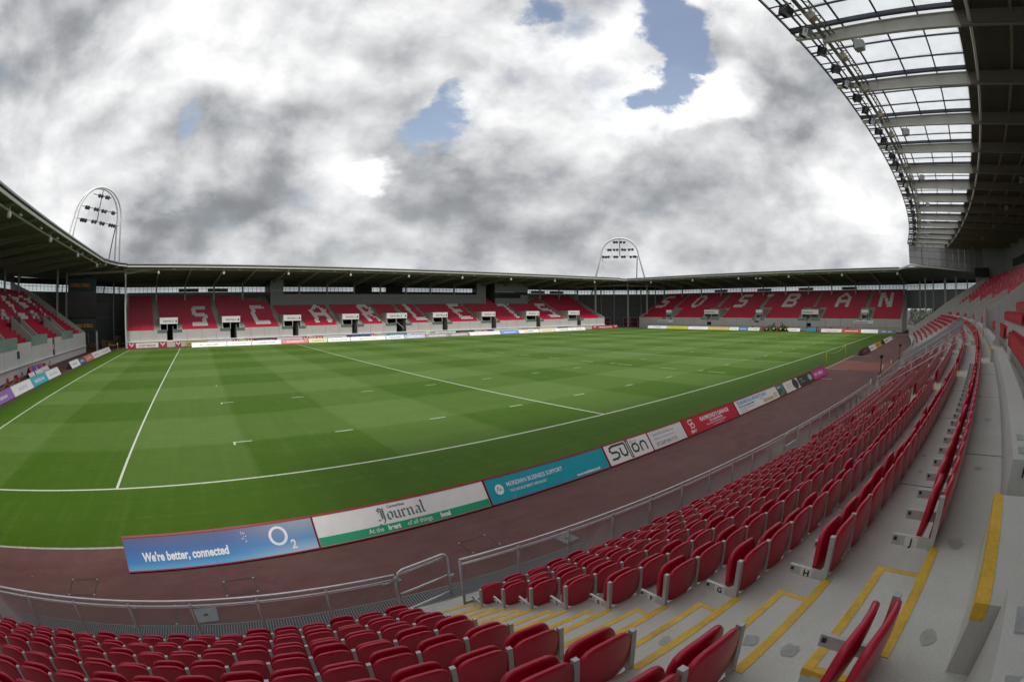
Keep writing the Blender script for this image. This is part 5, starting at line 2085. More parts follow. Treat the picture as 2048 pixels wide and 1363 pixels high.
# both lean over the roofs towards the pitch
mast('white arched floodlight mast above the corner by the far end stand', (131.1 + 3.0, 88.8 + 2.5), 12.6, 29.2, (28.2, 25.7, 23.3), rzR, (2.6, 4.9, 6.4),
     ((-1.75, -.8, .45, 1.4), (-4.0, -3.2, -1.75, -.9, .9, 1.75, 3.3, 4.15), (-5.5, -4.7, -3.9, -1.8, -.95, .85, 1.75, 3.7, 4.6, 5.4)))
rzL = math.atan2(0.755, 0.655)
mast('white arched floodlight mast rising behind the scoreboard corner', (-27.5, 103.2), 11.6, 33.6, (32.0, 29.0, 26.3), rzL, (3.2, 6.2, 7.6),
     ((-1.4, -.6, .9, 1.7), (-4.9, -4.2, -2.2, -1.3, .8, 1.6, 4.0, 4.7), (-6.0, -5.2, -4.4, -2.1, -1.2, .8, 1.7, 3.9, 4.8, 5.6)))

# ------------------------------------------------------------------ lamps and loudspeakers under the far roofs
M_LAMPW = worn('lamp_white', (0.70, 0.70, 0.68), 0.4)
def eave_lamp_mesh():
    m = MB()
    m.box((-0.32, -0.1, -0.12), (0.32, 0.1, 0.0))
    m.box((-0.04, -0.03, 0.0), (0.04, 0.03, 0.25))
    return m.mesh('eave_lamp', M_LAMPW)
me_el = eave_lamp_mesh()
def horn_mesh():
    m = MB()
    m.lathe([(0.0, -0.5), (0.20, -0.46), (0.26, -0.25), (0.20, -0.02), (0.07, 0.04), (0.05, 0.35)], (0, 0, 0), 10)
    return m.mesh('pendant_speaker', M_LAMPW)
me_horn = horn_mesh()
def hang(me, name, p, rz, label, group, cat):
    o = mesh_obj(name, me, None, p, (0, 0, rz))
    tag(o, label, cat, group)
for W, cols, zz, nm in ((W_far, COLS_F, 13.3, 'the opposite stand'), (W_right, COLS_R, 13.4, 'the far end stand'), (W_left, COLS_L[4:], 13.65, 'the near end stand')):
    for k, s in enumerate(cols[:-1] if W is W_far else cols):
        if W is W_far and not SF0 < s < SF1:
            continue
        rz = -s / R_FAR if W is W_far else PI / 2
        hang(me_el, 'eave_lamp', W(s + 3.2, -3.3, zz - 0.05), rz, 'small white strip lamp under the eave of ' + nm, 'eave lamps of ' + nm, 'lamp')
        if k % 2 == 0:
            hang(me_horn, 'pendant_speaker', W(s, -3.4, zz - 0.45), 0, 'white pendant speaker at a rafter end of ' + nm, 'pendant speakers of ' + nm, 'speaker')
tvr = thing('equipment_frame', 'dark frame with two pale lamps slung under the far end stand roof', 'lighting frame', (115.4, 31.6, 12.4))
m = MB()
for a in (-0.9, 0.9):
    m.box((-0.04, a - 0.04, 0), (0.04, a + 0.04, 1.2))
m.box((-0.05, -1.0, -0.06), (0.05, 1.0, 0.0))
m.box((-0.05, -1.0, 0.6), (0.05, 1.0, 0.66))
m.build('frame', M_DARK, tvr)
for a in (-0.55, 0.55):
    m = MB()
    m.box((-0.12, a - 0.28, 0.1), (-0.051, a + 0.28, 0.4))
    m.build('lamp', M_LAMPW, tvr)

# floodlights along the gantry of the near roof, and grey loudspeakers hung from its rafters
def can_mesh(n, body, face):
    m = MB()
    m.box((-0.20, -0.16, -0.22), (0.20, 0.13, 0.16), 0)
    m.hexa([(-0.24, -0.30, -0.30), (0.24, -0.30, -0.30), (0.20, -0.161, -0.22), (-0.20, -0.161, -0.22), (-0.24, -0.34, 0.12), (0.24, -0.34, 0.12), (0.20, -0.161, 0.16), (-0.20, -0.161, 0.16)], 1)
    m.tube([(-0.24, 0, -0.05), (-0.25, 0, 0.34), (0.25, 0, 0.34), (0.24, 0, -0.05)], 0.022, 5, 2)
    return m.mesh(n, [body, face, M_STEEL])
me_can = [can_mesh('gantry_floodlight', worn('lamp_dark', (0.05, 0.05, 0.055), 0.4, 0.3), worn('lamp_glass_dark', (0.02, 0.02, 0.022), 0.1)),
          can_mesh('gantry_floodlight', worn('lamp_alu', (0.48, 0.49, 0.50), 0.35, 0.6), worn('lamp_glass_dark', (0.02, 0.02, 0.022), 0.1))]
me_box = can_mesh('gantry_floodlight', worn('lamp_cream', (0.58, 0.54, 0.44), 0.5), worn('lamp_tan', (0.30, 0.24, 0.18), 0.5))
s = -41.4
k = 0
while s < S_END - 1:
    q = ('dark', 'silver')[k % 3 == 1]
    o = mesh_obj('gantry_floodlight', me_can[1 if k % 3 == 1 else 0], None, W_own(s, 0.95, z_roof(1) - 0.62), (R_(-28), R_(8 * math.sin(k)), s / R_OWN + PI + 0.35 * math.sin(1.7 * k)))
    tag(o, '%s floodlight on the outer tube of the near roof gantry' % q, 'floodlight', q + ' floodlights along the near roof edge')
    if k % 2 == 0:
        o = mesh_obj('gantry_floodlight', me_box, None, W_own(s + 0.8, 1.75, z_roof(1.75) - 0.60), (R_(20), 0, s / R_OWN + PI))
        tag(o, 'cream box floodlight hung from the inner side of the near roof gantry', 'floodlight', 'cream box floodlights inside the gantry')
    s += 2.06 if k % 3 else 2.05
    k += 1
M_SPK = worn('speaker_grey', (0.42, 0.43, 0.44), 0.5)
def spk():
    m = MB()
    m.hexa([(-0.24, -0.22, -0.5), (0.24, -0.22, -0.5), (0.20, 0.2, -0.38), (-0.20, 0.2, -0.38), (-0.24, -0.28, 0.0), (0.24, -0.28, 0.0), (0.20, 0.2, 0.0), (-0.20, 0.2, 0.0)], 0)
    m.box((-0.20, -0.30, -0.44), (0.20, -0.262, -0.06), 1)
    m.tube([(-0.1, 0, 0), (-0.1, 0, 0.22)], 0.015, 5, 2)
    m.tube([(0.1, 0, 0), (0.1, 0, 0.22)], 0.015, 5, 2)
    return m.mesh('hung_loudspeaker', [M_SPK, M_BLACK, M_STEEL])
me_spk = spk()
for k, s in enumerate(RAF_S):
    if s < -36 or s > S_END - 2 or k % 2:
        continue
    if s < -20 and k % 4 == 2:
        pass
    o = mesh_obj('hung_loudspeaker', me_spk, None, W_own(s, 3.1, z_roof(3) - 0.93), (R_(-12), 0, s / R_OWN + PI))
    tag(o, 'grey loudspeaker hung under a cream rafter of the near roof', 'loudspeaker', 'loudspeakers under the near roof rafters')
    o = mesh_obj('hung_loudspeaker', me_spk, None, W_own(s + 0.2, 13.5, z_roof(13.5) - 1.1), (R_(-12), 0, s / R_OWN + PI))
    tag(o, 'grey loudspeaker under the dark part of the near roof', 'loudspeaker', 'loudspeakers under the dark near roof')

# ------------------------------------------------------------------ pitch-side barrier of the near stand
bar_runs = [(-57.0, -43.66), (-42.43, -30.33), (-29.05, -16.6), (-14.3, -3.1), (4.0, 27.0), (28.3, 52.0)]
run_lab = ('glazed steel barrier below the blue board, ending at the open gate', 'glazed steel barrier between the open gate and the shut gate', 'glazed steel barrier just past the shut gate',
           'glazed steel barrier before the terracotta mat', 'glazed steel barrier past the players tunnel', 'glazed steel barrier curving towards the far end stand')
Z_R = 1.0
for (a, b), lab in zip(bar_runs, run_lab):
    t = thing('pitch_barrier', lab, 'barrier', (0, 0, 0), 0, 'barriers along the front of the near stand')
    n = max(1, int(round((b - a) / 1.235)))
    ss_ = [a + (b - a) * k / n for k in range(n + 1)]
    m = MB()
    m.tube([W_own(s, 0, Z_R) for s in ss_], 0.024, 8)
    m.build('top_rail', M_RAIL, t)
    m = MB()
    m.tube([W_own(s, 0.03, Z_R - 0.075) for s in ss_], 0.020, 8)
    m.build('lower_rail', M_RAIL, t)
    m = MB()
    m.wbox(W_own, a, b, -0.02, 0.02, 0.035, 0.065, 0, n)
    m.build('bottom_rail', M_STEEL, t)
    for s in ss_:
        m = MB()
        m.tube([W_own(s, 0.02, 0.0), W_own(s, 0.02, Z_R - 0.02)], 0.026, 8)
        m.wbox(W_own, s - 0.075, s + 0.075, -0.06, 0.10, 0.0, 0.012)
        x, y, _ = W_own(s, 0.07, 0.012)
        m.lathe([(0.016, 0), (0.016, 0.02), (0, 0.022)], (x, y, 0.012), 6)
        m.build('post', M_STEEL, t)
    for c, e in zip(ss_, ss_[1:]):
        m = MB()
        m.wbox(W_own, c + 0.04, e - 0.04, -0.006, 0.004, 0.09, 0.88)
        m.build('glass_panel', M_GLASS, t)
# kerb and drain grating in front of it
m = MB()
m.extrude([(-0.30, -0.01), (-0.30, 0.0), (-0.14, 0.012), (0.7, 0.012)], W_own, spread(-60, S_END, 2))
tag(m.build('kerb', M_CONC_NEAR), kind='structure')
m = MB()
for s in spread(-57, S_END, 2.5)[:-1]:
    m.wbox(W_own, s, s + 2.48, -0.74, -0.32, -0.003, 0.004)
gr = m.build('drain_channel', worn('drain_dark', (0.03, 0.03, 0.03), 0.7), bpy.data.objects['track'])
m = MB()
s = -57.0
while s < 0:
    m.wbox(W_own, s, s + 0.022, -0.72, -0.34, 0.0045, 0.012)
    s += 0.055
m.wbox(W_own, -57, 0, -0.76, -0.73, 0.0045, 0.013, 0, 24)
m.wbox(W_own, -57, 0, -0.33, -0.30, 0.0045, 0.013, 0, 24)
tag(m.build('drain_grating', worn('grating_grey', (0.15, 0.155, 0.16), 0.5, 0.3, 0.1, 8), bpy.data.objects['track']), kind='stuff')

def gate(label, p0, ang, L):
    g = thing('pitch_gate', label, 'gate', p0, ang, 'gates in the near barrier')
    m = MB()
    r = 0.12
    m.tube([(0, 0, 0.06), (0, 0, Z_R - r), (r * .3, 0, Z_R - r * .3), (r, 0, Z_R), (L - r, 0, Z_R), (L - r * .3, 0, Z_R - r * .3), (L, 0, Z_R - r), (L, 0, 0.06)], 0.024, 8)
    m.build('gate_frame', M_RAIL, g)
    for z in (0.93, 0.52, 0.14):
        m = MB()
        m.tube([(0.02, 0, z), (L - 0.02, 0, z)], 0.020, 8)
        m.build('gate_bar', M_RAIL, g)
    m = MB()
    for z in (0.2, 0.85):
        m.tube([(-0.12, 0, z), (0.0, 0, z)], 0.018, 6)
    m.build('hinge', M_STEEL, g)
    m = MB()
    m.box((L - 0.05, -0.05, 0.46), (L + 0.08, -0.02, 0.52))
    m.build('latch', M_STEEL, g)
gate('open tubular steel gate standing outwards at the foot of the yellow stairs', (6.50, -9.19, 0), 0.14, 1.12)
x0, y0, _ = W_own(-30.27, 0, 0)
gate('shut tubular steel gate part way along the near barrier', (x0, y0, 0), -0.07, 1.18)
x0, y0, _ = W_own(-16.5, -0.05, 0)
gate('tubular steel gate nearest the terracotta mat', (x0, y0, 0), 0.12, 1.15)

# pale printed panels fixed to the barrier glass, lettering facing the pitch
M_PALE = glassy('printed_film', (0.90, 0.84, 0.80), 0.30, 0.4)
M_FILM_TXT = worn('film_print', (0.46, 0.40, 0.385), 0.6)
def film(s0, s1, lines, lab):
    ph = (s0 + s1) / 2 / R_OWN
    t = thing('barrier_banner', lab, 'banner', (0, 0, 0))
    n = max(1, int(round((s1 - s0) / 1.235)))
    for k in range(n):
        a, b = s0 + (s1 - s0) * k / n, s0 + (s1 - s0) * (k + 1) / n
        m = MB()
        m.wbox(W_own, a + 0.05, b - 0.05, -0.030, -0.022, 0.10, 0.87)
        m.build('film_panel', M_PALE, t)
    for body, z, size, sx in lines:
        x, y, _ = W_own((s0 + s1) / 2, -0.045, 0)
        lettering('lettering', body, t, (x, y, z), size, M_FILM_TXT, (PI / 2, 0, PI + ph), 0.012, 'CENTER', sx)
        lettering('lettering', body, t, (x + 0.055 * math.sin(ph), y + 0.0 - 0.0, z), size, M_FILM_TXT, (PI / 2, 0, PI + ph), 0.012, 'CENTER', sx) if False else None
step = 12.1 / 10
film(-42.43 + 3 * step, -42.43 + 6 * step, [('CASTELL HOWELL', 0.40, 0.36, 1.22), ('FOODS LTD', 0.20, 0.16, 1.2)], 'pale film banner on the barrier glass reading CASTELL HOWELL towards the pitch')
film(-25.2, -20.3, [('MEIRION JONES', 0.40, 0.34, 1.2)] if False else [], 'plain pale film banner on the barrier glass further along')

# ------------------------------------------------------------------ advertising boards
M_FRAME = worn('board_edge_red', (0.36, 0.014, 0.030), 0.45, 0, 0.08)
M_BWHITE = print_mat((0.78, 0.78, 0.77))
LEAN = math.atan2(0.65, 0.45)       # slope of the face
def board(x0, y0, L, rz, label, face, H=0.79, base=0.86, frame=None, name='advertising_board', group=None, z0=0.03):
    """A-frame board: sloping printed face, back sheet, end triangles; local x runs along the face, text is laid in face coordinates"""
    t = thing(name, label, 'advertising board', (x0, y0, 0), rz, group)
    cy, cz = math.cos(LEAN), math.sin(LEAN)
    fp = lambda u, v, o=0.0: (u, v * cy - o * cz, z0 + v * cz + o * cy)
    m = MB()
    g = 0.012
    m.hexa([fp(g, 0.03, 0), fp(L - g, 0.03, 0), fp(L - g, 0.03, -0.02), fp(g, 0.03, -0.02), fp(g, H - 0.03, 0), fp(L - g, H - 0.03, 0), fp(L - g, H - 0.03, -0.02), fp(g, H - 0.03, -0.02)])
    f = m.build('face_panel', face, t)
    fr = frame or M_FRAME
    m = MB()
    e = 0.028
    for u0, u1, v0, v1 in ((0, L, 0, e), (0, L, H - e, H + 0.02), (0, 0.014, e, H - e), (L - 0.014, L, e, H - e)):
        m.hexa([fp(u0, v0, 0.012), fp(u1, v0, 0.012), fp(u1, v0, -0.03), fp(u0, v0, -0.03), fp(u0, v1, 0.012), fp(u1, v1, 0.012), fp(u1, v1, -0.03), fp(u0, v1, -0.03)])
    m.build('edge_frame', fr, t)
    ap = fp(0, H, -0.03)
    m = MB()
    m.add([(0, ap[1] + 0.01, ap[2]), (L, ap[1] + 0.01, ap[2]), (L, base, 0.02), (0, base, 0.02), (0, ap[1] - 0.005, ap[2] - 0.01), (L, ap[1] - 0.005, ap[2] - 0.01), (L, base - 0.015, 0.015), (0, base - 0.015, 0.015)],
          ((0, 3, 2, 1), (4, 5, 6, 7), (0, 1, 5, 4), (1, 2, 6, 5), (2, 3, 7, 6), (3, 0, 4, 7)))
    for u in (0.004, L - 0.016):
        q0, q1, q2 = fp(u, 0.02, -0.025), fp(u, H - 0.02, -0.035), (u, base - 0.03, 0.02)
        w_ = 0.012
        vs = [q0, q2, q1] + [(p[0] + w_, p[1], p[2]) for p in (q0, q2, q1)]
        m.add(vs, ((0, 2, 1), (3, 4, 5), (0, 1, 4, 3), (1, 2, 5, 4), (2, 0, 3, 5)))
    m.build('back_sheet', M_DARK, t)
    t['_h'] = H
    return t, f, fp
def btext(f, fp, body, u, v, size, mat, bold=0.0, align='LEFT', sx=1.0, shear=0.0, space=1.0, name='lettering'):
    return lettering(name, body, f, fp(u, v, 0.003), size, mat, (LEAN, 0, 0), bold, align, sx, shear, 0.001, space)
def bflat(f, fp, mb, mat, u, v, name='emblem'):
    o = mb.build(name, mat, f)
    o.location = fp(u, v, 0.002)
    o.rotation_euler = (LEAN, 0, 0)
    return o
def brect(f, fp, u0, v0, u1, v1, mat, name='colour_band', off=0.0015):
    m = MB()
    m.hexa([fp(u0, v0, off), fp(u1, v0, off), fp(u1, v0, -0.001), fp(u0, v0, -0.001), fp(u0, v1, off), fp(u1, v1, off), fp(u1, v1, -0.001), fp(u0, v1, -0.001)])
    return m.build(name, mat, f)
def ellipse(mb, cx, cy, rx, ry, n=28, z=0.0, th=0.002, inner=None):
    if inner is None:
        vs = [(cx + rx * math.cos(2 * PI * k / n), cy + ry * math.sin(2 * PI * k / n), z + th) for k in range(n)]
        mb.add(vs, (tuple(range(n)),))
    else:
        vs = []
        for k in range(n):
            a = 2 * PI * k / n
            vs += [(cx + rx * math.cos(a), cy + ry * math.sin(a), z + th), (cx + rx * inner[0] * math.cos(a), cy + ry * inner[1] * math.sin(a), z + th)]
        mb.add(vs, [(2 * k, 2 * ((k + 1) % n), 2 * ((k + 1) % n) + 1, 2 * k + 1) for k in range(n)])

def o2_face():
    t = NT('blue_fade_print', 0.4)
    sp = t.n('ShaderNodeSeparateXYZ')
    t.l(t.co, sp.inputs[0])
    mr = t.n('ShaderNodeMapRange')
    t.l(sp.outputs['Z'], mr.inputs['Value'])
    mr.inputs['From Min'].default_value = 0.03
    mr.inputs['From Max'].default_value = 0.68
    c = t.ramp(mr.outputs[0], ((0.0, (0.10, 0.42, 0.70)), (0.25, (0.018, 0.21, 0.52)), (0.6, (0.014, 0.105, 0.36)), (1.0, (0.05, 0.055, 0.15))))
    c2 = t.ramp(mr.outputs[0], ((0.0, (0.42, 0.60, 0.76)), (0.4, (0.12, 0.31, 0.58)), (1.0, (0.36, 0.38, 0.43))))
    mx_ = t.n('ShaderNodeMapRange')
    mx_.interpolation_type = 'SMOOTHSTEP'
    t.l(sp.outputs['X'], mx_.inputs['Value'])
    mx_.inputs['From Min'].default_value = 2.3
    mx_.inputs['From Max'].default_value = 5.0
    t.color(t.mix(mx_.outputs[0], c, c2))
    return t.m
YB = -5.86
BG = 'boards along the near touchline'
P_WHITE, P_CHAR, P_GREY = print_mat((0.80, 0.81, 0.82)), print_mat((0.035, 0.045, 0.058)), print_mat((0.20, 0.22, 0.24))
# 1 blue board
t, f, fp = board(1.07, YB, 4.9, 0, 'long blue board reading We\'re better, connected beside the near touchline', o2_face(), group=BG)
btext(f, fp, "We're better, connected", 0.47, 0.22, 0.275, P_WHITE, 0.010, sx=0.80)
m = MB()
ellipse(m, 0, 0, 0.235, 0.225, 32, inner=(0.70, 0.74))
bflat(f, fp, m, P_WHITE, 3.98, 0.46, 'ring_emblem')
btext(f, fp, '2', 4.24, 0.12, 0.29, P_WHITE, 0.009, sx=0.95)
m = MB()
for k in range(16):
    ellipse(m, random.uniform(-0.07, 0.07), random.uniform(-0.13, 0.13), *(random.choice((0.006, 0.009, 0.012)),) * 2, 8)
bflat(f, fp, m, P_WHITE, 3.14, 0.55, 'bubble_dots')
brect(f, fp, 2.34, 0.04, 2.348, 0.75, print_mat((0.07, 0.16, 0.32)), 'sheet_joint')
# 2 newspaper board
P_GREEN = print_mat((0.006, 0.34, 0.165))
t, f, fp = board(5.99, YB, 4.88, 0, 'long white and green newspaper board reading At the heart of all things local', M_BWHITE, group=BG)
brect(f, fp, 0.02, 0.035, 4.86, 0.245, P_GREEN)
m = MB()
def bl(pts, ox, sc, nib):
    pen(m, [((ox + x) * sc, y * sc) for x, y in pts], nib)
nb_ = (0.020, 0.013)
sc_ = 0.145
X = 0.0
def glyph(paths, adv):
    global X
    for p in paths:
        bl(p, X, sc_, nb_)
    X += adv
# blackletter J o u r n a l, drawn with a broad nib
glyph([[(-0.1, 2.05), (0.25, 2.3), (0.7, 2.05), (1.25, 2.35)], [(0.95, 2.15), (0.95, 0.1), (0.7, -0.5), (0.2, -0.75), (-0.1, -0.5)], [(0.1, 2.05), (0.35, 1.7), (0.05, 1.35)],
       [(0.62, 1.9), (0.62, 0.35), (0.2, 0.1), (0.0, 0.3)], [(0.2, 1.0), (0.62, 1.2)]], 1.45)
def o_(): return [[(0.1, 0.25), (0.1, 1.1), (0.45, 1.4), (0.8, 1.15), (0.8, 0.3), (0.45, 0.0), (0.1, 0.25)]]
glyph(o_(), 1.15)
glyph([[(0.0, 1.3), (0.12, 1.2), (0.12, 0.25), (0.4, 0.0), (0.75, 0.3)], [(0.68, 1.35), (0.78, 1.25), (0.78, 0.15), (0.95, 0.0)]], 1.2)
glyph([[(0.0, 1.3), (0.15, 1.2), (0.15, 0.15), (0.32, 0.0)], [(0.2, 1.05), (0.45, 1.4), (0.7, 1.15)]], 0.95)
glyph([[(0.0, 1.3), (0.12, 1.2), (0.12, 0.15), (0.28, 0.0)], [(0.15, 1.05), (0.5, 1.4), (0.78, 1.15), (0.78, 0.15), (0.95, 0.0)]], 1.2)
glyph([[(0.1, 1.25), (0.45, 1.4), (0.78, 1.15), (0.78, 0.15), (0.95, 0.0)], [(0.78, 0.75), (0.3, 0.7), (0.1, 0.4), (0.3, 0.05), (0.78, 0.3)]], 1.15)
glyph([[(0.05, 2.3), (0.2, 2.1), (0.2, 0.2), (0.45, 0.0)]], 0.6)
for i in range(len(m.v)):
    x, y, z = m.v[i]
    m.v[i] = (x * 1.18, y, z)
P_BLK = print_mat((0.13, 0.155, 0.175))
bflat(f, fp, m, P_BLK, 1.66, 0.34, 'blackletter_title')
btext(f, fp, 'Carmarthen', 1.96, 0.635, 0.105, P_BLK, 0.003, sx=0.95)
btext(f, fp, 'At the', 1.30, 0.095, 0.165, P_WHITE, 0.0, sx=0.95)
btext(f, fp, 'heart', 1.83, 0.095, 0.165, P_WHITE, 0.009, sx=0.95)
btext(f, fp, 'of all things', 2.36, 0.095, 0.165, P_WHITE, 0.0, sx=0.95)
btext(f, fp, 'local', 3.32, 0.095, 0.165, P_WHITE, 0.009, sx=0.95)
# 3 turquoise board
P_TURQ = print_mat((0.004, 0.33, 0.42))
t, f, fp = board(10.90, YB, 4.82, 0, 'long turquoise recruitment board with a white round emblem', P_TURQ, group=BG)
m = MB()
ellipse(m, 0, 0, 0.145, 0.155, 28)
bflat(f, fp, m, P_WHITE, 0.40, 0.40, 'round_emblem')
m = MB()
stroke(m, [(-0.09, -0.06), (-0.03, 0.085), (0.0, -0.05), (0.045, 0.02), (0.09, -0.05)], 0.016, z0=0.003)
bflat(f, fp, m, P_GREY, 0.40, 0.40, 'emblem_line')
btext(f, fp, 'MERIDIAN BUSINESS SUPPORT', 0.68, 0.42, 0.19, P_WHITE, 0.002, sx=0.84)
btext(f, fp, 'THE RECRUITMENT SPECIALIST', 0.72, 0.24, 0.115, P_WHITE, 0.001, sx=0.86)
btext(f, fp, 'www.meridianbs.co.uk', 3.30, 0.085, 0.125, P_WHITE, 0.005, sx=0.93)
m = MB()
for r_ in (0.55, 0.60):
    stroke(m, [(r_ * math.cos(a), r_ * math.sin(a)) for a in [R_(-38 + 8 * q) for q in range(11)]], 0.010)
bflat(f, fp, m, print_mat((0.10, 0.48, 0.55)), 0.30, 0.36, 'arc_line')
# 4 Sutton logo board
t, f, fp = board(15.76, YB, 2.46, 0, 'white board with the dark Sutton Bros logo', M_BWHITE, group=BG)
m = MB()
w_ = 0.075
stroke(m, [(0.92, 0.60), (0.30, 0.60), (0.16, 0.55), (0.12, 0.45), (0.20, 0.37), (0.42, 0.36), (0.52, 0.29), (0.48, 0.18), (0.36, 0.13), (0.12, 0.13)], w_)
stroke(m, [(0.66, 0.44), (0.66, 0.24), (0.74, 0.15), (0.88, 0.15), (0.95, 0.24), (0.95, 0.56)], w_)
stroke(m, [(1.06, 0.60), (1.06, 0.02)], 0.05)
stroke(m, [(1.15, 0.66), (1.15, 0.02)], 0.05)
stroke(m, [(1.30, 0.22), (1.36, 0.15), (1.52, 0.15), (1.60, 0.23), (1.60, 0.36), (1.52, 0.44), (1.36, 0.44), (1.29, 0.36), (1.30, 0.22)], w_)
stroke(m, [(1.76, 0.12), (1.76, 0.36), (1.84, 0.44), (2.0, 0.44), (2.07, 0.36), (2.07, 0.12)], w_)
bflat(f, fp, m, P_CHAR, 0.12, 0.08, 'logo_stroke')
btext(f, fp, 'Bros', 1.36, 0.58, 0.17, P_GREY, -0.002, sx=1.25)
for u, v in ((1.12, 0.70), (1.20, 0.05)):
    brect(f, fp, u, v, u + 0.06, v + 0.05, M_FRAME, 'red_square')
    brect(f, fp, u + 0.065, v, u + 0.125, v + 0.05, M_FRAME, 'red_square')
# 5 builders' board
t, f, fp = board(18.25, YB, 2.36, 0, 'white builders board with a telephone number', print_mat((0.70, 0.71, 0.72)), group=BG)
btext(f, fp, 'Sutton Bros Builders Ltd', 0.26, 0.55, 0.145, P_GREY, 0.0, sx=0.98)
btext(f, fp, 'Building & Civil Engineering Contractors', 0.26, 0.39, 0.09, P_GREY, -0.001, sx=0.98)
btext(f, fp, '01269 841115', 0.28, 0.12, 0.225, P_CHAR, 0.0, sx=1.08)
# 6 red garage board
P_RED = print_mat((0.52, 0.010, 0.030))
t, f, fp = board(20.64, YB, 4.88, 0, 'long red garage board with a white square emblem', P_RED, group=BG)
m = MB()
def rr(mb, x0, y0, x1, y1, w_):
    stroke(mb, [(x0, y0), (x1, y0), (x1, y1), (x0, y1), (x0, y0)], w_)
stroke(m, [(0.36, 0.28), (0.08, 0.28), (0.03, 0.24), (0.03, 0.17), (0.08, 0.14), (0.36, 0.14)], 0.035)
stroke(m, [(0.06, 0.0), (0.33, 0.0), (0.38, 0.04), (0.38, 0.11), (0.33, 0.14)], 0.035)
stroke(m, [(0.10, 0.07), (0.31, 0.21)], 0.03)
stroke(m, [(0.10, 0.03), (0.16, 0.07)], 0.02)
for i in range(len(m.v)):
    x, y, z = m.v[i]
    m.v[i] = (x, y * 1.25, z)
bflat(f, fp, m, P_WHITE, 0.42, 0.32, 'square_emblem')
btext(f, fp, 'SEAT', 0.38, 0.10, 0.16, P_WHITE, 0.006, sx=1.25)
btext(f, fp, "RAYMOND'S GARAGE", 1.42, 0.46, 0.27, P_WHITE, 0.007, sx=1.03)
btext(f, fp, 'TEL: 01269 870 281', 2.1, 0.30, 0.15, P_WHITE, 0.004, sx=1.05)
btext(f, fp, 'NEW & USED CARS, SERVICING, REPAIRS', 1.75, 0.19, 0.085, P_WHITE, 0.001, sx=1.2)
btext(f, fp, 'www.raymondsgarage.co.uk', 2.3, 0.09, 0.075, P_WHITE, 0.0, sx=1.2)
# 7 sports shop board
P_BLUE = print_mat((0.08, 0.40, 0.66))
t, f, fp = board(25.58, YB, 5.85, 0, 'long white board with big pale blue lettering', M_BWHITE, group=BG)
btext(f, fp, 'TURNSTILE SPORTS BAR', 0.28, 0.50, 0.25, P_BLUE, 0.010, sx=1.42)
btext(f, fp, 'For all your sporting events', 0.35, 0.34, 0.16, P_CHAR, 0.003, sx=1.05)
btext(f, fp, 'Live matches - food - function room', 0.35, 0.21, 0.09, P_GREY, 0.001, sx=1.3)
btext(f, fp, 'Open every day', 0.35, 0.09, 0.09, P_GREY, 0.001, sx=1.3)
brect(f, fp, 3.4, 0.11, 4.9, 0.30, print_mat((0.52, 0.44, 0.24)), 'gold_band')
btext(f, fp, 'All welcome', 3.1, 0.37, 0.09, P_GREY, 0.001, sx=1.2)
brect(f, fp, 5.05, 0.12, 5.6, 0.42, print_mat((0.62, 0.56, 0.38)), 'gold_band')
# 8 green photo board
t, f, fp = board(31.45, YB, 4.1, 0, 'white board with a green picture strip and a dark half', M_BWHITE, group=BG)
def photo_mat():
    tt = NT('green_photo_print', 0.45)
    n = tt.noise(5, 5, 0.65)
    tt.color(tt.ramp(n, ((0.3, (0.02, 0.05, 0.025)), (0.5, (0.05, 0.13, 0.04)), (0.7, (0.25, 0.30, 0.22)))))
    return tt.m
brect(f, fp, 0.02, 0.03, 1.3, 0.5, photo_mat(), 'picture_strip')
brect(f, fp, 0.02, 0.501, 1.3, 0.76, print_mat((0.10, 0.22, 0.26)), 'colour_band')
btext(f, fp, 'Bwyd da', 0.15, 0.56, 0.14, P_WHITE, 0.002, sx=1.2)
btext(f, fp, 'fresh local food', 1.7, 0.48, 0.12, P_GREY, 0.0, sx=1.2)
btext(f, fp, 'from our farms', 1.7, 0.32, 0.12, P_GREY, 0.0, sx=1.2)
m = MB()
ellipse(m, 0, 0, 0.55, 0.365, 28)
bflat(f, fp, m, print_mat((0.035, 0.055, 0.055)), 3.42, 0.395, 'dark_disc')
# 9 dark board and 10 pink board
t, f, fp = board(35.55, YB, 3.4, 0, 'charcoal board with a pale plate picture beside the pink board', print_mat((0.035, 0.055, 0.055)), group=BG)
btext(f, fp, 'Bwyty', 0.5, 0.5, 0.16, P_WHITE, 0.0, sx=1.3)
btext(f, fp, 'the restaurant', 0.5, 0.3, 0.12, P_WHITE, 0.0, sx=1.3)
m = MB()
ellipse(m, 0, 0, 0.42, 0.24, 24)
bflat(f, fp, m, print_mat((0.42, 0.52, 0.46)), 2.75, 0.42, 'plate_picture')
t, f, fp = board(38.98, YB, 3.9, 0, 'bright pink board at the end of the first row of boards', print_mat((0.55, 0.035, 0.27)), group=BG)
btext(f, fp, 'print', 0.55, 0.30, 0.42, P_WHITE, 0.008, sx=0.95)
btext(f, fp, 'MINUTE', 1.65, 0.27, 0.36, P_WHITE, 0.010, sx=0.95)
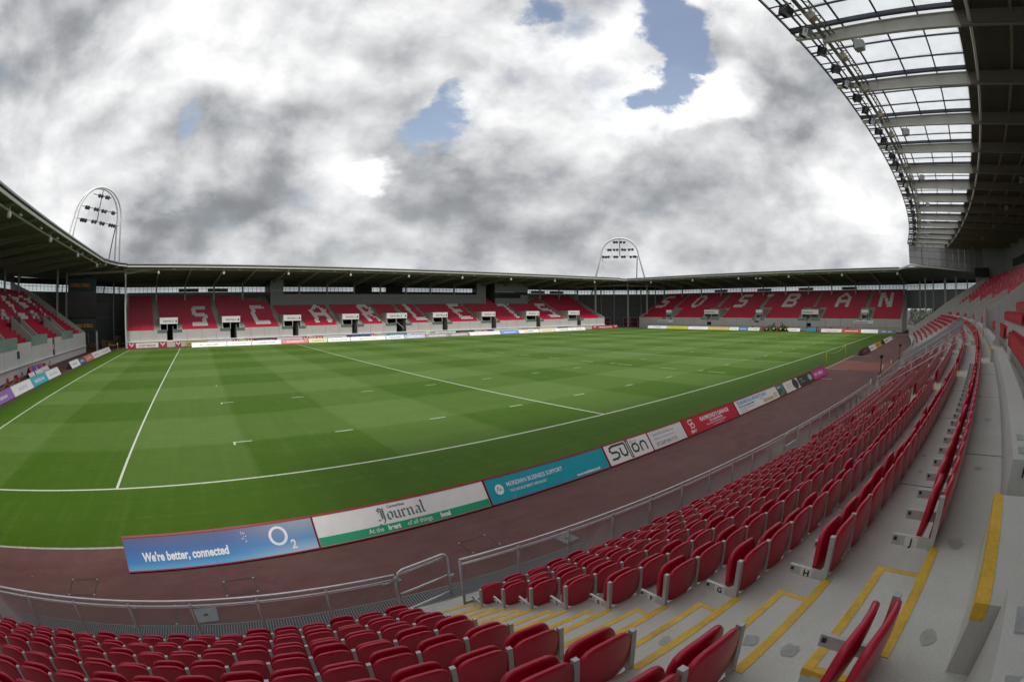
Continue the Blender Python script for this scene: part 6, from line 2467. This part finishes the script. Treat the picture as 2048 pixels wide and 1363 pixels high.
# beyond the tunnel mat
BG2 = 'boards beyond the terracotta mat'
t, f, fp = board(60.2, YB, 5.2, 0, 'dark maroon board first past the terracotta mat', print_mat((0.05, 0.022, 0.028)), group=BG2)
btext(f, fp, 'LOUNGE', 1.2, 0.3, 0.34, print_mat((0.3, 0.25, 0.25)), 0.004, sx=1.4)
t, f, fp = board(65.45, YB, 5.4, 0, 'white board between the maroon board and the amber board', M_BWHITE, group=BG2)
btext(f, fp, 'SPORTSWEAR', 0.6, 0.28, 0.30, P_GREY, 0.002, sx=1.3)
t, f, fp = board(70.9, YB, 5.3, 0, 'amber board past the terracotta mat', print_mat((0.60, 0.34, 0.03)), group=BG2)
btext(f, fp, 'PLANT HIRE', 0.7, 0.28, 0.34, P_CHAR, 0.006, sx=1.3)
t, f, fp = board(80.0, YB, 7.6, 0, 'long white board well past the amber board', M_BWHITE, group=BG2)
btext(f, fp, 'BUILDERS MERCHANTS', 0.7, 0.26, 0.36, P_GREY, 0.005, sx=1.2)
t, f, fp = board(87.7, YB, 5.2, 0, 'white board with a blue end furthest along the near touchline', M_BWHITE, group=BG2)
brect(f, fp, 2.6, 0.03, 5.1, 0.76, print_mat((0.10, 0.22, 0.48)))

# boards on the other three sides
def far_boards(specs, place, group, where):
    for a, b, col, lab, words_, tcol in specs:
        x, y, rz, L = place(a, b)
        t, f, fp = board(x, y, L, rz, lab, print_mat(col), 0.86, 0.9, frame=print_mat(tuple(c * 0.8 for c in col)), group=group)
        if words_:
            n = max(len(words_), 3)
            btext(f, fp, words_, L * 0.5, 0.27, 0.40, print_mat(tcol), 0.006, 'CENTER', min(2.2, L * 0.78 / (n * 0.27)))
pf = lambda a, b: (a, 70.95, 0.0, b - a)
W_, K_ = (0.79, 0.79, 0.78), (0.10, 0.11, 0.14)
far_boards([
 (2.2, 8.9, W_, 'white board facing the pitch opposite, first by the far corner of the goal line', 'W. J. WILLIAMS', K_),
 (9.0, 13.6, W_, 'white board with a slanted blue mark opposite', 'BUILDING SUPPLIES', (0.3, 0.32, 0.5)),
 (13.7, 19.4, (0.80, 0.77, 0.76), 'white board reading LLANELLI STAR opposite', 'LLANELLI STAR', K_),
 (19.5, 24.6, (0.62, 0.16, 0.17), 'salmon red board facing the pitch opposite', 'SCARLETS', W_),
 (24.7, 28.4, (0.68, 0.60, 0.34), 'pale yellow board opposite', 'CARPETS', (0.3, 0.2, 0.1)),
 (28.5, 33.0, W_, 'white board with small green print opposite', 'GARDEN CENTRE', (0.15, 0.35, 0.2)),
 (33.1, 40.4, W_, 'long white board with a grey oval opposite', 'MOTORS', (0.4, 0.42, 0.44)),
 (40.5, 44.5, (0.70, 0.72, 0.76), 'white board with blue print opposite', 'TRAVEL', (0.10, 0.16, 0.42)),
 (44.6, 49.2, (0.42, 0.46, 0.60), 'slate blue board opposite', 'SEASIDE NEWS', W_),
 (49.3, 54.8, (0.30, 0.27, 0.27), 'grey brown board with a green swoosh opposite', 'WARNERS', W_),
 (54.9, 59.8, (0.28, 0.26, 0.26), 'second grey brown board with a green swoosh opposite', 'WARNERS', W_),
 (59.9, 68.0, W_, 'longest plain white board opposite', 'FURNITURE WORLD', (0.5, 0.52, 0.55)),
 (68.1, 73.2, (0.16, 0.27, 0.60), 'bright blue board opposite', 'DAVIES CRANES', W_),
 (73.3, 79.4, W_, 'white board next to the bright blue board opposite', 'HOMES', K_),
 (79.5, 84.4, (0.74, 0.68, 0.50), 'cream board facing the pitch opposite', 'BAKERY', (0.45, 0.25, 0.08)),
 (84.5, 90.6, W_, 'white board past the cream board opposite', 'LEISURE', K_),
 (90.7, 95.2, W_, 'last white board of the row opposite', 'SIGNS', (0.2, 0.25, 0.5)),
], pf, 'boards along the far touchline', '')
pr_ = lambda a, b: (112.4, b, -PI / 2, b - a)
far_boards([
 (57.5, 63.8, W_, 'white board at the far end, beside the red doors', 'TYRES', K_),
 (50.8, 57.4, (0.55, 0.55, 0.06), 'lime yellow board at the far end', 'SOLAR ENERGY', (0.15, 0.2, 0.05)),
 (44.6, 50.7, W_, 'white board between the lime and orange boards at the far end', 'PHYSIO', (0.5, 0.5, 0.52)),
 (38.6, 44.5, (0.66, 0.46, 0.16), 'orange board behind the far goal line', 'INSURANCE', (0.6, 0.3, 0.1)),
 (35.9, 38.5, (0.74, 0.80, 0.76), 'short white board with green print at the far end', 'ECO', (0.2, 0.5, 0.3)),
 (33.4, 35.8, (0.05, 0.20, 0.55), 'short blue board at the far end', 'POOLS', W_),
 (30.2, 33.3, (0.62, 0.74, 0.68), 'pale green board at the far end', 'CARE', (0.5, 0.15, 0.2)),
 (19.6, 22.9, W_, 'short white board next to the green machines', 'DAIRY', K_),
 (9.2, 14.3, (0.74, 0.60, 0.62), 'white board with pink red print at the far end', 'Tomatoes', (0.62, 0.04, 0.08)),
 (4.6, 9.1, (0.60, 0.035, 0.05), 'bright red board at the far end', 'OFFICE-WORK', W_),
 (0.4, 4.5, W_, 'plain white board before the slate board at the far end', 'SALON', (0.5, 0.5, 0.5)),
 (-3.9, 0.3, (0.12, 0.15, 0.20), 'slate board at the far end', 'DJC   DJC', W_),
], pr_, 'boards behind the far goal line', '')
pl_ = lambda a, b: (-13.35, a, PI / 2, b - a)
far_boards([
 (15.2, 20.3, (0.26, 0.10, 0.42), 'purple recruitment board behind the near goal line', 'recruitment', W_),
 (20.4, 25.6, W_, 'white board with a faded multicolour logo behind the near goal line', 'SIGNS', (0.45, 0.45, 0.65)),
 (25.7, 30.4, (0.01, 0.42, 0.50), 'turquoise board behind the near goal line', 'MERIDIAN', W_),
 (30.5, 35.3, W_, 'white board with crest marks behind the near goal line', 'A A A A', (0.25, 0.28, 0.45)),
 (40.5, 45.0, W_, 'white board first past the gap behind the near goal line', 'PRINT', (0.35, 0.3, 0.45)),
 (45.1, 48.3, (0.08, 0.08, 0.26), 'navy board behind the near goal line', 'LEGAL', W_),
 (48.4, 53.7, (0.60, 0.16, 0.10), 'orange red board behind the near goal line', 'CARPETS', (0.7, 0.6, 0.45)),
 (53.8, 58.6, W_, 'white board next to the orange red board', 'HERITAGE', (0.4, 0.2, 0.3)),
 (58.7, 68.0, (0.78, 0.76, 0.78), 'long white board nearest the scoreboard corner', 'HAIR & BEAUTY', (0.55, 0.3, 0.35)),
], pl_, 'boards behind the near goal line', '')
# loose boards stored behind that row
t, f, fp = board(-16.4, 33.0, 4.2, PI / 2 - 0.1, 'red and blue board with a white dancing figure standing behind the row', print_mat((0.50, 0.02, 0.07)), 1.15, 1.1)
brect(f, fp, 0.7, 0.25, 3.4, 1.05, print_mat((0.03, 0.03, 0.30)))
m = MB()
stroke(m, [(0, 0), (0.12, 0.22), (0.05, 0.42), (0.2, 0.6)], 0.09)
stroke(m, [(-0.25, 0.3), (0.05, 0.42), (0.35, 0.3)], 0.07)
stroke(m, [(0.12, 0.22), (0.3, 0.02)], 0.08)
bflat(f, fp, m, P_WHITE, 1.9, 0.3, 'figure')
for k, (x, y, L, c) in enumerate(((-14.9, 29.0, 2.2, W_), (-15.0, 31.4, 2.6, W_), (-15.3, 34.3, 3.2, (0.72, 0.68, 0.72)))):
    lab = ('white board with grey birds lying loose behind the row', 'white board with dark shapes lying loose behind the row', 'white board with a purple stripe lying loose behind the row')[k]
    t, f, fp = board(x, y, L, PI / 2 + 0.06, lab, print_mat(c), 0.9, 0.9, group='loose boards by the near end stand')
    m = MB()
    for q in range(5):
        ellipse(m, q * 0.32, 0.1 * (q % 2), 0.12, 0.16, 10)
    bflat(f, fp, m, P_GREY, 0.4, 0.3, 'print_mark')
    if k == 2:
        brect(f, fp, 1.4, 0.15, 3.0, 0.4, print_mat((0.16, 0.12, 0.30)))

# boards on the low wall under the opposite stand
lowall = thing('perimeter_wall', 'low pale wall with fixed boards at the foot of the opposite stand', 'wall')
m = MB()
m.wbox(W_far, SF0 + 0.0, SF1 + 2.5, -2.75, -2.55, 0, 0.85, 0, 30)
m.build('wall_face', M_CONC, lowall)
M_CREST = worn('crest_red', (0.50, 0.02, 0.06), 0.45)
def wall_board(s0, s1, label, col, words_=None, tcol=None, crest=False, H=0.78):
    t = thing('wall_board', label, 'advertising board', (0, 0, 0), 0, 'boards on the low wall opposite')
    m = MB()
    m.wbox(W_far, s0, s1, -2.83, -2.76, 0.06, 0.06 + H, 0, max(1, int((s1 - s0) / 4)))
    f = m.build('face_panel', print_mat(col), t)
    sc = (s0 + s1) / 2
    x, y, _ = W_far(sc, -2.845, 0)
    if words_:
        lettering('lettering', words_, f, (x, y, 0.22), 0.55, print_mat(tcol), (PI / 2, 0, -sc / R_FAR), 0.014, 'CENTER', min(2.0, (s1 - s0) * 0.8 / (len(words_) * 0.37)))
    if crest:
        m = MB()
        r = min(0.3, (s1 - s0) * .36)
        for sg in (-1, 1):
            stroke(m, [(0, -0.10), (sg * r * 0.8, 0.10), (sg * r * 1.25, 0.24)], 0.17)
        stroke(m, [(-0.05, -0.22), (0.05, -0.22)], 0.1)
        o = m.build('wing_crest', P_WHITE, f)
        o.location = (x, y, 0.5)
        o.rotation_euler = (PI / 2, 0, -sc / R_FAR)
CR = (0.48, 0.02, 0.07)
def crest_at(xa, lab):
    wall_board(XF(xa), XF(xa + 1.6), lab, CR, crest=True)
wb = [
 (-11.3, -9.6, CR, None, None, True, 'crimson crest board at the scoreboard end of the low wall'),
 (-9.5, -5.0, W_, 'ATCOST WINDOWS', CR, False, 'white board reading ATCOST WINDOWS in red letters'),
 (-4.9, -3.2, CR, None, None, True, 'crimson crest board after the ATCOST WINDOWS board'),
 (-1.5, -0.3, CR, None, None, True, 'small crimson crest board past the yellow steps'),
 (0.4, 5.0, (0.50, 0.42, 0.12), 'GROUNDCARE', (0.10, 0.10, 0.05), False, 'mustard board on the low wall'),
 (5.2, 10.0, (0.72, 0.64, 0.68), 'UNIFORMS', (0.35, 0.12, 0.3), False, 'white board with mauve letters on the low wall'),
 (10.2, 11.5, CR, None, None, True, 'crimson crest board between mauve lettering and steps'),
 (13.0, 14.4, CR, None, None, True, 'crimson crest board before the plum board'),
 (14.5, 19.3, (0.13, 0.02, 0.07), 'VALLEY BREWERY', W_, False, 'plum board on the low wall'),
 (19.4, 24.6, (0.76, 0.72, 0.78), 'HOUSING', (0.5, 0.1, 0.2), False, 'pale lilac board on the low wall'),
 (24.7, 26.0, CR, None, None, True, 'crimson crest board after the lilac board'),
 (27.6, 29.0, CR, None, None, True, 'crimson crest board before the navy initials'),
 (29.1, 34.0, (0.74, 0.75, 0.80), 'TD PARTNERS', (0.05, 0.05, 0.30), False, 'white board with navy initials on the low wall'),
 (34.2, 39.4, (0.03, 0.06, 0.30), 'Lloyd & Howell Ltd', W_, False, 'blue board reading Lloyd and Howell'),
 (39.5, 40.8, CR, None, None, True, 'crimson crest board beside the blue builders board'),
 (43.2, 47.9, (0.02, 0.36, 0.42), 'CARTREFI', W_, False, 'teal board on the low wall'),
 (48.0, 53.4, W_, 'GRAVELLS', K_, False, 'white dealer board between teal board and steps'),
 (54.9, 60.0, W_, 'GRAVELLS', K_, False, 'white dealer board beside the black steel board'),
 (60.1, 64.9, (0.02, 0.022, 0.02), 'DYFED STEELS', (0.62, 0.42, 0.03), False, 'black board with yellow letters reading DYFED STEELS'),
 (67.0, 68.5, CR, None, None, True, 'crimson crest board after the black steel board'),
 (68.6, 70.2, (0.07, 0.03, 0.22), None, None, False, 'short indigo board on the low wall'),
 (70.3, 77.0, (0.72, 0.72, 0.78), 'RECRUIT', (0.3, 0.25, 0.5), False, 'pale grey board past the indigo board'),
 (78.4, 79.9, CR, None, None, True, 'crimson crest board before the last passage but one'),
 (82.0, 83.5, CR, None, None, True, 'crimson crest board past the last passage but one'),
 (83.6, 89.0, (0.76, 0.74, 0.76), 'KITCHENS', (0.4, 0.2, 0.3), False, 'off white board toward the far corner'),
 (89.2, 92.3, (0.10, 0.01, 0.05), 'ALES', W_, False, 'wine coloured board toward the far corner'),
 (92.4, 93.8, CR, None, None, True, 'crimson crest board after the wine coloured board'),
 (95.5, 96.9, CR, None, None, True, 'crimson crest board near the end of the low wall'),
 (100.8, 102.6, CR, None, None, True, 'crimson crest board before the last red board'),
 (102.7, 108.2, (0.62, 0.03, 0.04), 'WINDOWS', W_, False, 'red and white board last but one on the low wall'),
 (108.3, 110.0, CR, None, None, True, 'crimson crest board at the red door end of the low wall'),
]
for a, b, col, wds, tc_, cr_, lab in wb:
    wall_board(XF(a), XF(b), lab, col, wds, tc_, cr_)
M_BUFF = worn('yellow_buff_steps', (0.46, 0.33, 0.12), 0.8, 0, 0.12)
for a, b in ((-3.05, -1.65), (11.7, 12.9), (41.2, 43.0), (53.6, 54.8), (26.2, 27.4)):
    m = MB()
    for k in range(4):
        m.wbox(W_far, XF(a), XF(b), -2.5 + 0.55 * k, -1.96 + 0.55 * k, -0.01, 0.22 * (k + 1))
    st = m.build('access_steps', M_BUFF, lowall)

# ------------------------------------------------------------------ small things round the pitch
M_YPOST = worn('yellow_post', (0.60, 0.42, 0.03), 0.5)
def chain_pair(p0, p1, h, lab):
    t = thing('chain_barrier', lab, 'chain barrier', (0, 0, 0), 0, 'yellow chain barriers')
    for x, y in (p0, p1):
        m = MB()
        m.tube([(x, y, 0.0), (x, y, h)], 0.045, 8)
        m.lathe([(0.14, 0), (0.14, 0.03), (0.05, 0.05)], (x, y, 0.004), 10)
        m.build('post', M_YPOST, t)
    pts = []
    for k in range(13):
        q = k / 12
        pts.append((p0[0] + (p1[0] - p0[0]) * q, p0[1] + (p1[1] - p0[1]) * q, h - 0.06 - 0.42 * h * 4 * q * (1 - q) * .62))
    m = MB()
    m.tube(pts, 0.022, 5)
    m.build('chain', worn('pale_yellow_chain', (0.62, 0.55, 0.25), 0.5), t)
chain_pair((46.74, -4.66), (55.76, -4.5), 1.55, 'two yellow posts with a slack chain beside the terracotta mat')
chain_pair((-14.2, 70.3), (-12.6, 71.3), 1.15, 'two yellow posts with a chain at the scoreboard corner')
for k, (x, y) in enumerate(((44.6, -10.25), (57.9, -10.55))):
    t = thing('floor_lamp_post', ('black ball-topped post before the terracotta mat', 'black ball-topped post past the terracotta mat')[k], 'post', (x, y, 0))
    m = MB()
    m.tube([(0, 0, 0.05), (0, 0, 1.35)], 0.045, 8)
    m.build('pole', M_BLACK, t)
    m = MB()
    m.lathe([(0.0, 1.28), (0.14, 1.34), (0.19, 1.46), (0.14, 1.58), (0.0, 1.62)], (0, 0, 0), 10)
    m.build('ball_top', M_BLACK, t)
    m = MB()
    m.lathe([(0.24, 0.0), (0.24, 0.12), (0.06, 0.2)], (0, 0, 0), 10)
    m.build('foot', M_BLACK, t)
for k, (x, y) in enumerate(((47.5, -10.0), (52.5, -10.2))):
    t = thing('low_hurdle', ('white tubular hurdle lying at the near side of the mat', 'white tubular hurdle lying at the far side of the mat')[k], 'hurdle', (x, y, 0), 0.1)
    m = MB()
    for z in (0.12, 0.32):
        m.tube([(-0.9, 0, z), (0.9, 0, z)], 0.03, 6)
    m.build('rail', M_WHITE, t)
    m = MB()
    for a in (-0.85, 0.85):
        m.tube([(a, 0, 0), (a, 0, 0.34)], 0.03, 6)
    m.build('leg', M_WHITE, t)
# red folding chairs along the near end stand
def chair_proto(loc, rz, lab):
    t = thing('folding_chair', lab, 'chair', loc, rz, 'red folding chairs along the near end stand')
    m = MB()
    m.box((-0.24, -0.22, 0.42), (0.24, 0.22, 0.47))
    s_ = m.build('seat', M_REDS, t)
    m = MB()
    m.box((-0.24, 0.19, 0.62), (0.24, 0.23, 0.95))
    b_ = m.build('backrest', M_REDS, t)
    ls = []
    for sx in (-1, 1):
        m = MB()
        m.bar((sx * 0.22, -0.25, 0), (sx * 0.22, 0.21, 0.9), 0.035, 0.035)
        m.bar((sx * 0.20, 0.25, 0), (sx * 0.20, -0.18, 0.44), 0.035, 0.035)
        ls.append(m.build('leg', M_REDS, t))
    note_kids(t, [s_, b_] + ls)
    return t
ch_spots = [(-16.2, 18.8), (-16.1, 21.4), (-16.0, 24.0), (-16.0, 26.6), (-16.3, 28.8), (-16.6, 37.5), (-16.9, 40.6)]
ch_lab = ['red folding chair by the purple board', 'red folding chair behind the purple board end', 'red folding chair behind the logo board', 'red folding chair between logo and turquoise boards', 'red folding chair beside the loose boards',
          'red folding chair past the red and blue board', 'red folding chair on its own by the grey post']
c0 = None
for k, (x, y) in enumerate(ch_spots):
    if c0 is None:
        c0 = chair_proto((x, y, 0), -PI / 2 + 0.3, ch_lab[k])
    else:
        c = copy_tree(c0)
        c.location = (x, y, 0)
        c.rotation_euler = (0, 0, -PI / 2 + random.uniform(-0.9, 0.9))
        c['label'] = ch_lab[k]
# orange rope between the chairs
m = MB()
pts = []
for (x0, y0), (x1, y1) in zip(ch_spots[:5], ch_spots[1:5]):
    for k in range(6):
        q = k / 6
        pts.append((x0 + (x1 - x0) * q, y0 + (y1 - y0) * q, 0.55 - 0.25 * 4 * q * (1 - q)))
m.tube(pts, 0.04, 5)
tag(m.build('rope', worn('orange_rope', (0.55, 0.30, 0.05), 0.7)), 'orange rope strung between the red folding chairs', 'rope')
# red chairs and crates along the far end wall
far_spots = [(116.2, 33.6), (116.3, 31.0), (116.2, 29.4), (116.2, 24.0), (116.2, 19.0), (116.2, 16.2), (116.2, 12.8), (116.2, 8.6)]
for k, (x, y) in enumerate(far_spots):
    c = copy_tree(c0)
    c.location = (x, y, 0)
    c.rotation_euler = (0, 0, PI / 2 + random.uniform(-0.5, 0.5))
    c['label'] = 'red folding chair at the foot of the far end wall'
    c['group'] = 'red chairs at the far end wall'
# ride-on grass machines parked at the far end
M_MGREEN = worn('machine_green', (0.025, 0.085, 0.022), 0.4, 0, 0.12)
def machine(x, y, rz, big, lab):
    t = thing('grass_machine', lab, 'mower', (x, y, 0), rz)
    m = MB()
    L = 2.6 if big else 1.9
    m.hexa([(-L / 2, -0.55, 0.5), (L / 2, -0.55, 0.5), (L / 2, 0.55, 0.5), (-L / 2, 0.55, 0.5), (-L / 2, -0.5, 1.15), (L * .1, -0.5, 1.0), (L * .1, 0.5, 1.0), (-L / 2, 0.5, 1.15)])
    m.box((L * .12, -0.45, 1.0), (L * .3, 0.45, 1.25))
    m.build('body', M_MGREEN, t)
    for sx, r in ((-L * .33, 0.5), (L * .34, 0.42)):
        for sy in (-1, 1):
            m = MB()
            m.tube([(sx, sy * 0.62, r), (sx, sy * 0.9, r)], r, 14)
            wl_ = m.build('wheel', M_BLACK, t)
            m = MB()
            m.tube([(sx, sy * 0.905, r), (sx, sy * 0.93, r)], r * .5, 10)
            m.build('rim', M_YPOST, wl_)
    m = MB()
    m.box((-L * .22, -0.28, 1.15), (L * .0, 0.28, 1.3))
    m.box((-L * .28, -0.28, 1.3), (-L * .2, 0.28, 1.75))
    m.build('driver_seat', M_BLACK, t)
    m = MB()
    for sy in (-0.5, 0.5):
        m.tube([(-L * .38, sy, 1.1), (-L * .38, sy, 2.15)], 0.04, 6)
    m.tube([(-L * .38, -0.5, 2.15), (-L * .38, 0.5, 2.15)], 0.04, 6)
    m.build('roll_bar', M_BLACK, t)
    m = MB()
    m.tube([(L * .12, 0, 1.2), (L * .03, 0, 1.5)], 0.03, 6)
    m.lathe([(0.2, 0), (0.22, 0.03), (0.2, 0.05)], (L * .02, 0, 1.5), 12)
    m.build('steering_wheel', M_BLACK, t)
    m = MB()
    for sy in (-0.75, 0.0, 0.75):
        m.tube([(L * .62, sy - 0.33, 0.2), (L * .62, sy + 0.33, 0.2)], 0.17, 10)
    m.bar((L * .45, -0.9, 0.4), (L * .45, 0.9, 0.4), 0.1, 0.1)
    m.build('cutting_unit', M_MGREEN, t)
machine(112.6, 27.2, PI / 2 + 0.2, True, 'larger green ride-on mower parked among the far end boards')
machine(112.9, 23.8, -PI / 2, False, 'smaller green ride-on mower beside the short white board')
for k, (y, c, lab) in enumerate(((29.2, (0.55, 0.05, 0.09), 'red pad leaning by the larger mower'), (28.6, (0.16, 0.10, 0.40), 'violet pad leaning by the larger mower'), (25.3, (0.50, 0.03, 0.06), 'dark red pad between the two mowers'))):
    t = thing('tackle_pad', lab, 'pad', (112.8, y, 0), 0.1)
    m = MB()
    m.box((-0.12, -0.3, 0.0), (0.12, 0.3, 0.98))
    m.build('cushion', print_mat(c), t)
    m = MB()
    m.box((-0.18, -0.12, 0.45), (-0.121, 0.12, 0.55))
    m.build('strap', M_BLACK, t)
for k, (y0, y1) in enumerate(((19.3, 16.5), (15.0, 11.8))):
    t, f, fp = board(115.6, y0, abs(y1 - y0), -PI / 2, ('turquoise board lying by the far end wall', 'second turquoise board lying by the passage in the far end wall')[k], print_mat((0.01, 0.36, 0.44)), 0.9, 0.9)
for o in bpy.data.objects:
    if '_h' in o:
        del o['_h']

# ------------------------------------------------------------------ lettering becomes plain mesh
bpy.context.view_layer.update()
dg = bpy.context.evaluated_depsgraph_get()
fonts = [o for o in S.objects if o.type == 'FONT']
made = []
for o in fonts:
    me = bpy.data.meshes.new_from_object(o.evaluated_get(dg))
    me.name = 'lettering'
    made.append((o, me))
for o, me in made:
    nm, par, loc, rot, scl = o.name, o.parent, o.location.copy(), o.rotation_euler.copy(), o.scale.copy()
    cu = o.data
    bpy.data.objects.remove(o)
    n = bpy.data.objects.new(nm, me)
    COL.objects.link(n)
    n.parent = par
    n.location, n.rotation_euler, n.scale = loc, rot, scl
